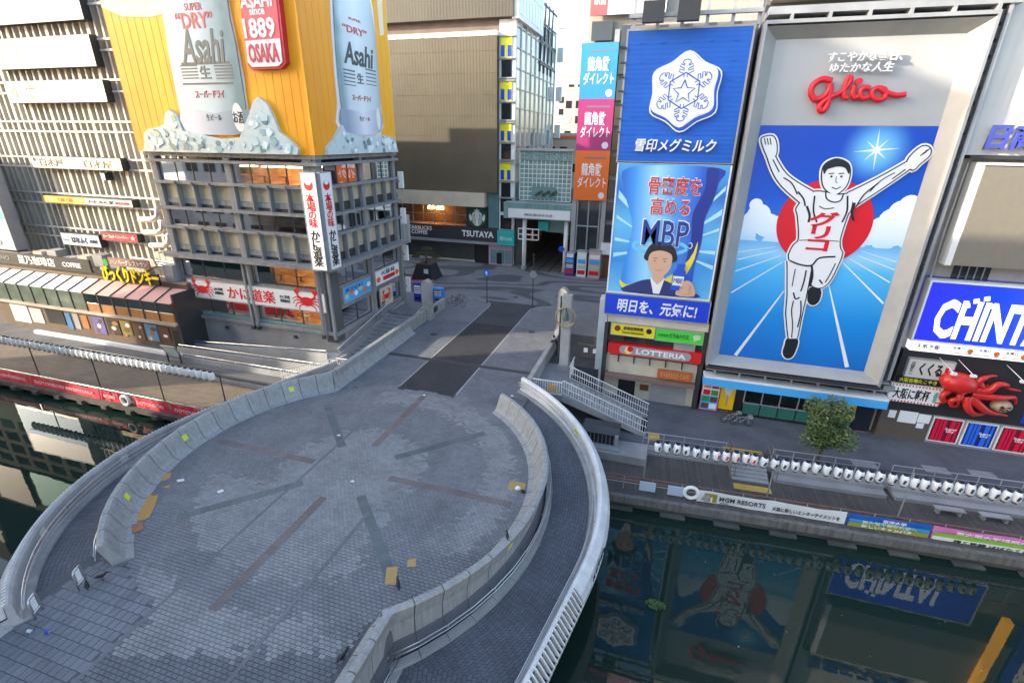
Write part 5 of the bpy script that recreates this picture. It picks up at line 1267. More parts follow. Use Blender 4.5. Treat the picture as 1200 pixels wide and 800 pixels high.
# ================================================================ ARCADE GATE
def arcade():
    root = thing('arcade_gate', 'shopping arcade entrance with a glazed gable and white canopy', 'arcade', (-17, 72, 0))
    fr = white_p
    pp('gable_back', root, FT, (-20.7, 9.6, -13.4, 16.3), -.5, -.3, mat('gable_back', (.20,.30,.30), .4, .1, .5))
    nx, nz = 12, 11; a0, b0, a1, b1 = -20.75, 9.7, -13.35, 16.35; w_, h_ = (a1-a0)/nx, (b1-b0)/nz
    gg = mat('gate_glass', (.17,.29,.29), .12, .2, .6, isl=.12, spec=.6)
    for i in range(nx):
        for j in range(nz): pp('window_pane', root, FT, (a0+i*w_+.05, b0+j*h_+.05, a0+(i+1)*w_-.05, b0+(j+1)*h_-.05), -.28, -.2 + (.25 if j > 8 else 0), gg)
    for i in range(nx+1): pp('glazing_bar', root, FT, (a0+i*w_-.04, b0, a0+i*w_+.04, b1), -.2, -.12, fr)
    for j in range(nz+1): pp('glazing_bar', root, FT, (a0, b0+j*h_-.04, a1, b0+j*h_+.04), -.2, -.13, fr)
    pp('top_cap', root, FT, (a0-.3, b1, a1+.3, b1+.3), -.4, .3, grey_met)
    pp('flower_box', root, FT, (-18.9, 10.0, -15.5, 11.6), -.1, .1, glass_g)
    for k in range(9): ppoly('plant_motif', root, FT, circ(-18.2+.35*k, 10.5+.2*(k % 3), .28, 8), .1, .14, (mat('motif_green', (.05,.10,.05), .7), dark_met)[k % 2])
    # canopy with stepped glass ends
    cpp = pp('canopy', root, FT, (-22.4, 7.35, -12.1, 9.55), .0, 2.2, MATS['gable_back'])
    for i in range(17):
        for j in range(2):
            if 0 < i < 16 and j == 0: continue
            x = -22.4+i*.606; pp('canopy_glass', root, FT, (x+.05, 7.42+j*1.45, x+.56, 8.75+j*.72), 2.2, 2.24, gg)
    pp('name_board', root, FT, (-21.7, 7.5, -12.8, 8.75), 2.2, 2.3, white_p); txt(root, FT, 'EBISUBASHI-SUJI', (-19.3, 7.75, -15.3, 8.15), 2.3, mat('board_ink', (.12,.12,.12), .5), .02)
    for x in (-19.5, -13.4):
        part('column', MB().lathe((x, 70.2, 0), [(.32, 0), (.32, 7.4)], 14), white_p, root, smooth=True); part('column_base', MB().lathe((x, 70.2, 0), [(.42, 0), (.42, .5)], 14), grey_met, root)
    pbox('column', root, grey_met, -12.9, -12.2, 71.0, 71.8, 0, 7.4); 
    # tunnel
    tm = mat('arcade_wall', (.10,.095,.09), .7, .3, .5)
    pbox('tunnel_wall', root, tm, -21.4, -20.2, 72.1, 135, 0, 9); pbox('tunnel_wall', root, tm, -12.6, -11.9, 72.1, 135, 0, 9); pbox('tunnel_roof', root, tm, -21.4, -11.9, 72.1, 135, 7.4, 9); pbox('tunnel_end', root, tm, -21, -12, 134, 135, 0, 7.4)
    pbox('tunnel_floor', root, mat('arcade_floor', (.13,.125,.12), .4, .2, .5), -20.2, -12.6, 69.3, 134, .0, .012)
    for a in (-19.0, -17.2, -15.6, -14): pbox('floor_stripe', root, dark_met, a-.12, a+.12, 69.3, 134, .012, .018)
    for k in range(10):
        y = 76+k*5
        for s_, x in ((-1, -20.1), (1, -12.7)): pbox('shop_sign', root, (white_p, red_p, cream, teal_p, orange_p)[(k*2+s_) % 5], x-.05-(.5 if s_ > 0 else 0), x+.05+(.5 if s_ < 0 else 0), y, y+.3, 3, 4.4)
    for k in range(4): part('arcade_lamp', MB().box(-17.2, -16.0, 80+k*12, 80.4+k*12, 5.9, 6.1), mat('dim_lamp', (.8,.6,.4), .5, emit=.8), root)
    pbox('banner_box', root, teal_p, -17.7, -16.2, 71.0, 71.3, 5.6, 6.9)
    bd = pbox('gate_panel', root, MATS['gable_back'], -16.9, -13.8, 72.4, 72.5, 5.2, 7.2)
    # small framed sign at left of the gate, round blue sign on the right column
    sg = thing('framed_sign', 'small white lattice sign frame left of the arcade entrance', 'sign', (-19.6, 69.6, 4.5))
    for z in (4.4, 5.1, 5.9): part('bar', MB().box(-20.3, -17.2, 69.5, 69.6, z, z+.14), white_p, sg)
    for x in (-20.3, -19.2, -18.2, -17.3): part('bar', MB().box(x, x+.12, 69.5, 69.6, 4.4, 6.0), white_p, sg)
    solo('blue_disc_sign', MB().tube([(-13.9, 69.7, 3.4), (-13.9, 69.78, 3.4)], .42, 16), blue_p, 'round blue sign on the right column of the arcade entrance', 'sign', (-13.9, 69.7, 3.4))
arcade()

# ================================================================ BANNER BUILDING right of the arcade
FV = PL((0, 69.3, 0), (1, 0, 0), (0, -1, 0))
def banner_building():
    root = thing('banner_building', 'narrow building right of the arcade hung with three coloured banners', 'building', (-8, 74, 0))
    pbox('core', root, mat('banner_core', (.34,.32,.29), .7, .15, .6), -12.0, 6, 69.9, 90, 0, 34)
    pp('glass_front', root, FV, (-11.9, .0, -8.8, 10.2), -.5, -.1, glass_d)
    for k in range(3): pp('mullion', root, FV, (-11.9+k*1.5, .0, -11.75+k*1.5, 10.2), -.1, .05, grey_met)
    for z in (3.3, 6.8): pp('transom', root, FV, (-11.75, z, -8.9, z+.15), -.1, .03, grey_met)
    pp('pier', root, FV, (-8.6, 0, -8.0, 30), -.4, .1, grey_met); pp('pier', root, FV, (-12.6, 0, -12.0, 10.2), -.4, .1, grey_met)
    for k in range(9): pp('window', root, FV, (-7.9, 5+k*2.9, -5.2, 7.2+k*2.9), -.4, .0, glass_d)
    pp('top_window', root, FV, (-11.4, 28.9, -8.9, 30.9), -.4, .05, glass_d)
    sb = sign('phone_sign', 'red and white sign with a phone number at the top of the banner building', FV, (-11.6, 31.4, -3.0, 34.5), .1, .6, white_s, None); pp('red_field', sb, FV, (-11.6, 31.4, -9.6, 34.5), .6, .63, paint('pink_red', (226, 84, 90)))
    txt(sb, FV, '0120', (-8.6, 31.9, -4.6, 34.0), .6, paint('pale_numerals', (196, 190, 184)), .03); txt(sb, FV, '駅前', (-11.2, 32.4, -9.8, 33.4), .64, white_s, .02)
    z = 28.65
    for m, lab, h in ((paint('banner_blue', (44, 136, 204)), 'sky blue hanging banner with white characters, topmost of three', 6.1), (paint('banner_crimson', (160, 46, 110)), 'crimson hanging banner with white characters, middle of three', 6.0), (paint('banner_orange', (228, 106, 28)), 'orange hanging banner with white characters, lowest of three', 6.2)):
        r = (-12.45, z-h, -8.0, z); sg = thing('hanging_banner', lab, 'banner', FV.P(-10.2, z-h, .3), 'coloured banners on the narrow building'); pp('panel', sg, FV, r, .15, .35, m)
        txt(sg, FV, '龍角散', sub(r, .2, .50, .8, .76), .35, white_s, .015); txt(sg, FV, 'ダイレクト', sub(r, .1, .26, .95, .48), .35, white_s, .01)
        ppoly('round_mark', sg, FV, circ(r[2]-.75, r[1]+.65, .42, 14), .35, .37, paint('mark_pale', (210, 214, 226))); pp('caption', sg, FV, sub(r, .25, .84, .9, .875), .35, .36, paint('caption_grey', (110, 110, 130)))
        z -= h
    # machines and posters at the foot
    for x, w_, m, lab, h in ((-12.9, 1.2, paint('vend_blue', (40, 60, 150)), 'dark blue vending machine at the right foot of the arcade', 3.2), (-11.3, 1.3, white_p, 'white poster column beside the blue vending machine', 3.6), (-9.7, 1.6, paint('poster_pale', (196, 170, 168)), 'wide pale poster board left of the glass lobby', 3.8)):
        t = thing('vending_machine' if x < -12 else 'poster_board', lab, 'machine' if x < -12 else 'poster', (x+w_/2, 68.6, 0)); pbox('body', t, m, x, x+w_, 68.2, 69.0, 0, h)
        for k in range(4): pbox('picture', t, (red_p, cream, skyb_p, white_s)[k], x+.12, x+w_-.12, 68.14, 68.2, .4+k*.75, .95+k*.75)
        pbox('cap', t, grey_met, x-.04, x+w_+.04, 68.1, 69.05, h, h+.1)
    pp('door', root, FV, (-7.8, 0, -6.6, 3.0), -.2, .05, brown_p); pp('white_box', root, FV, (-8.2, 3.3, -6.4, 4.8), .1, .6, white_p)
banner_building()

# ================================================================ FAR BUILDINGS behind the arcade
def far_building(label, x0, x1, y, z1, m, nw=3, cat='building', zw=8):
    root = thing('distant_building', label, cat, ((x0+x1)/2, y, 0)); pbox('wall', root, m, x0, x1, y, y+15, 0, z1); p_ = PL((0, y, 0), (1, 0, 0), (0, -1, 0))
    w_ = (x1-x0)/nw
    for j in range(int((z1-zw)/3)):
        for i in range(nw): pp('window', root, p_, (x0+i*w_+w_*.2, zw+j*3, x0+(i+1)*w_-w_*.2, zw+1.5+j*3), 0, .05, glass_d if (i+j) % 3 else glass_l)
    pbox('parapet', root, m, x0-.1, x1+.1, y-.1, y+.6, z1, z1+.5); return root
fw_ = mat('far_cream', (.56,.50,.42), .8, .1, .2); far_building('cream far building low over the arcade roof', -30, -19.5, 125, 20.5, fw_, 4, zw=9)
far_building('pink topped far building beside the banner building', -24.5, -18, 118, 27.6, mat('far_pink', (.60,.40,.38), .8, .1, .2), 3, zw=12)
fb = far_building('grey far tower between the two rows', -33, -25.5, 150, 33.5, mat('far_grey', (.34,.35,.37), .8, .1, .2), 3, zw=12)
far_building('small square grey tower top in the far gap', -31, -26, 180, 41, mat('far_grey2', (.30,.31,.33), .8, .1, .2), 2, zw=20)
pbox('orange_strip', far_building('long low cream building above the arcade gable', -24, -12.2, 100, 18.4, fw_, 5, zw=12), orange_p, -24, -12.2, 99.7, 99.98, 18.0, 18.35)

# ================================================================ MILK SIGN BUILDING
FN = PL((0, 38.4, 0), (1, 0, 0), (0, -1, 0))
def rib_mat(name, rgb):
    return ribbed(name, s2l(rgb), 22, 'Z')
def milk_building():
    root = thing('burger_shop_building', 'narrow building with cream shopfront under the tall blue milk billboards', 'building', (0, 42, STREET_R))
    x0, x1 = -3.9, 4.05
    pbox('core', root, mat('milk_core', (.22,.22,.22), .7, .2, .8), x0, x1, 39.6, 55, STREET_R, 25)
    pp('side_pier', root, FN, (x0-.45, STREET_R, x0+.25, 6.2), -1.4, -.2, mat('pale_pier', (.50,.52,.53), .6, .15, 1, dirt=.3))
    pp('cream_band', root, FN, (x0+.3, 4.35, x1, 5.0), -1.0, -.2, cream)
    pp('dark_band', root, FN, (x0+.3, 2.55, x1, 4.4), -1.0, -.5, dark_met)
    for a in (-2.2, -.5, 2.4): pp('vent_window', root, FN, (a, 2.75, a+1.2, 3.25), -.5, -.42, glass_d)
    pp('air_unit', root, FN, (1.7, 2.6, 3.3, 3.3), -.5, -.1, grey_met)
    pp('shop_wall', root, FN, (x0+.3, STREET_R, x1-.15, 1.5), -1.0, -.6, cream)
    pp('shop_wall_upper', root, FN, (-3.2, -.1, 3.7, 1.45), -.6, -.35, cream)
    for k in range(5): pp('sign_hook', root, FN, (-2.5+k*1.25, 1.0, -2.42+k*1.25, 1.5), -.35, -.05, black_m)
    pp('hood', root, FN, (-3.4, -.35, 3.7, -.12), -.6, .35, mat('hood_brown', (.20,.13,.11), .6, .2, 2))
    pp('doorway', root, FN, (-2.3, STREET_R, -.9, -.4), -.62, -.55, black_m); pp('roller_shutter', root, FN, (.35, STREET_R, 3.2, -.4), -.6, -.5, mat('shutter_beige', (.36,.34,.32), .5, .1, 1.5, dirt=.2))
    for k in range(9): pp('shutter_rib', root, FN, (.37, STREET_R+.12+k*.21, 3.18, STREET_R+.15+k*.21), -.5, -.47, grey_met)
    pp('corner_post', root, FN, (3.75, STREET_R, 4.1, 4.3), -.9, -.15, dark_met); pp('corner_post', root, FN, (x0+.1, STREET_R, x0+.4, 4.3), -.9, -.15, dark_met)
    pp('wood_plaque', root, FN, (-.5, -1.5, .2, -1.0), -.6, -.5, brown_p)
    wb = sign('wood_sign', 'rusty orange plank sign hanging over the burger shop shutter', FN, (.75, .0, 3.45, .8), -.2, -.05, paint('rust_orange', (176, 96, 48)), None); txt(wb, FN, 'RIVERSIDE CAFE', (1.0, .2, 3.2, .6), -.05, paint('rust_pale', (214, 150, 100)))
    rs = sign('burger_sign', 'red burger shop sign with a grey oval and white capital letters', FN, (-3.35, 1.75, 3.85, 3.0-.35), -.45, .1, paint('burger_red', (205, 22, 28)), None)
    rr = (-2.45, 1.85, 3.1, 2.55); ppoly('grey_oval', rs, FN, [(rr[0]+.35*(1-cos(a))*0+.35+.35*cos(a+pi/2), (rr[1]+rr[3])/2+.35*sin(a+pi/2)) for a in [i*pi/10 for i in range(11)]]+[(rr[2]-.35+.35*cos(a-pi/2), (rr[1]+rr[3])/2+.35*sin(a-pi/2)) for a in [i*pi/10 for i in range(11)]], .1, .13, grey_p)
    ppoly('moon_mark', rs, FN, circ(-1.7, 2.2, .33, 20), .13, .15, paint('moon_gold', (240, 206, 130))); ppoly('moon_notch', rs, FN, circ(-1.58, 2.33, .24, 18), .15, .16, MATS['burger_red'])
    txt(rs, FN, 'LOTTERIA', (-1.1, 1.98, 2.7, 2.42), .13, white_s, .02)
    ys = sign('yellow_sign', 'yellow information office sign with a small head emblem', FN, (-3.25, 3.42, .15, 4.35), -.2, .08, paint('info_yellow', (232, 208, 40)), grey_met, .04); txt(ys, FN, '道頓堀情報館', (-2.3, 3.9, -.75, 4.2), .08, black_p, .01); txt(ys, FN, 'Tourist Information', (-2.4, 3.6, -.7, 3.85), .08, black_p)
    ppoly('ball_mark', ys, FN, circ(-2.75, 3.98, .24, 14), .08, .1, brown_p); ppoly('round_mark', ys, FN, circ(-.3, 3.98, .22, 14), .08, .1, black_p)
    gs = sign('green_sign', 'bright green sign with a pale speech bubble beside the yellow one', FN, (.2, 3.35, 3.75, 4.3), -.2, .08, paint('sign_green', (70, 205, 62)), grey_met, .04); txt(gs, FN, 'ビラみハウス', (1.3, 3.65, 2.7, 4.05), .08, black_p, .01); txt(gs, FN, '法律相談', (.4, 3.7, 1.2, 3.95), .08, paint('dk_green', (30, 120, 40)))
    ppoly('bubble', gs, FN, smooth2([(3.0, 3.95), (3.25, 4.1), (3.55, 4.0), (3.5, 3.75), (3.3, 3.7), (3.1, 3.55), (3.12, 3.72)], 3), .08, .1, paint('bubble_pale', (196, 206, 190)))
    # roof frame above the signs
    for z in (25.2, 26.6): part('roof_beam', MB().box(x0, x1, 38.2, 38.5, z, z+.22), grey_met, root)
    for k in range(6): part('roof_post', MB().box(x0+.2+k*1.5, x0+.4+k*1.5, 38.5, 38.7, 24.6, 27.5), grey_met, root)
    for x in (-3.0, -.9): pbox('flood_lamp', root, dark_met, x, x+1.3, 37.2, 37.7, 24.75, 25.9)
    for k in range(7): pp('side_rung', root, FN, (-4.25, 18.4+k*.85, -3.9, 18.48+k*.85), -.1, .2, dark_met)
    return root
milk_building()
milk_blue = rib_mat('milk_blue', (6, 92, 192))
def milk_sign():
    r = (-3.87, 16.55, 3.66, 24.5)
    sg = sign('milk_billboard', 'tall ribbed blue billboard with a white snowflake emblem', FN, r, -.6, 0, milk_blue, grey_met, .12, 'billboard')
    for k in range(5): 
        for j in range(7): pp('fixing', sg, FN, (r[0]+.7+k*1.45, r[1]+.6+j*1.1, r[0]+.95+k*1.45, r[1]+.68+j*1.1), 0, .05, milk_blue)
    cx, cy = .02, 20.95
    def hexa(R, ox=0, oy=0): 
        pts = []
        for k in range(12):
            a = pi/2 + k*pi/6; rr = R*(1.0 if k % 2 == 0 else .845); pts.append((cx+ox+rr*cos(a), cy+oy+rr*sin(a)))
        return smooth2(pts, 4)
    bl = paint('emblem_blue', (24, 74, 190))
    ppoly('emblem_edge', sg, FN, hexa(2.42, .07, -.1), 0, .28, white_s); ppoly('emblem_rim', sg, FN, hexa(2.33, .07, -.1), .28, .30, bl); ppoly('emblem_edge', sg, FN, hexa(2.24, -.02, .03), .30, .32, white_s); 
    ppoly('emblem_face', sg, FN, hexa(2.12), .32, .35, white_s)
    hx = [(cx+1.06*cos(pi/2+k*pi/3), cy+1.06*sin(pi/2+k*pi/3)) for k in range(6)]
    for k in range(6):
        ppoly('flake_side', sg, FN, stroke2([hx[k], hx[(k+1) % 6]], .07), .35, .37, bl)
        a = pi/2+k*pi/3; ux, uy = cos(a), sin(a); vx, vy = -sin(a), cos(a); q = lambda al, ac: (cx+ux*al+vx*ac, cy+uy*al+vy*ac)
        out = [q(.78,.10), q(.98,.10), q(1.12,.44), q(1.26,.42), q(1.18,.12), q(1.28,.12), q(1.42,.41), q(1.56,.35), q(1.46,.12), q(1.54,.12), q(1.64,.27), q(1.76,.19), q(1.82,0)]
        full = out + [q(1.76,-.19), q(1.64,-.27), q(1.54,-.12), q(1.46,-.12), q(1.56,-.35), q(1.42,-.41), q(1.28,-.12), q(1.18,-.12), q(1.26,-.42), q(1.12,-.44), q(.98,-.10), q(.78,-.10)]
        part('flake_arm', MB().tube([FN.P(a_, b_, .35) for a_, b_ in full], .03, 5), bl, sg)
    st = []
    for k in range(11):
        a = pi/2 + k*pi/5; rr = .72 if k % 2 == 0 else .32; st.append((cx+rr*cos(a), cy-.08+rr*sin(a)))
    part('flake_star', MB().tube([FN.P(a_, b_, .35) for a_, b_ in st], .042, 5), bl, sg)
    txt(sg, FN, '雪印メグミルク', (-2.75, 17.2, 2.55, 18.05), .0, white_s, .018, .15, thick=.25)
milk_sign()
def calcium_sign():
    r = (-3.78, 6.95, 3.68, 16.4)
    bg = grad_mat('ad_blue_print', [(0, (110,190,232)), (.25, (50,140,218)), (.5, (100,184,232)), (.8, (34,112,204)), (1, (80,166,226))], 'Z', 6.9, 16.4, .45, .35, .35)
    sg = sign('health_billboard', 'light blue health drink billboard showing a man holding a small bottle', FN, r, -.6, 0, bg, white_p, .1, 'billboard')
    lt = paint('ray_pale', (176, 222, 244)); dk = paint('bottle_blue', (26, 84, 196)); dd = paint('bottle_navy', (24, 48, 140))
    for k, (a, wd) in enumerate(((.15,.25),(.45,.4),(.75,.2),(1.0,.3),(2.2,.3),(2.5,.4),(2.85,.25),(3.3,.3),(3.6,.3),(-.3,.3),(-.55,.25))):
        p0 = (1.6*cos(a), 11+1.6*sin(a)); 
        ends = []
        for s_ in (-1, 1):
            b = a+s_*wd*.12; x, z = 5.5*cos(b), 5.5*sin(b); k2 = min(3.6/abs(x) if x else 9, 4.3/abs(z) if z else 9, 1); ends.append((x*k2*1.0, 11.6+z*k2))
        ends = [(max(r[0]+.05, min(r[2]-.05, x)), max(r[1]+.05, min(r[3]-.05, z))) for x, z in ends]
        ppoly('light_ray', sg, FN, [p0, ends[0], ends[1]], 0, .01, lt)
    bot = smooth2(pxpoly(FN, ((738,196),(732,222),(738,248),(741,265),(735,295),(728,325),(731,341),(770,345),(806,340),(814,312),(822,285),(826,258),(836,235),(842,215),(843,197))), 4)
    ppoly('bottle_dark', sg, FN, smooth2(pxpoly(FN, ((829,198),(826,222),(812,250),(810,280),(803,312),(812,308),(821,284),(825,257),(835,234),(841,214),(842,199))), 4), .022, .03, dd)
    ppoly('bottle', sg, FN, bot, .01, .02, grad_mat('bottle_print', [(0, (26,84,196)), (.16, (60,150,230)), (.38, (160,218,246)), (.6, (80,160,232)), (.82, (34,92,204)), (1, (26,60,170))], 'X', -3.6, 3.2, .4))
    ppoly('yellow_swoosh', sg, FN, smooth2([(-2.95, 7.95), (-2.4, 7.6), (-1.2, 7.9), (.4, 8.3), (1.9, 9.9), (2.3, 11.2), (2.25, 9.9), (1.6, 8.4), (.2, 7.5), (-1.6, 7.2), (-2.7, 7.3)], 3), .03, .04, paint('swoosh_yellow', (236, 214, 50)))
    ppoly('ring', sg, FN, stroke2([(-.3+1.9*cos(a), 10.65+.5*sin(a)) for a in [i*2*pi/24 for i in range(25)]], .25), .04, .05, paint('ring_blue', (110, 200, 240)))
    wr = white_s; adr = paint('ad_red', (206, 44, 52))
    for (s_, rc) in (('骨密度を', (-1.55, 14.35, 2.0, 15.6)), ('高める', (-1.25, 12.95, 1.45, 14.15))):
        txt(sg, FN, s_, (rc[0]-.06, rc[1]-.06, rc[2]+.06, rc[3]+.06), .04, wr, .028); txt(sg, FN, s_, rc, .075, adr, .008)
    txt(sg, FN, 'MBP.', (-1.7, 10.65, 2.0, 12.65), .05, wr, .028); txt(sg, FN, 'MBP.', (-1.62, 10.72, 1.92, 12.58), .085, paint('mbp_blue', (28, 56, 140)), .008)
    # plain man: shoulders, neck, face, hair, hand with bottle
    sk = paint('skin_print', (214, 170, 142)); hr = paint('hair_print', (34, 30, 32)); su = paint('suit_print', (44, 52, 110))
    ppoly('suit', sg, FN, smooth2([(-2.6, 7.05), (-1.9, 7.75), (-.9, 8.15), (.3, 8.2), (1.3, 7.8), (2.4, 7.5), (2.75, 7.05)], 3, True), .05, .07, su)
    ppoly('shirt', sg, FN, [(-.7, 8.3), (.35, 8.3), (.1, 7.1), (-.35, 7.1)], .07, .08, white_s); ppoly('neck', sg, FN, [(-.6, 8.9), (.3, 8.9), (.25, 8.2), (-.15, 7.8), (-.55, 8.2)], .08, .085, sk)
    ppoly('hair', sg, FN, smooth2([(-1.15, 9.6), (-1.2, 10.3), (-.8, 10.9), (-.1, 11.05), (.6, 10.8), (.98, 10.2), (.85, 9.6)], 4), .08, .09, hr)
    ppoly('face', sg, FN, smooth2([(-.98, 9.85), (-.75, 10.25), (-.1, 10.4), (.55, 10.2), (.72, 9.8), (.65, 9.1), (.3, 8.6), (-.12, 8.45), (-.6, 8.65), (-.92, 9.2)], 4), .09, .105, sk)
    for a in (-.5, .2): ppoly('eye', sg, FN, circ(a, 9.62, .1, 8, .04), .105, .11, paint('eye_print', (120, 86, 74))); ppoly('brow', sg, FN, stroke2([(a-.16, 9.8), (a+.16, 9.82)], .05), .105, .11, MATS['eye_print'])
    ppoly('mouth', sg, FN, stroke2([(-.4, 8.95), (-.14, 8.9), (.12, 8.95)], .05), .105, .11, paint('lip_print', (186, 120, 106)))
    ppoly('held_bottle', sg, FN, [(.85, 7.5), (1.75, 7.55), (1.8, 8.9), (1.65, 9.2), (1.7, 9.55), (1.15, 9.5), (1.12, 9.15), (.9, 8.85)], .11, .16, dk)
    pp('bottle_label', sg, FN, (.95, 7.9, 1.72, 8.6), .16, .17, white_s); txt(sg, FN, 'MBP', (1.0, 8.1, 1.65, 8.45), .17, navy_p)
    ppoly('hand', sg, FN, smooth2([(1.3, 7.15), (1.5, 7.9), (1.85, 8.3), (2.3, 8.2), (2.6, 7.6), (2.55, 7.15)], 3), .1, .12, sk)
    for k in range(4): ppoly('finger', sg, FN, stroke2([(2.2, 7.35+.22*k), (1.75, 7.42+.23*k), (1.5, 7.4+.23*k)], [.2, .2, .14]), .165+.002*k, .19+.002*k, sk)
    s2 = sign('slogan_strip', 'royal blue slogan strip with white brush lettering under the health drink billboard', FN, (-3.9, 5.1, 3.85, 6.75), -.6, 0, paint('slogan_blue', (12, 62, 206)), grey_met, .06); txt(s2, FN, '明日を、元気に!', (-2.95, 5.35, 3.0, 6.45), 0, white_s, .025, .1)
calcium_sign()
top = sign('pink_top_sign', 'dark and pink sign with red characters along the top edge of the picture', FN, (-3.6, 27.6, 4.2, 30.2), -.4, .1, paint('top_plum', (70, 60, 78)), None)
pp('pink_field', top, FN, (-.2, 27.6, 4.2, 30.2), .1, .12, paint('pale_pink', (214, 170, 186))); txt(top, FN, 'スリムラボ', (-2.9, 27.75, .2, 28.5), .12, paint('hot_pink', (224, 60, 110)), .02)
# ================================================================ RUNNER SIGN BUILDING
def runner_building():
    root = thing('runner_sign_building', 'building behind the giant runner sign with a green glass shopfront', 'building', (10, 44, STREET_R))
    x0, x1 = 4.3, 16.4
    pbox('core', root, mat('runner_core', (.20,.20,.20), .7, .2, .8), x0, x1, 39.9, 58, 1.7, 30); pbox('core', root, MATS['runner_core'], x0, x1, 42.2, 58, STREET_R, 1.7)
    pp('top_cornice', root, FN, (x0, 24.9, 16.6, 25.3), -1.4, .8, grey_met); pp('top_cornice', root, FN, (x0+.2, 25.9, 16.8, 26.5), -1.4, .6, cream); pp('top_cornice', root, FN, (x0, 27.1, 17.2, 27.5), -1.4, 1.0, grey_met)
    pp('top_wall', root, FN, (x0, 27.5, 17.0, 30), -1.4, .3, concrete_l)
    for k in range(6): pp('bracket', root, FN, (5.5+k*2, 24.5, 5.65+k*2, 24.9), .0, .9, grey_met)
    # shopfront
    pp('shop_back', root, FN, (x0+.2, STREET_R, x1, 1.6), -3.5, -3.3, mat('shop_interior', (.10,.11,.08), .8, .4, .8))
    pp('shop_floor', root, FN, (x0+.2, STREET_R, x1, STREET_R+.05), -3.3, -.6, floor_in); pp('shop_ceiling', root, FN, (x0+.2, .3, x1, .4), -3.3, -.3, dark_met)
    windows(root, FN, 7.55, 15.2, -1.3, .25, 6, grey_met, glass_c, -.5, .09)
    for i in range(6): pp('green_apron', root, FN, (7.6+i*1.275, STREET_R+.12, 8.78+i*1.275, -1.36), -.6, -.5, mat('apron_green', (.035,.15,.115), .35, .12, 1))
    pp('threshold', root, FN, (7.4, STREET_R, 15.3, STREET_R+.11), -.6, -.35, black_m)
    for k in range(7): part('shop_table', MB().box(8.2+k, 8.8+k, 39.6, 40.1, -1.75, -1.68).box(8.45+k, 8.55+k, 39.8, 39.9, STREET_R, -1.75), (grey_met, wood_deck)[k % 2], root)
    pp('dark_opening', root, FN, (6.6, STREET_R, 7.5, .2), -.7, -.6, black_m); pp('dark_opening', root, FN, (15.3, STREET_R, 16.4, .2), -.7, -.6, paint('deep_navy', (26, 32, 46)))
    aw = pp('blue_awning', root, FN, (4.2, .35, 16.6, .95), -.3, .75, skyb_p); pp('awning_white_edge', root, FN, (4.2, .96, 16.6, 1.12), -.3, .72, white_p)
    for z in (1.45, 2.05): pp('gantry_beam', root, FN, (4.3, z, 16.5, z+.14), -.2, .2, grey_met)
    for k in range(7): pp('gantry_post', root, FN, (4.9+k*1.8, 1.12, 5.05+k*1.8, 2.4), -.15, .15, grey_met); pp('lamp_box', root, FN, (5.4+k*1.8, 1.55, 6.1+k*1.8, 1.95), -.1, .25, (grey_met, dark_met, mat('sign_greenish', (.05,.16,.05), .6))[k % 3])
    pp('gantry_back', root, FN, (4.3, 1.12, 16.4, 2.4), -1.4, -.9, dark_met)
    py = sign('yellow_fork_poster', 'yellow upright poster with a white fan shape beside the green shopfront', FN, (5.75, -2.1, 6.85, .15), -.5, -.4, paint('poster_yellow', (236, 186, 20)), None, cat='poster'); ppoly('white_fan', py, FN, smooth2([(6.0, -.15), (6.3, -.05), (6.62, -.15), (6.55, -.6), (6.32, -.85), (6.08, -.6)], 3), -.4, -.38, paint('fan_grey', (200, 206, 214))); pp('stick', py, FN, (6.27, -1.8, 6.37, -.8), -.4, -.385, grey_p)
    py2 = sign('yellow_fork_poster', 'yellow upright poster with a white fan shape partly behind the street tree', FN, (14.1, -1.5, 15.2, .2), -.48, -.4, MATS['poster_yellow'], None, cat='poster'); ppoly('white_fan', py2, FN, smooth2([(14.35, -.1), (14.65, 0), (14.97, -.1), (14.9, -.6), (14.66, -.85), (14.42, -.6)], 3), -.4, -.38, MATS['fan_grey'])
    mn = sign('menu_stand', 'red and blue menu stand with food pictures at the corner post', FN, (4.35, -2.3, 5.65, .25), -.45, -.3, white_s, red_p, .05, cat='sign')
    pp('blue_lower', mn, FN, (4.36, -2.29, 5.64, -1.0), -.3, -.29, skyb_p)
    for i in range(2):
        for j in range(4): pp('food_picture', mn, FN, (4.45+i*.6, -2.15+j*.6, 4.98+i*.6, -1.7+j*.6), -.29, -.27, (brown_p, orange_p, green_p, white_s, red_p)[(i*3+j*2) % 5])
runner_building()
def glow_print(m, c, rad, rgb):
    """printed pale burst round a point of the artwork"""
    n = m.node_tree.nodes; l = m.node_tree.links; b = n['Principled BSDF']; src = b.inputs['Base Color'].links[0].from_socket
    geo = n.new('ShaderNodeNewGeometry'); d = n.new('ShaderNodeVectorMath'); d.operation = 'DISTANCE'; d.inputs[1].default_value = c; l.new(geo.outputs['Position'], d.inputs[0])
    mr = n.new('ShaderNodeMapRange'); mr.interpolation_type = 'SMOOTHSTEP'; mr.inputs['From Min'].default_value = 0; mr.inputs['From Max'].default_value = rad; mr.inputs['To Min'].default_value = 1; mr.inputs['To Max'].default_value = 0; l.new(d.outputs['Value'], mr.inputs['Value'])
    mx = n.new('ShaderNodeMix'); mx.data_type = 'RGBA'; l.new(mr.outputs[0], mx.inputs[0]); l.new(src, mx.inputs[6]); mx.inputs[7].default_value = (*s2l(rgb), 1); l.new(mx.outputs[2], b.inputs['Base Color'])
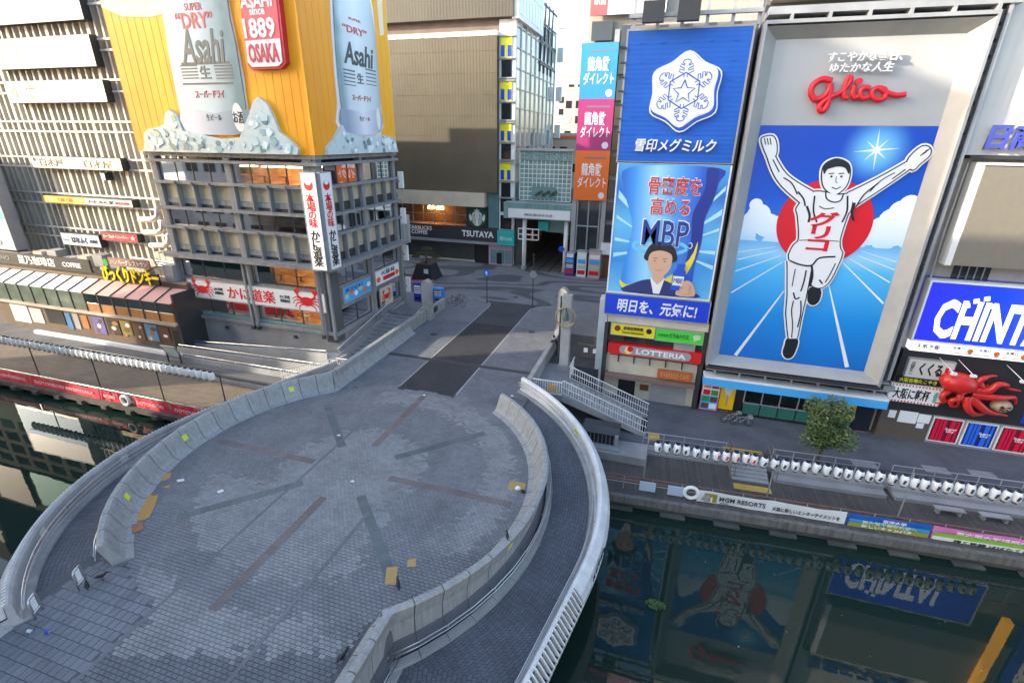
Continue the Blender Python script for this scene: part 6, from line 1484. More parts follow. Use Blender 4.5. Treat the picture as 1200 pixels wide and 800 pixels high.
def runner_sign():
    x0, x1, z0, z1 = 5.05, 14.82, 2.75, 23.7; zb = FN.px(1000, 147.5)[1]
    root = thing('runner_billboard', 'giant framed billboard of a finishing runner with raised arms before a red sun', 'billboard', (9.9, 38.4, z0))
    blue = grad_mat('runner_sky_print', [(0, (14,104,190)), (.25, (24,140,220)), (.48, (84,186,240)), (.54, (150,208,240)), (.60, (110,178,235)), (.68, (30,112,212)), (.80, (12,84,196)), (1, (10,70,182))], 'Z', 2.7, 17.6, .45, emit=.0)
    glow_print(blue, FN.P(*FN.px(1027, 176)), 2.1, (120, 205, 250))
    sil = mat('runner_silver', (.40,.405,.415), .4, .05, .5, dirt=.08)
    pp('silver_field', root, FN, (x0, zb, x1, z1), -.5, 0, sil); pp('blue_field', root, FN, (x0, z0, x1, zb-.01), -.5, 0, blue)
    # bevelled frame
    fm = mat('frame_silver', (.38,.375,.36), .4, .08, 1, dirt=.15); o = .75; D = .9
    X0, X1, Z0, Z1 = x0-o, x1+o, z0-.55, z1+.6
    for pts in (((x0, z0), (x0, z1), (X0, Z1), (X0, Z0)), ((x1, z0), (x1, z1), (X1, Z1), (X1, Z0)), ((x0, z1), (x1, z1), (X1, Z1), (X0, Z1)), ((x0, z0), (x1, z0), (X1, Z0), (X0, Z0))):
        (a, b), (c, d_), (e, f), (g, h) = pts
        P0 = [FN.P(a, b, 0), FN.P(c, d_, 0), FN.P(e, f, D), FN.P(g, h, D)]; P1 = [FN.P(a, b, -.4), FN.P(c, d_, -.4), FN.P(e, f, -.4), FN.P(g, h, -.4)]
        mb = MB(); mb._add(P0+P1, [(0,1,2,3), (7,6,5,4), (0,4,5,1), (1,5,6,2), (2,6,7,3), (3,7,4,0)]); part('frame_bevel', mb, fm, root)
    for a, b, c, e in ((X0-.14, Z0-.1, X0, Z1+.1), (X1, Z0-.1, X1+.14, Z1+.1)): pp('rim', root, FN, (a, b, c, e), -.6, D+.05, grey_met)
    pp('rim', root, FN, (X0-.14, Z0-.35, X1+.14, Z0-.101), -.6, D+.05, dark_met); pp('rim', root, FN, (X0-.14, Z1+.101, X1+.14, Z1+.3), -.6, D+.05, grey_met)
    for k in range(28): pp('cable_tray', root, FN, (X1+.2, 3+k*.78, X1+.42, 3.6+k*.78), -.2, .6, dark_met)
    pp('cable_rail', root, FN, (X1+.5, 2.6, X1+.68, 25), -.2, .7, grey_met)
    # lettering
    red = paint('script_red', (214, 24, 44))
    txt(root, FN, 'すこやかな毎日、', FN.rect(970, 62, 1054, 72), .30, white_s, .015, .12, thick=.12); txt(root, FN, 'ゆたかな人生', FN.rect(972, 75, 1043, 85), .30, white_s, .015, .12, thick=.12)
    z3 = Z(820, 0, 3.076); q = lambda *p: pxpoly(FN, z3(*p))
    W = .33
    def script(name, pts, wd=W): part(name, MB().tube([FN.P(a, b, .34) for a, b in smooth2(q(*pts), 6, False)], wd*.5, 8), red, root, smooth=True)
    script('script_letter', ((470,295),(440,288),(408,305),(396,335),(410,360),(440,352),(462,325),(466,305),(462,350),(452,385),(436,402),(426,388),(445,365),(480,345)), .36)
    script('script_letter', ((478,348),(510,330),(535,300),(538,285),(528,285),(518,315),(514,350),(528,355)), .3)
    script('script_letter', ((552,312),(545,340),(552,354),(566,350)), .32); ppoly('script_dot', root, FN, circ(*q((566, 297))[0], .2, 12), .22, .46, red)
    script('script_letter', ((606,322),(585,318),(572,338),(580,356),(604,352)), .3)
    script('script_letter', ((640,318),(618,328),(616,350),(640,362),(662,350),(660,326),(640,320),(662,334),(700,346),(734,342)), .3)
    # scenery print
    wp = white_s; z4 = Z(820, 240, 3.158); q4 = lambda *p: pxpoly(FN, z4(*p))
    for a, b, w0, w1 in (((312,318),(132,556),.06,.24), ((478,298),(545,600),.06,.26), ((306,212),(116,325),.04,.10), ((300,188),(132,245),.03,.08), ((290,168),(142,202),.03,.07), ((280,155),(142,175),.02,.05), ((528,212),(680,365),.05,.13), ((556,200),(703,287),.04,.09), ((585,188),(720,240),.03,.07), ((600,172),(728,212),.02,.05)):
        p_ = q4(a, b); ppoly('lane_line', root, FN, stroke2(p_, [w0, w1]), 0, .012, wp)
    cm_ = grad_mat('cloud_print', [(0, (178,218,243)), (.35, (222,236,247)), (1, (246,248,251))], 'Z', 11.3, 14.0, .5)
    zh = FN.px(965, 287)[1]
    for k, (px_, py_, rr) in enumerate(((872,276,.75),(880,262,.8),(889,252,.75),(886,240,.42),(899,264,.8),(911,266,.75),(878,288,.6),(905,285,.7), (1008,282,.5),(1020,276,.65),(1032,268,.75),(1045,258,.75),(1056,248,.7),(1066,240,.6),(1061,262,.8),(1050,274,.8),(1036,282,.7),(1063,280,.6))):
        a_, b_ = FN.px(px_, py_); P = [(min(max(x_, x0+.01), x1-.01), max(y_, zh)) for x_, y_ in circ(a_, b_, rr, 18)]
        o_ = []
        for p_ in P:
            if not o_ or hypot(p_[0]-o_[-1][0], p_[1]-o_[-1][1]) > 1e-3: o_.append(p_)
        if hypot(o_[0][0]-o_[-1][0], o_[0][1]-o_[-1][1]) < 1e-3: o_.pop()
        if len(o_) > 3: ppoly('cloud', root, FN, o_, .0, .010+.0004*k, cm_)
    c = q4((458, 68))[0]; ppoly('red_sun', root, FN, circ(*c, 2.82, 48), .014, .05, red)
    s0 = FN.px(1027, 176); pts = []
    for k in range(16):
        a = k*pi/8; rr = (1.25 if k % 4 == 0 else .85) if k % 2 == 0 else .17; pts.append((s0[0]+rr*cos(a+.1), s0[1]+rr*sin(a+.1)))
    ppoly('star', root, FN, pts, .012, .02, wp)
    # generic runner, layered cut-out: white edge, dark line, white body
    line = paint('figure_line', (28, 30, 38))
    larm = q((240,500),(256,565),(300,645),(385,712)); rarm = q((818,548),(755,592),(655,655),(545,718)); lleg = q4((370,205),(358,330),(348,400),(343,492)); rleg = q4((470,195),(452,290),(425,300))
    def limb(nm, p_, w_): return nm, stroke2(smooth2(p_, 6, False), w_)
    def widths(p_, w_):
        n = (len(p_)-1)*6+1; out = []
        for i in range(n):
            t = i/(n-1)*(len(w_)-1); k = min(int(t), len(w_)-2); out.append(w_[k]+(w_[k+1]-w_[k])*(t-k))
        return out
    torso = smooth2(q((392,700),(430,690),(500,702),(548,700),(540,760))+q4((545,35),(515,130),(520,180),(500,205),(400,225),(330,200),(345,150),(366,125),(362,40),(358,10)), 3)
    head = smooth2(q((440,625),(444,668),(462,690),(486,700),(510,686),(528,664),(538,625),(530,590),(490,576),(452,592)), 4)
    thigh = smooth2(q4((400,200),(520,165),(500,240),(470,290),(440,305),(410,290),(415,240)), 4)
    shoeL = smooth2(q4((325,495),(358,497),(352,530),(338,558),(320,562),(310,545),(318,515)), 3); shoeR = smooth2(q4((408,308),(442,312),(438,350),(418,366),(402,352)), 3)
    handL = smooth2(q((222,505),(230,495),(262,492),(275,520),(272,560),(246,565),(230,535)), 3); handR = smooth2(q((745,590),(760,560),(800,528),(826,535),(824,560),(790,590),(765,612)), 3)
    def grow(poly, k):
        cx_ = sum(p[0] for p in poly)/len(poly); cy_ = sum(p[1] for p in poly)/len(poly); n = len(poly); out = []
        ar = sum(poly[i][0]*poly[(i+1) % n][1]-poly[(i+1) % n][0]*poly[i][1] for i in range(n)); sg_ = 1 if ar > 0 else -1
        for i in range(n):
            a, b = poly[i-1], poly[(i+1) % n]; dx, dy = b[0]-a[0], b[1]-a[1]; h = hypot(dx, dy) or 1; out.append((poly[i][0]+sg_*dy/h*k, poly[i][1]-sg_*dx/h*k))
        return out
    shapes = [('arm', larm, [.42, .40, .62, .95]), ('arm', rarm, [.42, .44, .66, .98]), ('leg', lleg, [1.55, 1.15, 1.0, .5])]
    for lay, (k, d0, d1, m) in enumerate(((.17, .05, .09, white_s), (.075, .09, .12, line), (0., .12, .15, white_s))):
        for nm, p_, w_ in shapes: ppoly('runner_'+nm, root, FN, stroke2(smooth2(p_, 6, False), [v+2*k for v in widths(p_, w_)]), d0, d1, m)
        for nm, pg in (('torso', torso), ('head', head), ('thigh', thigh), ('hand', handL), ('hand', handR), ('shoe', shoeL), ('shoe', shoeR)):
            ppoly('runner_'+nm, root, FN, grow(pg, k), d0+.002, d1+.002 + (.002 if nm in ('head', 'thigh') else 0), (line if (nm == 'shoe' and lay == 2) else m))
    def ln(pts, wd=.09, m=line, d=.157): ppoly('figure_line', root, FN, stroke2(smooth2(pts, 4, False), wd), d, d+.012, m)
    ln(q((452,690),(455,715),(480,728),(505,722),(515,700)), .08); ln(q((412,705),(408,760),(420,800)), .1); ln(q((530,705),(528,760),(510,800)), .1)
    ln(q4((332,205),(372,220),(412,222),(440,195),(500,190)), .11); ln(q4((412,222),(415,262),(405,300)), .13); ln(q4((345,322),(352,345),(368,340)), .1); ln(q4((440,275),(452,290)), .1); ln(q4((366,130),(440,128),(512,134)), .05)
    ln(q((428,742),(450,752),(482,748)), .06); ln(q((384,742),(394,775),(390,800)), .14); ln(q((556,730),(546,765),(552,795)), .14); ln(q((352,690),(372,716),(378,742)), .1); ln(q4((345,352),(338,390),(342,440),(338,488)), .07); ln(q4((372,352),(372,400),(360,450)), .09); ln(q4((352,235),(345,270),(340,300)), .06); ln(q4((392,240),(384,280),(372,318)), .09); ln(q4((500,215),(480,255),(462,285)), .07); ln(q((262,575),(285,620)), .07); ln(q((738,610),(690,645)), .07); ln(q((700,622),(650,650),(610,690)), .06)
    ln(q((300,640),(330,660),(350,700)), .08); ln(q((640,660),(590,700),(560,745)), .08)
    for k in range(3): ln(q((232+k*10,498),(236+k*10,522)), .06); ln(q((790+k*9,562-k*8),(812+k*7,548-k*6)), .06)
    ppoly('runner_hair', root, FN, smooth2(q((446,628),(442,600),(462,580),(490,570),(520,578),(538,600),(534,628),(522,606),(496,600),(470,606),(456,612)), 3), .16, .18, line)
    for a in (472, 508): ln(q((a-10,626),(a+10,624)), .06); ppoly('figure_eye', root, FN, circ(*q((a, 636))[0], .07, 8), .16, .17, line)
    ln(q((490,636),(488,655),(494,658)), .04); ln(q((474,674),(490,680),(506,672)), .06)
    shr = FN.rect(*z4((408,22))[0], *z4((482,172))[0]); txt(root, FN, vert('グリコ'), shr, .165, red, .03, thick=.02)
runner_sign()

# ================================================================ RIGHT EDGE BUILDING: white sign, grey screen, blue screen, octopus shop
FK = PL((0, 38.9, 0), (1, 0, 0), (0, -1, 0))
def right_building():
    root = thing('octopus_shop_building', 'pale building at the right edge with the octopus shop at its foot', 'building', (25, 44, STREET_R))
    x0, x1 = 16.75, 32
    pw = mat('white_wall', (.62,.61,.58), .55, .06, .6, dirt=.15, streak=True)
    pbox('core', root, mat('right_core', (.36,.34,.31), .7, .15, .8, dirt=.2), x0, x1, 39.6, 55, STREET_R, 34)
    pp('wall', root, FK, (x0, 9.8, x1, 17.2), -.7, -.3, MATS['right_core'])
    for a in (18.3, 23.0, 27.5): pp('window', root, FK, (a, 9.75, a+2.0, 10.7), -.3, -.22, glass_d); 
    for a in (18.3, 23.0, 27.5):
        for k in range(4): pp('window_bar', root, FK, (a+.35+k*.42, 9.75, a+.4+k*.42, 10.7), -.22, -.15, grey_met)
    ws = sign('estate_sign', 'large white sign with blue characters at the upper right edge', FK, (16.4, 17.35, x1, 34), -.3, .25, pw, None, cat='billboard')
    txt(ws, FK, '日商エステム', (17.3, 17.65, 25.0, 19.1), .5, paint('estate_blue', (70, 80, 170)), .03, .12, thick=.2)
    txt(ws, FK, '不動産', (20.3, 20.4, 29, 25), .5, MATS['estate_blue'], .05, thick=.2)
    for k in range(8): pp('sign_stud', ws, FK, (18.9+k*1.2, 18.5, 18.98+k*1.2, 18.58), .25, .5, grey_met)
    pp('sign_edge', ws, FK, (16.85, 17.15, x1, 17.34), -.3, .5, dark_met)
    scr = thing('grey_screen', 'switched-off brownish grey screen with a bright white left edge', 'screen', FK.P(22, 10.7, .5)); sm = mat('led_off', (.20,.18,.145), .55, .10, 3, isl=.0)
    pp('display', scr, FK, (17.55, 10.85, 30.2, 16.75), .2, 1.0, sm)
    for k in range(1, 13): pp('display_seam', scr, FK, (17.55+k*.97, 10.86, 17.565+k*.97, 16.74), 1.0, 1.004, sm)
    pp('left_edge', scr, FK, (17.2, 10.8, 17.54, 16.8), .0, .95, white_p); pp('top_edge', scr, FK, (17.2, 16.81, 30.2, 16.95), .0, 1.0, white_p)
    part('conduit', MB().tube([FK.P(16.9, 16.9, .4), FK.P(16.85, 13, .4), FK.P(16.95, 9.7, .4)], .05, 6), grey_met, scr)
    ch = sign('blue_screen', 'bright blue screen with bold white capital letters and a white forecast strip', FK, (16.95, 5.65, 27.0, 9.65), .1, .8, grad_mat('screen_blue', [(0, (36,40,190)), (.35, (22,54,214)), (.6, (44,66,214)), (1, (26,36,170))], 'X', 17, 27, .3, .5, .3, emit=.28), white_p, .12, cat='screen')
    scw = mat('screen_white', (.85,.86,.9), .4, emit=.3)
    txt(ch, FK, 'CHINTAI', (17.75, FK.px(1100, 396, .8)[1], 24.3, FK.px(1122, 351, .8)[1]), .8, scw, .035)
    for a, b in ((19.05, 8.15), (19.45, 8.5), (19.95, 8.7), (20.4, 8.25)): ppoly('square_mark', ch, FK, [(a, b+.22), (a+.28, b+.3), (a+.36, b+.02), (a+.06, b-.06)], .8, .84, scw)
    pp('forecast_strip', ch, FK, (16.95, 4.85, 27.0, 5.64), .1, .8, scw); txt(ch, FK, '天気予報', (17.25, 5.05, 18.6, 5.4), .8, black_p, .01)
    for k in range(5): ppoly('sun_icon', ch, FK, circ(20.3+k*1.45, 5.2, .17, 12), .8, .83, orange_p); txt(ch, FK, '金曜日', (19.3+k*1.45, 5.25, 19.95+k*1.45, 5.45), .8, black_p)
    pp('red_line', ch, FK, (19.2, 4.98, 26.5, 5.03), .8, .82, red_p)
    # shop boards
    bb = thing('octopus_board', 'black shop board carrying the red octopus', 'sign', FK.P(21, .5, 0)); pp('panel', bb, FK, (16.9, -.05, 27.6, 4.6), -.3, .15, paint('board_black', (44, 44, 48)))
    pp('blue_right', bb, FK, (24.9, .2, 27.6, 4.4), .15, .18, paint('board_blue', (40, 56, 170)))
    for a in (19.6, 20.7, 23.4): part('spot_lamp', MB().tube([FK.P(a-.5, 4.3, .15), FK.P(a, 3.75, 1.3)], .025, 5), steel, bb); part('lamp_head', MB().obox(FK.P(a, 3.7, 1.35), (.16, 0, 0), (0, .1, 0), (0, 0, .08)), white_p, bb)
    wb = sign('brush_board', 'pale board with bold black brush lettering at the octopus shop', FK, (17.35, 2.75, 20.0, 4.1), .15, .4, paint('board_pale', (200, 198, 190)), grey_met, .05); txt(wb, FK, 'くくる', (18.05, 2.95, 19.4, 3.9), .4, black_p, .03); txt(wb, FK, vert('元祖たこ'), (17.5, 2.95, 17.75, 3.9), .4, black_p); pp('red_seal', wb, FK, (19.55, 3.1, 19.75, 3.7), .4, .42, red_p)
    gb = sign('strip_board', 'dark strip with yellow lettering between the two shop boards', FK, (17.0, 2.2, 19.6, 2.68), .15, .3, black_p, None); txt(gb, FK, '大阪名物たこやき', (17.15, 2.28, 19.4, 2.6), .3, paint('lime_yellow', (220, 216, 50)), .01)
    kb = sign('toast_board', 'white board with a red chequered border and black characters', FK, (16.75, .75, 19.9, 2.12), .15, .45, white_s, None); 
    for k in range(16): 
        for z in (.78, 2.0): pp('red_check', kb, FK, (16.8+k*.2, z, 16.9+k*.2, z+.1), .45, .47, red_p)
    txt(kb, FK, '大阪に乾杯', (17.0, 1.0, 19.2, 1.85), .45, black_p, .02); txt(kb, FK, vert('道頓堀'), (19.4, 1.0, 19.65, 1.85), .45, teal_p)
    # octopus
    oc = thing('octopus_figure', 'large glossy red octopus model stretched over the black shop board', 'octopus', FK.P(21, 1.5, .8)); om = mat('octopus_red', (.56,.022,.018), .32, .15, 1.2, spec=.5)
    z7 = Z(1020, 400, 5.717); c0 = FK.px(*z7((585, 272))[0], .7)
    mb = MB(); mb.ellipsoid((0, 0, 0), 1.12, .75, .72, 18, 12); a_ = radians(-8); mb.v = [tuple(FK.P(c0[0]+v[0]*cos(a_)-v[2]*sin(a_), c0[1]+v[0]*sin(a_)+v[2]*cos(a_), .8+v[1])) for v in mb.v]; part('head', mb, om, oc, smooth=True)
    def tent(pts, w0=.3, w1=.06):
        p2 = smooth2([FK.px(*z7(p)[0], .6) for p in pts], 6, False); n = len(p2)
        part('tentacle', MB().tube([FK.P(p[0], p[1], .62+.22*sin(i/n*5)) for i, p in enumerate(p2)], [w0+(w1-w0)*i/(n-1) for i in range(n)], 8), om, oc, smooth=True)
    tent(((680,300),(730,245),(790,235),(860,240)), .26); tent(((690,320),(780,320),(840,280),(910,290),(930,320),(1020,340)), .32, .05); tent(((680,350),(780,360),(880,370),(970,380),(985,430)), .33, .06)
    tent(((670,370),(720,420),(790,465),(870,490),(930,508)), .34, .05); tent(((640,370),(640,430),(680,475),(740,488),(800,490)), .32, .07); tent(((600,350),(580,375),(530,385),(540,425),(590,430),(600,395)), .24, .1); tent(((520,330),(480,345),(470,375),(500,395),(480,415),(430,420)), .24, .06); tent(((720,260),(735,290),(770,310),(800,300)), .22, .08)
    for a, b in ((632, 345), (690, 310)): p_ = FK.px(*z7((a, b))[0], 1.3); part('eye_bump', MB().ellipsoid(FK.P(p_[0], p_[1], 1.2), .18, .18, .18, 10, 8), om, oc, smooth=True)
    bp_ = FK.px(*z7((875, 430))[0], .5); bl = thing('takoyaki_ball', 'tan ball with black lettering under the octopus arms', 'ball', FK.P(bp_[0], bp_[1], .5)); part('ball', MB().ellipsoid(FK.P(bp_[0], bp_[1], .5), .62, .5, .45, 14, 10), mat('ball_tan', (.42,.30,.20), .6, .2, 4), bl, smooth=True); txt(bl, FK, 'たこ', (bp_[0]-.32, bp_[1]-.18, bp_[0]+.32, bp_[1]+.2), 1.0, black_p, .04)
    # foot: brown wall with papers and striped posters
    pp('foot_wall', root, FK, (16.85, STREET_R, 20.0, .55), -.6, .1, mat('foot_brown', (.10,.08,.065), .6, .2, 1)); pp('foot_wall', root, FK, (20.0, STREET_R, x1, -.1), -.6, .0, grey_met)
    for k, (a, b, c, e) in enumerate(((17.3, -.75, 17.75, -.15), (17.95, -1.0, 19.1, -.05), (19.15, -.85, 19.9, -.15), (19.2, -1.3, 19.65, -.9))): pp('paper_notice', root, FK, (a, b, c, e), .1, .13, white_s)
    for k in range(5):
        x = 20.15+k*2.02; rd = k % 2 == 0; lab = ['first striped poster, red, beside the brown shop wall', 'second striped poster, blue, between two red ones', 'third striped poster, red, right of the first blue one', 'fourth striped poster, blue, cropped by the right edge', 'fifth striped poster, red, beyond the right edge'][k]
        ps = sign('striped_poster', lab, FK, (x, -2.1, x+1.7, -.3), .0, .1, paint('deep_red', (120, 10, 40)) if rd else paint('deep_blue', (24, 36, 130)), white_p, .07, 'poster', 'striped posters at the octopus shop')
        for j, (a, b) in enumerate(((.08, .2), (.24, .32), (.36, .46), (.62, .78), (.84, .92))): pp('stripe', ps, FK, (x+1.7*a, -2.08, x+1.7*b, -.32), .1, .12, paint('stripe_red', (214, 20, 64)) if rd else paint('stripe_blue', (44, 110, 226)))
        txt(ps, FK, 'Super\nDry', (x+.8, -1.35, x+1.5, -.95), .125, white_s, .01)
right_building()
# beyond the right edge (seen mirrored in the river)
def right_beyond():
    root = thing('riverside_building', 'riverside building right of the frame, seen only mirrored in the water', 'building', (45, 45, STREET_R))
    pbox('wall', root, mat('beyond_wall', (.14,.13,.13), .7, .2, .5), 32.2, 64, 39.6, 55, STREET_R, 30)
    os_ = sign('orange_vertical_sign', 'tall orange vertical sign mirrored as an orange streak in the river', FK, (28.6, 8.0, 29.1, 22), 1.0, 1.6, mat('orange_lit', (.9,.42,.02), .4, emit=1.0), None)
    bs = sign('blue_vertical_sign', 'tall dark blue vertical sign mirrored beside the orange streak', FK, (30.6, 5.5, 34.2, 19), .2, .8, paint('beyond_blue', (40, 60, 190)), None); txt(bs, FK, vert('道頓堀'), (31.3, 7, 33.6, 18), .8, white_s, .04)
    ws_ = sign('pale_side_sign', 'pale sign with dark characters mirrored at the lower right corner', FK, (36.5, 2, 44, 16), .2, .8, paint('beyond_pale', (190, 196, 204)), None); txt(ws_, FK, vert('本家串'), (38.5, 4, 42, 15), .8, ink_m, .04)
    rs_ = sign('red_side_sign', 'red sign mirrored at the lower right corner of the river', FK, (33, 19.5, 46, 24), .2, .8, red_p, None)
right_beyond()
# ================================================================ NORTH BANK (behind the camera): unseen blocks, the left ones sized to shape the sunlight
def north_block(label, x0, x1, y0, y1, h, col):
    root = thing('unseen_north_block', label, 'building', ((x0+x1)/2, (y0+y1)/2, STREET_R)); m = mat('nb_'+str(int(x0)), col, .7, .15, .5, dirt=.2)
    pbox('wall', root, m, x0, x1, y0, y1, STREET_R, h); p_ = PL((0, y1, 0), (-1, 0, 0), (0, 1, 0))
    n = int((x1-x0)/4); 
    for j in range(int((h-2)/3.6)):
        for i in range(n): pp('window', root, p_, (-(x0+4*i+3.4), 1+j*3.6, -(x0+4*i+.8), 3+j*3.6), 0, .06, glass_d)
    pbox('parapet', root, m, x0-.15, x1+.15, y0-.15, y1+.15, h, h+.8)
    return root
north_block('unseen near-bank block left of the viewpoint, sized to cast shade, outside the frame', -65.6, -26, -20, 1.5, 37, (.34,.33,.32))
north_block('unseen taller near-bank block beside the left one, sized to shade the far signs, outside the frame', -84, -66, -6, 1.5, 50, (.36,.34,.33))
north_block('invented slim tall near-bank tower further left, added to shade the beer billboard, outside the frame', -113, -108, -6, 2.0, 58, (.42,.38,.34))  # invented tower, placed to keep sun off the beer billboard
north_block('unseen low near-bank block between the tall ones, kept low for a sunlit gap, outside the frame', -107.6, -84.4, -30, 1.0, 9, (.30,.28,.27))
north_block('unseen low near-bank block far left, kept low to let sun through, outside the frame', -180, -113.6, -30, 1.0, 11, (.38,.36,.33))
north_block('near-bank block to the right of the viewpoint, outside the frame', 12, 70, -34, -6, 24, (.30,.30,.31))

# ================================================================ RIGHT QUAY FURNITURE
def quay_plane(d): p = RO + NR*d; return PL((p.x, p.y, 0), UR, NR)
QF = quay_plane(4.75)
lr2 = mat('lantern_red_mark', s2l((200, 50, 50)), .6); lblk = mat('lantern_black_mark', s2l((60, 60, 62)), .6)
xs = [32, 62, 93, 123, 155, 187, 220, 250, 282, 315, 340, 373, 408, 441, 474, 508, 541, 575, 611, 645, 681, 714, 746, 786, 825, 858, 891, 927, 964, 1001, 1038, 1077, 1116, 1156, 1190]
QL = quay_plane(3.4); protos = {}
for i, zx in enumerate(xs):
    px_ = 760+zx/2.727; py_ = 460+(160+(zx-32)*.128)/2.727
    s_, z_ = QL.px(px_, py_); p_ = QL.P(s_, 0, 0); loc = Vector((p_.x, p_.y, -.42+.05*sin(i*.9)))
    red = 6 <= i <= 10; key = red
    if key not in protos:
        t = lantern_mesh(); t['group'] = 'white lanterns strung along the right quay'; protos[key] = t
        for k, (a, b) in enumerate(((-.12, .2), (-.02, .02), (.06, -.14))): part('ink_mark', MB().obox((.02+.02*k, -.235, a+.02), (.06, 0, 0), (0, .012, 0), (0, 0, .045)), lr2 if red else lblk, t)
        if red: part('red_band', MB().lathe((0, 0, 0), [(.19, -.27), (.212, -.2)], 12), lr2, t)
        lo = t
    else: lo = copy_tree(protos[key], loc)
    lo.location = loc; lo.rotation_euler = (random.uniform(-.08, .08), random.uniform(-.12, .12), random.uniform(-.5, .5))
    lo['label'] = ('white paper lantern with red lettering over the right quay, '+ordinal(i-5)+' of the five red ones') if red else ('white paper lantern with black lettering over the right quay, '+ordinal(i+1)+' from the stairs')
solo('lantern_string', MB().tube([tuple(QL.P(-1.0, .12, 0)), tuple(QL.P(22, .12, 0))], .018, 5), black_m, 'black wire carrying the lantern row over the right quay', 'wire', QL.P(10, .1, 0))
for s_, lab in ((-.9, 'thin grey lantern pole at the stair end of the right quay'), (6.75, 'thin grey lantern pole behind the white resort banner'), (14.1, 'thin grey lantern pole behind the blue university banner'), (21.2, 'thin grey lantern pole at the right edge of the picture')):
    p_ = QL.P(s_, DECK_R, 0); t = thing('lantern_pole', lab, 'pole', p_, 'lantern poles on the right quay'); part('shaft', MB().tube([tuple(p_), (p_.x, p_.y, .2)], .045, 6), grey_met, t); part('foot_plate', MB().box(p_.x-.12, p_.x+.12, p_.y-.12, p_.y+.12, DECK_R, DECK_R+.04), dark_met, t)
# rails along the street edge
ra = thing('quay_railing', 'low grey railing with two bars along the upper edge of the right quay', 'railing', rb(10, .1, STREET_R))
def rail_run(s0, s1):
    for z in (.5, .95): part('rail', MB().tube([rb(s0, .1, STREET_R+z), rb(s1, .1, STREET_R+z)], .035, 6), grey_met, ra)
    n = int((s1-s0)/1.2)
    for k in range(n+1): a = s0+(s1-s0)*k/n; part('post', MB().tube([rb(a, .1, STREET_R-.05), rb(a, .1, STREET_R+.98)], .035, 6), grey_met, ra)
rail_run(-1.0, 4.6); rail_run(7.6, 14.0); rail_run(14.8, 22)
for s0 in (4.75, 7.35):
    t = thing('stair_rail', 'bronze looped handrail '+('left' if s0 < 5 else 'right')+' of the short quay steps', 'handrail', rb(s0, .3, STREET_R)); br_ = mat('bronze_rail', (.24,.17,.11), .45, .2, 4, metal=.4)
    for k in (0, .32): part('loop', MB().tube([rb(s0+k, -.5, STREET_R), rb(s0+k, -.45, STREET_R+.85), rb(s0+k, .2, STREET_R+.85), rb(s0+k, 1.6, STREET_R+.2), rb(s0+k, 1.65, DECK_R)], .03, 6), br_, t)
for k in range(5):
    s0 = 16.5+k*2.4
    t = thing('quay_bench', 'plain grey slab bench on the lower right quay, '+ordinal(k+1)+' from the left', 'bench', rb(s0, 2.2, DECK_R), 'benches on the right quay'); part('slab', MB().prism([rb(s0, 2.0, DECK_R+.32), rb(s0+1.6, 2.0, DECK_R+.32), rb(s0+1.6, 2.4, DECK_R+.32), rb(s0, 2.4, DECK_R+.32)], (0, 0, .08)), concrete_l, t)
    for a in (.15, 1.3): part('leg', MB().prism([rb(s0+a, 2.05, DECK_R), rb(s0+a+.15, 2.05, DECK_R), rb(s0+a+.15, 2.35, DECK_R), rb(s0+a, 2.35, DECK_R)], (0, 0, .32)), concrete, t)
# edge rail and banners facing the river
er = thing('edge_railing', 'thin rail along the water edge of the right quay carrying the banners', 'railing', rb(9, 4.65, DECK_R))
part('rail', MB().tube([rb(-4, 4.65, DECK_R+.98), rb(23, 4.65, DECK_R+.98)], .03, 6), mat('rust_rail_m', (.20,.10,.07), .7, .3, 5), er); part('rail', MB().tube([rb(-4, 4.65, DECK_R+.5), rb(23, 4.65, DECK_R+.5)], .02, 6), grey_met, er)
for k in range(16): part('post', MB().tube([rb(-4+k*1.8, 4.65, DECK_R), rb(-4+k*1.8, 4.65, DECK_R+1)], .03, 6), grey_met, er)
ban_w = mat('banner_white', (.70,.70,.69), .7, .05, 1.5, bump=.5, bscale=2.5)
def qban(name, label, s0, s1, m, seed): 
    t = thing(name, label, 'banner', QF.P((s0+s1)/2, DECK_R, 0)); part('cloth', cloth(QF, s0, DECK_R-.1, s1, DECK_R+.85, 0, .07, .08, 26, seed), m, t, smooth=True); return t
t = qban('resort_banner', 'long white cloth banner with a gold square logo and dark lettering', 2.35, 10.75, ban_w, 3)
gold = paint('logo_gold', (150, 132, 50)); pp('gold_square', t, QF, (2.75, DECK_R+.12, 3.5, DECK_R+.72), .09, .1, gold); ppoly('lion_mark', t, QF, smooth2([(2.62, -2.9), (2.75, -2.55), (3.0, -2.45), (3.12, -2.65), (3.0, -2.9)], 3), .10, .11, paint('mark_grey', (150, 150, 140))); pp('gold_notch', t, QF, (3.15, DECK_R+.12, 3.25, DECK_R+.5), .10, .11, ban_w)
txt(t, QF, 'MGM RESORTS', (3.65, DECK_R+.3, 6.3, DECK_R+.62), .10, mat('banner_black', (.05,.05,.05), .6), .01); txt(t, QF, 'JAPAN', (3.7, DECK_R+.1, 4.2, DECK_R+.22), .10, MATS['banner_black']); txt(t, QF, '大阪に新しいエンターテイメントを', (6.7, DECK_R+.22, 10.4, DECK_R+.52), .10, MATS['banner_black'], .005)
t = qban('university_banner', 'blue cloth banner with an olive lower half right of the white one', 10.85, 15.1, paint('uni_blue', (36, 96, 190)), 5); pp('cyan_band', t, QF, (10.9, DECK_R+.32, 15.05, DECK_R+.55), .085, .09, paint('uni_cyan', (60, 150, 200))); pp('olive_band', t, QF, (10.9, DECK_R-.02, 15.05, DECK_R+.3), .085, .09, paint('uni_olive', (150, 150, 60)))
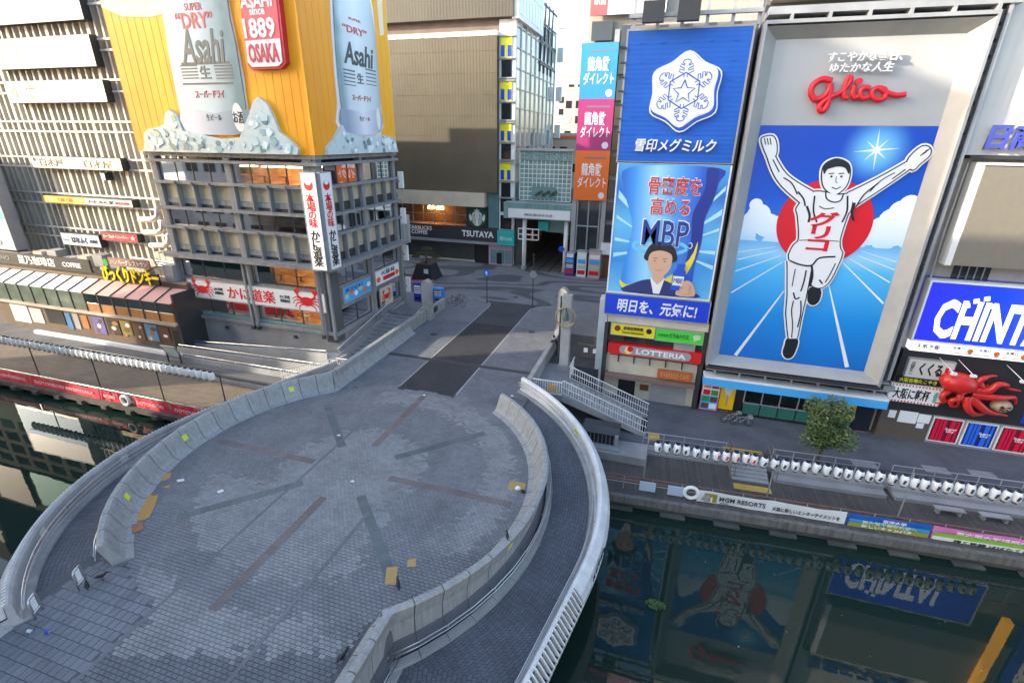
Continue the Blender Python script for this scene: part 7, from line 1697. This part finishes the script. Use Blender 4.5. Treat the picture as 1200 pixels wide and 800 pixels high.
txt(t, QF, '東洋大学', (12.6, DECK_R+.56, 13.8, DECK_R+.78), .09, white_s, .01); txt(t, QF, '東大阪で国際大学へ', (11.6, DECK_R+.32, 14.4, DECK_R+.52), .09, paint('pale_yellow', (226, 222, 150))); txt(t, QF, '新しいキャンパス', (11.6, DECK_R+.05, 14.2, DECK_R+.25), .09, white_s)
t = qban('pink_banner', 'pink, green and white striped cloth banner at the right edge', 15.2, 21.8, paint('ban_pink', (214, 120, 180)), 7); pp('green_band', t, QF, (15.25, DECK_R+.25, 21.75, DECK_R+.5), .085, .09, paint('ban_green', (130, 190, 50))); pp('white_band', t, QF, (15.25, DECK_R-.05, 21.75, DECK_R+.24), .085, .09, white_p)
txt(t, QF, '東大阪大学短期大学部', (16.3, DECK_R+.54, 20.6, DECK_R+.74), .09, white_s); txt(t, QF, '輝く笑顔 はばたく未来', (16.3, DECK_R+.0, 20.4, DECK_R+.18), .095, MATS['banner_black'])
for s0, lab in ((-1.2, 'left of two blank white boards on the quay edge rail'), (.55, 'right of two blank white boards, next to the life ring')):
    solo('blank_board', QF.box(MB(), s0, DECK_R+.15, s0+1.0, DECK_R+.85, 0, .04), paint('panel_pale', (176, 190, 206)), lab, 'board', QF.P(s0+.5, DECK_R, 0))
c_ = QF.P(1.95, DECK_R+.62, .12); solo('life_ring', MB().tube([tuple(c_+UR*(.4*cos(a))+Vector((0, 0, .4*sin(a)))) for a in [i*pi/12 for i in range(24)]], .11, 8, closed=True), white_p, 'white life ring at the left end of the resort banner', 'life ring', c_, smooth=True)
# covered cart under the stair
bt = thing('covered_cart', 'dark caged cart with a black cover parked under the stair', 'cart', (-2.6, 31.7, DECK_R))
pbox('platform', bt, grey_met, -4.1, -1.3, 30.6, 31.2, STREET_R-.1, STREET_R+.05); pbox('body', bt, black_m, -3.9, -1.5, 31.2, 32.5, STREET_R, STREET_R+.9); part('cover', MB().prism([(-4.0, 31.1, STREET_R+.9), (-4.0, 32.6, STREET_R+.9), (-4.0, 32.3, STREET_R+1.3), (-4.0, 31.5, STREET_R+1.3)], (2.6, 0, 0)), dark_met, bt)
for x in (-3.9, -1.55): pbox('side_bar', bt, grey_met, x-.12, x+.12, 31.0, 31.15, STREET_R, STREET_R+.95)
for k in range(8): pbox('cage_bar', bt, grey_met, -3.7+k*.28, -3.67+k*.28, 31.14, 31.18, STREET_R, STREET_R+.8)
struct('cart_ledge', MB().box(-6.2, .6, 30.4, 33.2, -4.6, STREET_R-.1), concrete)
# tree in the quay street
leaf_ms = [mat('leaf_a', (.13,.20,.055), .6, isl=.35), mat('leaf_b', (.19,.26,.085), .6, isl=.3), mat('leaf_c', (.08,.13,.04), .6, isl=.3)]
def tree(label, x, y, z, h, cr, seed, n=2600):
    rnd = random.Random(seed); t = thing('street_tree', label, 'tree', (x, y, z)); bark = mat('bark', (.10,.08,.06), .9, .3, 6)
    mb = MB().tube([(x, y, z), (x+.03, y, z+h*.3), (x-.04, y+.03, z+h*.6)], [.11, .085, .06], 8)
    for k in range(7):
        a = k*2.4; r0 = .5+.5*rnd.random(); z0 = z+h*(.35+.04*k); mb.tube([(x, y, z0), (x+.5*r0*cos(a), y+.5*r0*sin(a), z0+.35), (x+r0*cr*.8*cos(a), y+r0*cr*.8*sin(a), z0+.7+.2*k*.5)], [.05, .035, .015], 5)
    part('trunk', mb, bark, t, smooth=True)
    cl = [(x+cr*.62*rnd.uniform(-1, 1), y+cr*.62*rnd.uniform(-1, 1), z+h*.66+cr*.75*rnd.uniform(-1, 1), rnd.uniform(.3, .55)*cr) for _ in range(24)]
    mb = MB()
    for i in range(n):
        c = rnd.choice(cl); u, v = rnd.uniform(-1, 1), rnd.uniform(0, 2*pi); rr = c[3]*rnd.random()**.33; q = math.sqrt(1-u*u)
        p = Vector((c[0]+rr*q*cos(v), c[1]+rr*q*sin(v), c[2]+rr*u)); s_ = rnd.uniform(.07, .14)
        a = Vector((rnd.uniform(-1, 1), rnd.uniform(-1, 1), rnd.uniform(-.5, .5))).normalized(); b = a.cross(Vector((rnd.uniform(-1, 1), rnd.uniform(-1, 1), 1))).normalized()
        mb.cur = rnd.choice((0, 0, 1, 2)); mb._add([p-a*s_, p+b*s_*.5, p+a*s_, p-b*s_*.5], [(0, 1, 2, 3)])
    part('crown', mb, leaf_ms, t, stuff=True)
tree('small round-crowned green tree standing on the right quay street', 11.75, 33.3, STREET_R, 4.75, 1.55, 4, 9000)
# bicycles
def bicycle(label, x, y, ang, grp):
    t = thing('bicycle', label, 'bicycle', (x, y, STREET_R), grp); c, s_ = cos(ang), sin(ang); P = lambda a, h, o=0: (x+a*c-o*s_, y+a*s_+o*c, STREET_R+h)
    for a in (-.52, .52):
        part('wheel', MB().tube([P(a+.31*cos(k), .33+.31*sin(k)) for k in [i*pi/9 for i in range(18)]], .022, 5, closed=True), black_m, t); part('hub', MB().tube([P(a, .33, -.05), P(a, .33, .05)], .03, 6), steel, t)
    mb = MB()
    for a, b in (((-.52, .33), (-.18, .75)), ((-.52, .33), (-.08, .3)), ((-.08, .3), (-.18, .8)), ((-.08, .3), (.38, .7)), ((-.17, .72), (.36, .78)), ((.52, .33), (.35, .95))): mb.tube([P(*a), P(*b)], .02, 5)
    part('frame', mb, grey_met, t); part('saddle', MB().obox(P(-.2, .86), (.13*c, .13*s_, 0), (-.06*s_, .06*c, 0), (0, 0, .035)), black_m, t)
    part('handlebar', MB().tube([P(.33, .98, -.26), P(.36, .97, 0), P(.33, .98, .26)], .018, 5), black_m, t); part('basket', MB().obox(P(.58, .82), (.14*c, .14*s_, 0), (-.16*s_, .16*c, 0), (0, 0, .11)), grey_met, t)
bicycle('dark bicycle on the left, parked by the green shopfront', 6.6, 37.3, .35, 'bicycles by the green shopfront'); bicycle('dark bicycle on the right, parked by the green shopfront', 7.35, 37.1, .1, 'bicycles by the green shopfront')

# ================================================================ STREET FURNITURE
def signpost(label, x, y, h, disc_m, two=False):
    t = thing('signpost', label, 'signpost', (x, y, 0)); part('pole', MB().tube([(x, y, 0), (x, y, h)], .055, 8), dark_met, t); part('base', MB().lathe((x, y, 0), [(.14, 0), (.1, .1)], 10), dark_met, t)
    zc = h-.45 if not two else h*.62; part('disc', MB().tube([(x, y-.08, zc), (x, y-.04, zc)], .42, 20), disc_m, t)
    return t
t = signpost('pole with a round blue arrow sign left of the carriageway', -19.1, 52.9, 4.0, paint('arrow_blue', (40, 116, 206)))
PA = PL((0, 52.81, 0), (1, 0, 0), (0, -1, 0)); ppoly('arrow', t, PA, [(-19.17, 3.3), (-19.03, 3.3), (-19.03, 3.55), (-18.9, 3.55), (-19.1, 3.82), (-19.3, 3.55), (-19.17, 3.55)], .02, .03, white_s)
signpost('tall grey pole with the back of a round sign right of the carriageway', -13.6, 53.0, 6.2, grey_met, True)
# planter with bonsai pine
def planter(x, y):
    t = thing('bonsai_planter', 'black tapered planter with a clipped bonsai pine near the coffee shop', 'planter', (x, y, 0))
    part('pot', MB().prism([(x-1.6, y-1.6, 0), (x+1.6, y-1.6, 0), (x+1.6, y+1.6, 0), (x-1.6, y+1.6, 0)], (0, 0, .01)), black_m, t)
    vs = [(x+a*1.6, y+b*1.6, .01) for a, b in ((-1,-1),(1,-1),(1,1),(-1,1))]+[(x+a*1.0, y+b*1.0, 2.1) for a, b in ((-1,-1),(1,-1),(1,1),(-1,1))]
    mb = MB(); mb._add(vs, [(0,1,5,4),(1,2,6,5),(2,3,7,6),(3,0,4,7),(4,5,6,7)]); part('pot_body', mb, mat('pot_black', (.02,.02,.022), .6, .2, 2), t)
    part('label_card', MB().box(x+.3, x+.9, y-1.5, y-1.42, 1.0, 1.6), white_p, t)
    part('trunk', MB().tube([(x-.2, y, 2.0), (x+.2, y, 2.6), (x-.1, y, 3.1)], [.2, .15, .1], 8), MATS['bark'], t, smooth=True)
    rnd = random.Random(3); mb = MB()
    pads = [(-.9, 0, 3.3, .8), (.6, -.2, 3.5, .9), (0, .3, 4.0, .8), (1.3, .2, 3.0, .6), (-1.5, -.1, 2.9, .55)]
    for i in range(1500):
        c = rnd.choice(pads); a = rnd.uniform(0, 2*pi); rr = c[3]*math.sqrt(rnd.random()); p = Vector((x+c[0]+rr*cos(a), y+c[1]+rr*sin(a), c[2]+rnd.uniform(-.25, .25)*(1-rr/c[3]*.6))); s_ = rnd.uniform(.06, .13)
        u_ = Vector((rnd.uniform(-1, 1), rnd.uniform(-1, 1), rnd.uniform(-.3, 1))).normalized(); v_ = u_.cross(Vector((rnd.uniform(-1, 1), 1, .3))).normalized(); mb.cur = rnd.choice((0, 1, 1, 2)); mb._add([p-u_*s_, p+v_*s_*.35, p+u_*s_, p-v_*s_*.35], [(0,1,2,3)])
    part('foliage', mb, [mat('pine_a', (.10,.11,.05), .7, isl=.3), mat('pine_b', (.16,.155,.09), .7, isl=.3), mat('pine_c', (.06,.07,.035), .7)], t, stuff=True)
planter(-30.6, 60.6)
gp_ = thing('green_lamppost', 'dark green ornate lamppost with a white flag in front of the coffee shop', 'lamppost', (-34.6, 61, 0)); gm = mat('post_green', (.02,.075,.05), .5, .15, 3)
part('post', MB().lathe((-34.6, 61, 0), [(.35, 0), (.3, .6), (.14, .9), (.12, 5), (.1, 10.6)], 10), gm, gp_); part('arm', MB().tube([(-36.0, 61, 9.4), (-34.6, 61, 9.7), (-33.0, 61, 9.4)], .06, 6), gm, gp_); part('lamp_globe', MB().ellipsoid((-35.3, 61, 9.0), .35, .35, .4, 10, 8), white_p, gp_, smooth=True); part('finial', MB().lathe((-34.6, 61, 10.6), [(.1, 0), (.16, .15), (.02, .5)], 8), gm, gp_); part('box', MB().box(-35.0, -34.2, 60.6, 60.9, 3.4, 4.6), cream, gp_)
fl = thing('white_flag', 'white cloth flag with a red mark on the green lamppost', 'flag', (-33.6, 60.8, 5)); FF = PL((0, 60.7, 0), (1, 0, .0), (0, -1, 0)); part('cloth', cloth(FF, -34.2, 4.7, -32.8, 8.4, 0, .12, .0, 10, 9), white_p, fl, smooth=True); ppoly('red_mark', fl, FF, circ(-33.4, 7.7, .25, 12), .14, .16, red_p); part('staff', MB().tube([(-34.3, 60.75, 4.4), (-34.3, 60.75, 8.5)], .04, 6), dark_met, fl)
for k, (x, y, m, lab, h) in enumerate(((-26.9, 51.0, paint('vend_navy', (34, 48, 150)), 'dark blue drinks machine at the corner of the crab restaurant', 2.2), (-25.7, 51.2, paint('vend_grey', (150, 160, 190)), 'grey drinks machine between the two blue ones', 2.1), (-24.6, 51.6, paint('vend_sky', (60, 130, 210)), 'light blue box right of the drinks machines', 1.6))):
    t = thing('drinks_machine', lab, 'machine', (x, y, 0)); pbox('body', t, m, x-.5, x+.5, y-.4, y+.4, 0, h); pbox('display_window', t, white_s, x-.4, x+.4, y-.43, y-.4, h*.45, h*.88); pbox('slot', t, black_m, x-.4, x+.4, y-.43, y-.4, h*.1, h*.25)
    for q in range(3): pbox('bottle_row', t, (skyb_p, red_p, green_p)[q], x-.36, x+.36, y-.46, y-.43, h*.5+q*.25, h*.5+q*.25+.14)
t = thing('red_counter', 'low red slatted stall counter beside the restaurant corner', 'counter', (-29, 55, 0)); part('top', MB().obox((-29.2, 55.5, .9), (1.8, .3, .1), (-.1, .7, 0), (0, 0, .05)), mat('counter_red', (.30,.06,.05), .6, .2, 2), t)
for a in (-1.4, 1.4): part('leg', MB().box(-29.2+a-.06, -29.2+a+.06, 55.2, 55.4, 0, .88), dark_met, t)
for i, (x, y) in enumerate(((-22.6, 51.2), (-22.0, 52.0), (-21.6, 50.4))):
    t0 = thing('parked_bicycle', 'thin parked bicycle beyond the left pillar, '+('nearest the wall', 'middle one', 'nearest the carriageway')[i], 'bicycle', (x, y, 0), 'bicycles beyond the left pillar')
    for a in (-.5, .5): part('wheel', MB().tube([(x+a+.31*cos(k), y, .33+.31*sin(k)) for k in [j*pi/8 for j in range(16)]], .02, 5, closed=True), dark_met, t0)
    mb = MB()
    for a, b in (((-.5, .33), (-.2, .8)), ((-.2, .8), (.4, .75)), ((0, .3), (.4, .75)), ((.5, .33), (.35, 1.0)), ((-.5, .33), (0, .3)), ((0, .3), (-.2, .85))): mb.tube([(x+a[0], y, a[1]), (x+b[0], y, b[1])], .018, 5)
    part('frame', mb, brown_p, t0); part('saddle', MB().box(x-.32, x-.1, y-.06, y+.06, .85, .92), black_m, t0)
solo('blue_bin', MB().lathe((-8.0, 42.5, 0), [(.3, 0), (.34, .9), (.36, .92), (.3, 1.0)], 14), paint('bin_blue', (36, 128, 210)), 'bright blue round bin behind the right parapet', 'bin', (-8.0, 42.5, 0))
t = thing('gate_fence', 'dark low metal gate with two white notices right of the tall pillar', 'gate', (-5, 39.5, 0))
for z in (.2, 1.35): pbox('rail', t, mat('gate_bronze', (.10,.085,.07), .5, .2, 3), -6.2, -4.0, 40.3, 40.4, z, z+.1)
for k in range(8): pbox('bar', t, MATS['gate_bronze'], -6.2+k*.3, -6.15+k*.3, 40.33, 40.37, .3, 1.35)
for x in (-5.6, -4.8): pbox('notice', t, white_p, x, x+.35, 40.25, 40.29, .7, 1.1)

# ================================================================ SMALL THINGS ON THE PLAZA
def flat(name, label, pts, m, cat, z=.008, th=.012):
    c = (sum(p[0] for p in pts)/len(pts), sum(p[1] for p in pts)/len(pts), 0)
    return solo(name, MB().prism([(x, y, z) for x, y in pts], (0, 0, th)), m, label, cat, c)
def gpx(*pts): return [tuple(gp(x, y, 0)[:2]) for x, y in pts]
zc = Z(60, 560, 5.714)
flat('cardboard_sheet', 'large torn orange cardboard sheet by the left curved parapet', gpx(*zc((565,290),(625,280),(660,258),(690,195),(718,112),(690,118),(648,112),(622,160),(575,165),(552,235))), cardboard, 'cardboard')
flat('cardboard_box_flap', 'brown flattened box just below the large cardboard sheet', gpx(*zc((540,320),(615,295),(620,345),(542,378))), card_br, 'cardboard', .01, .05)
zc2 = Z(100, 450, 3.477)
flat('cardboard_scrap', 'small cardboard scrap above the large sheet by the left parapet', gpx(*zc2((300,390),(318,368),(352,360),(345,382),(320,395))), cardboard, 'cardboard')
flat('cardboard_scrap', 'tiny cardboard scrap near the left parapet', gpx(*zc2((320,418),(345,412),(342,422),(322,424))), cardboard, 'cardboard')
flat('paper_sheet', 'white paper sheet lying near the left parapet', gpx(*zc2((372,390),(402,385),(404,394),(375,398))), white_p, 'paper')
flat('paper_sheet', 'small curled white paper in the left half of the plaza', gpx(*zc2((538,438),(560,430),(565,437),(542,445))), white_p, 'paper', .01, .04)
zc3 = Z(380, 620, 3.53)
flat('cardboard_sheet', 'upright rectangular cardboard sheet near the lower right parapet', gpx(*zc3((250,228),(258,158),(305,154),(296,230))), mat('card_tan', (.42,.27,.10), .85, .15, 5), 'cardboard')
flat('cardboard_scrap', 'small square cardboard piece right of the rectangular sheet', gpx(*zc3((343,155),(345,125),(378,122),(381,155))), MATS['card_tan'], 'cardboard')
zc4 = Z(560, 440, 5.0)
flat('cardboard_sheet', 'cardboard sheet beside a white bag at the right curved parapet', gpx(*zc4((175,665),(185,620),(280,628),(275,675))), MATS['card_tan'], 'cardboard')
p_ = gp(607, 574, 0); solo('plastic_bag', MB().ellipsoid((p_.x, p_.y, .12), .17, .15, .13, 10, 8), white_p, 'crumpled white plastic bag by the right curved parapet', 'bag', (p_.x, p_.y, 0), smooth=True)
p_ = gp(613, 577, 0); solo('dark_bag', MB().ellipsoid((p_.x, p_.y, .1), .12, .1, .11, 8, 6), black_m, 'small dark bag touching the white plastic bag', 'bag', (p_.x, p_.y, 0), smooth=True)
for i, (x, y, m, lab) in enumerate(((56, 742, paint('can_blue', (40, 70, 180)), 'blue and silver drink can lying at the lower left'), (35, 741, silver_p, 'silver drink can lying near the parapet stub at the lower left'))):
    p_ = gp(x, y, 0); t = thing('drink_can', lab, 'can', p_); part('body', MB().tube([(p_.x-.09, p_.y, .07), (p_.x+.09, p_.y+.03, .07)], .065, 10), m, t); part('end', MB().tube([(p_.x+.09, p_.y+.03, .07), (p_.x+.12, p_.y+.035, .07)], .058, 10), steel, t)
for i, (x, y) in enumerate(((497, 463), (600, 464), (413, 564), (397, 510))):
    p_ = gp(x, y, 0); flat('litter_paper', ('white litter at the near edge of the dark carriageway', 'white litter right of the dark carriageway', 'pale litter speck at the centre of the round plaza', 'pale litter speck beside the far green strip')[i], [(p_.x-.1, p_.y-.07), (p_.x+.12, p_.y-.05), (p_.x+.09, p_.y+.08), (p_.x-.08, p_.y+.06)], white_p, 'litter', .008, .03)
# crows
def crow(label, x, y, ang, s_=1., z=0.):
    t = thing('crow', label, 'bird', (x, y, z)); c, sn = cos(ang), sin(ang); P = lambda a, h, o=0: (x+(a*c-o*sn)*s_, y+(a*sn+o*c)*s_, z+h*s_); bm = mat('crow_black', (.014,.014,.017), .45)
    part('body', MB().tube([P(-.28, .13), P(-.17, .16), P(-.08, .19), P(.06, .21), P(.15, .26), P(.2, .32), P(.25, .33), P(.3, .32), P(.38, .30)], [.015, .035, .08, .085, .06, .045, .045, .03, .006], 8), bm, t, smooth=True)
    for o in (-.04, .04): part('leg', MB().tube([P(.02, .14, o), P(.0, .07, o), P(.02, 0, o), P(.07, .005, o)], .01, 5), bm, t)
    for o in (-1, 1): part('wing', MB().prism([P(.1, .23, .075*o), P(-.12, .22, .085*o), P(-.24, .16, .03*o), P(-.1, .19, .05*o)], (0, 0, .015)), bm, t)
pos = ((402, 772, 1.3, 'black crow standing at the bottom edge of the plaza'), (467, 688, 2.2, 'black crow beside the rectangular cardboard sheet'), (120, 678, .6, 'black crow pecking left of the parapet end'), (103, 689, 2.6, 'small black crow beside the barrier at the lower left'))
for x, y, a, lab in pos: p_ = gp(x, y, 0); crow(lab, p_.x, p_.y, a, 1.0 if x > 110 else .75)
p_ = N_ST[12]; crow('black crow perched on the right curved parapet', p_[0]+p_[2]*.9, p_[1]+p_[3]*.9, 2.0, .8, 1.23)
# two steel barriers at the foot of the left ramp
def barrier(label, x, y, ang):
    t = thing('steel_barrier', label, 'barrier', (x, y, 0), 'steel barriers at the left ramp'); c, s_ = cos(ang), sin(ang); P = lambda a, h: (x+a*c, y+a*s_, h)
    part('hoop', MB().tube([P(-.24, 0), P(-.24, .85), P(-.18, .95), P(.18, .95), P(.24, .85), P(.24, 0)], .04, 8), steel, t, smooth=True)
    part('notice_plate', MB().obox(P(0, .6), (.13*c, .13*s_, 0), (-.012*s_, .012*c, 0), (0, 0, .26)), white_p, t)
    part('cross_bar', MB().tube([P(-.24, .25), P(.24, .25)], .025, 6), steel, t)
b1 = gp(100, 690, 0); b2 = gp(48, 720, 0); barrier('steel hoop barrier standing clear of the parapet at the left ramp mouth', b1.x-.3, b1.y+.1, radians(115)); barrier('steel hoop barrier leaning by the outer parapet at the left ramp mouth', b2.x-.1, b2.y+.0, radians(120))
# yellow notices on the parapets: find the stretch of wall seen at the given spot
def proj(p):
    d = Vector(p)-EYE; w_ = d.dot(FW); return 600+FPX*d.dot(RT)/w_, 400-FPX*d.dot(UP)/w_
def notice_at(px, py, path, us, lo, hi, lab, m, wd=.34, ht=.36, out=-1):
    best = None
    for side in (0, 1):
        T = flip if side else (lambda p: p)
        for i in range(len(path)-1):
            for t in (.1, .3, .5, .7, .9):
                s_ = lerp_st(path[i], path[i+1], t); z = ramp_z(us[i]+(us[i+1]-us[i])*t) if path is OP else 0
                c = ((lo[0]+hi[0])/2, (lo[1]+hi[1])/2+z); p = T((s_[0]+s_[2]*c[0], s_[1]+s_[3]*c[0], c[1])); q = proj(p)
                e = hypot(q[0]-px, q[1]-py)
                if best is None or e < best[0]: best = (e, T, s_, z)
    e, T, s_, z = best; L = hypot(hi[0]-lo[0], hi[1]-lo[1]); ur, uz = (hi[0]-lo[0])/L, (hi[1]-lo[1])/L; nr, nz = (-uz, ur) if out < 0 else (uz, -ur)
    tx, ty_ = -s_[3], s_[2]; cr, cz = (lo[0]+hi[0])/2, (lo[1]+hi[1])/2+z; V = []
    for dd in (.004, .014):
        for a, b in ((-1, -1), (1, -1), (1, 1), (-1, 1)):
            r_ = cr+ur*b*ht/2+nr*dd; h_ = cz+uz*b*ht/2+nz*dd; V.append(T((s_[0]+s_[2]*r_+tx*a*wd/2, s_[1]+s_[3]*r_+ty_*a*wd/2, h_)))
    mb = MB(); mb._add(V, [(3,2,1,0), (4,5,6,7), (0,1,5,4), (1,2,6,5), (2,3,7,6), (3,0,4,7)]); o = sum((Vector(v) for v in V), Vector())/8
    solo('wall_notice', mb, m, lab, 'notice', o)
IN_LO, IN_HI = (.46, .34), (.74, 1.08)
for x, y, lab in ((151, 581, 'yellow notice on the left parapet face above the large cardboard sheet'), (216, 511, 'yellow notice halfway along the left parapet face'), (340, 455, 'yellow notice near the far end of the left parapet face')): notice_at(x, y, N_ST, RU, IN_LO, IN_HI, lab, sticker)
notice_at(595, 639, N_ST, RU, (.86, .25), (1.12, 1.14), 'yellow notice on the ramp side of the right curved parapet', sticker, out=1)
wn = paint('notice_white', (206, 208, 196))
for x, y, lab, m in ((678, 506, 'yellow notice inside the outer parapet of the right ramp', sticker), (251, 472, 'yellow notice inside the outer parapet of the left ramp, nearer the viewer', sticker), (344, 439, 'yellow notice at the far end of the left ramp parapet', sticker), (46, 621, 'pale notice inside the left outer parapet by the ramp mouth', wn), (141, 531, 'pale notice halfway along the left outer parapet', wn)): notice_at(x, y, OP, OU, (.07, .3), (.10, .92), lab, m, .5, .4)
# black lettering painted on the white outer parapet
bn = thing('parapet_lettering', 'black characters along the white outer parapet above the water', 'lettering', (OP[19][0], OP[19][1], -1))
sA, sB = OP[17], OP[20]; dr = Vector((sA[0]-sB[0], sA[1]-sB[1], 0)).normalized(); o_ = Vector((sB[0]+sB[2]*.72, sB[1]+sB[3]*.72, 0)); zz = ramp_z(OU[19])
PLt = PL((o_.x, o_.y, 0), dr, (sB[2], sB[3], 0)); txt(bn, PLt, 'えびすばし', (.1, zz+.50, 2.3, zz+.80), .10, black_p, .02)
# person leaning on the right street parapet
def person():
    t = thing('person', 'person with dark hair and black top leaning on the right street parapet', 'person', (-8.0, 40.5, 0))
    x, y = -8.02, 40.6
    J = {'pel': (x, y, .92), 'wai': (x-.05, y, 1.1), 'che': (x-.2, y-.02, 1.35), 'nec': (x-.3, y-.03, 1.5), 'hea': (x-.36, y-.04, 1.62), 'top': (x-.38, y-.05, 1.74),
         'shL': (x-.24, y-.19, 1.42), 'elL': (x-.42, y-.26, 1.22), 'haL': (x-.56, y-.1, 1.21), 'shR': (x-.24, y+.17, 1.42), 'elR': (x-.44, y+.25, 1.22), 'haR': (x-.6, y+.08, 1.21),
         'hpL': (x+.02, y-.1, .88), 'knL': (x+.0, y-.12, .48), 'anL': (x+.1, y-.13, .08), 'toL': (x-.1, y-.14, .04), 'hpR': (x+.02, y+.1, .88), 'knR': (x-.04, y+.13, .48), 'anR': (x+.06, y+.14, .08), 'toR': (x-.14, y+.15, .04)}
    R = {'pel': .15, 'wai': .13, 'che': .15, 'nec': .06, 'hea': .10, 'top': .08, 'shL': .075, 'elL': .05, 'haL': .04, 'shR': .075, 'elR': .05, 'haR': .04, 'hpL': .1, 'knL': .065, 'anL': .045, 'toL': .04, 'hpR': .1, 'knR': .065, 'anR': .045, 'toR': .04}
    E_ = [('pel','wai'),('wai','che'),('che','nec'),('nec','hea'),('hea','top'),('che','shL'),('shL','elL'),('elL','haL'),('che','shR'),('shR','elR'),('elR','haR'),('pel','hpL'),('hpL','knL'),('knL','anL'),('anL','toL'),('pel','hpR'),('hpR','knR'),('knR','anR'),('anR','toR')]
    ks = list(J); me = bpy.data.meshes.new('body'); org = Vector(t.location); me.from_pydata([tuple(Vector(J[k])-org) for k in ks], [(ks.index(a), ks.index(b)) for a, b in E_], [])
    ob = bpy.data.objects.new('body', me); COL.objects.link(ob); ob.parent = t
    sm_ = ob.modifiers.new('skin', 'SKIN'); me.skin_vertices.new() if not me.skin_vertices else None
    for i, k in enumerate(ks): me.skin_vertices[0].data[i].radius = (R[k], R[k]); me.skin_vertices[0].data[i].use_root = (k == 'pel')
    sm_.use_smooth_shade = True; ob.modifiers.new('sub', 'SUBSURF').levels = 1; ob.modifiers['sub'].render_levels = 2
    # clothes by height: one procedural material (black top, dark trousers, skin above the collar)
    m = bpy.data.materials.new('person_cloth_skin'); m.use_nodes = True; n = m.node_tree.nodes; l = m.node_tree.links; g = n.new('ShaderNodeNewGeometry'); sx = n.new('ShaderNodeSeparateXYZ'); l.new(g.outputs['Position'], sx.inputs[0])
    cr = n.new('ShaderNodeValToRGB'); mr = n.new('ShaderNodeMapRange'); mr.inputs['From Max'].default_value = 1.8; l.new(sx.outputs['Z'], mr.inputs['Value']); l.new(mr.outputs[0], cr.inputs[0]); cr.color_ramp.interpolation = 'CONSTANT'
    e = cr.color_ramp.elements; e[0].color = (.03,.035,.05,1); e[1].position = .5; e[1].color = (.014,.014,.016,1); q = e.new(.82); q.color = (.52,.33,.25,1)
    l.new(cr.outputs[0], n['Principled BSDF'].inputs['Base Color']); n['Principled BSDF'].inputs['Roughness'].default_value = .7; me.materials.append(m)
    hx, hy, hz = J['hea']; part('hair', MB().ellipsoid((hx+.03, hy, hz+.09), .125, .115, .12, 12, 8), mat('hair_black', (.012,.010,.010), .5), t, smooth=True)
    part('nose', MB().ellipsoid((hx-.115, hy, hz+.0), .02, .014, .02, 6, 5), mat('skin', (.52,.33,.25), .6), t)
    for o in (-.04, .04): part('eye', MB().ellipsoid((hx-.1, hy+o, hz+.04), .012, .014, .01, 6, 5), black_m, t)
    for s_, k in ((-1, 'haL'), (1, 'haR')):
        h = J[k]
        for f in range(4): part('finger', MB().tube([(h[0]-.02, h[1]+(f-1.5)*.02, h[2]), (h[0]-.08, h[1]+(f-1.5)*.022, h[2]+.005), (h[0]-.105-.008*(1 if f in (1, 2) else 0), h[1]+(f-1.5)*.022, h[2]-.03)], [.011, .010, .008], 6), MATS['skin'], t, smooth=True)
        part('thumb', MB().tube([(h[0], h[1]-s_*.03, h[2]), (h[0]-.05, h[1]-s_*.055, h[2]+.005)], [.012, .009], 6), MATS['skin'], t, smooth=True)
person()

# a clump of green weed floating on the river
wd_ = thing('floating_weed', 'small clump of green weed floating on the dark river', 'weed', tuple(gp(768, 709, WATER)))
p_ = gp(768, 709, WATER); rnd = random.Random(5); mb = MB()
for i in range(260):
    a, rr = rnd.uniform(0, 2*pi), .38*math.sqrt(rnd.random()); q_ = Vector((p_.x+rr*1.3*cos(a), p_.y+rr*.8*sin(a), WATER+.01+rnd.random()*.1)); s_ = rnd.uniform(.03, .08)
    u_ = Vector((rnd.uniform(-1, 1), rnd.uniform(-1, 1), rnd.uniform(0, .6))).normalized(); v_ = u_.cross(Vector((0, .3, 1))).normalized(); mb._add([q_-u_*s_, q_+v_*s_*.4, q_+u_*s_, q_-v_*s_*.4], [(0, 1, 2, 3)])
part('leaves', mb, mat('weed_green', (.12,.22,.06), .7, isl=.3), wd_, stuff=True)
mb = MB()
for i in range(45):
    x, y = rnd.uniform(-1, 24), rnd.uniform(14, 28.5); s_ = rnd.uniform(.015, .05); a = rnd.uniform(0, 6)
    if y > 25.6+.063*x: continue
    mb.ngon([(x+s_*cos(a+k*pi/2)*(1, .5)[k % 2], y+s_*sin(a+k*pi/2)*(1, .5)[k % 2], WATER+.006) for k in range(4)])
fd = mesh_obj('floating_debris', mb, mat('debris', (.30,.30,.20), .8, isl=.4)); tag(fd, 'tiny pale leaves and specks drifting on the river', 'debris'); fd['kind'] = 'stuff'
make_texts()
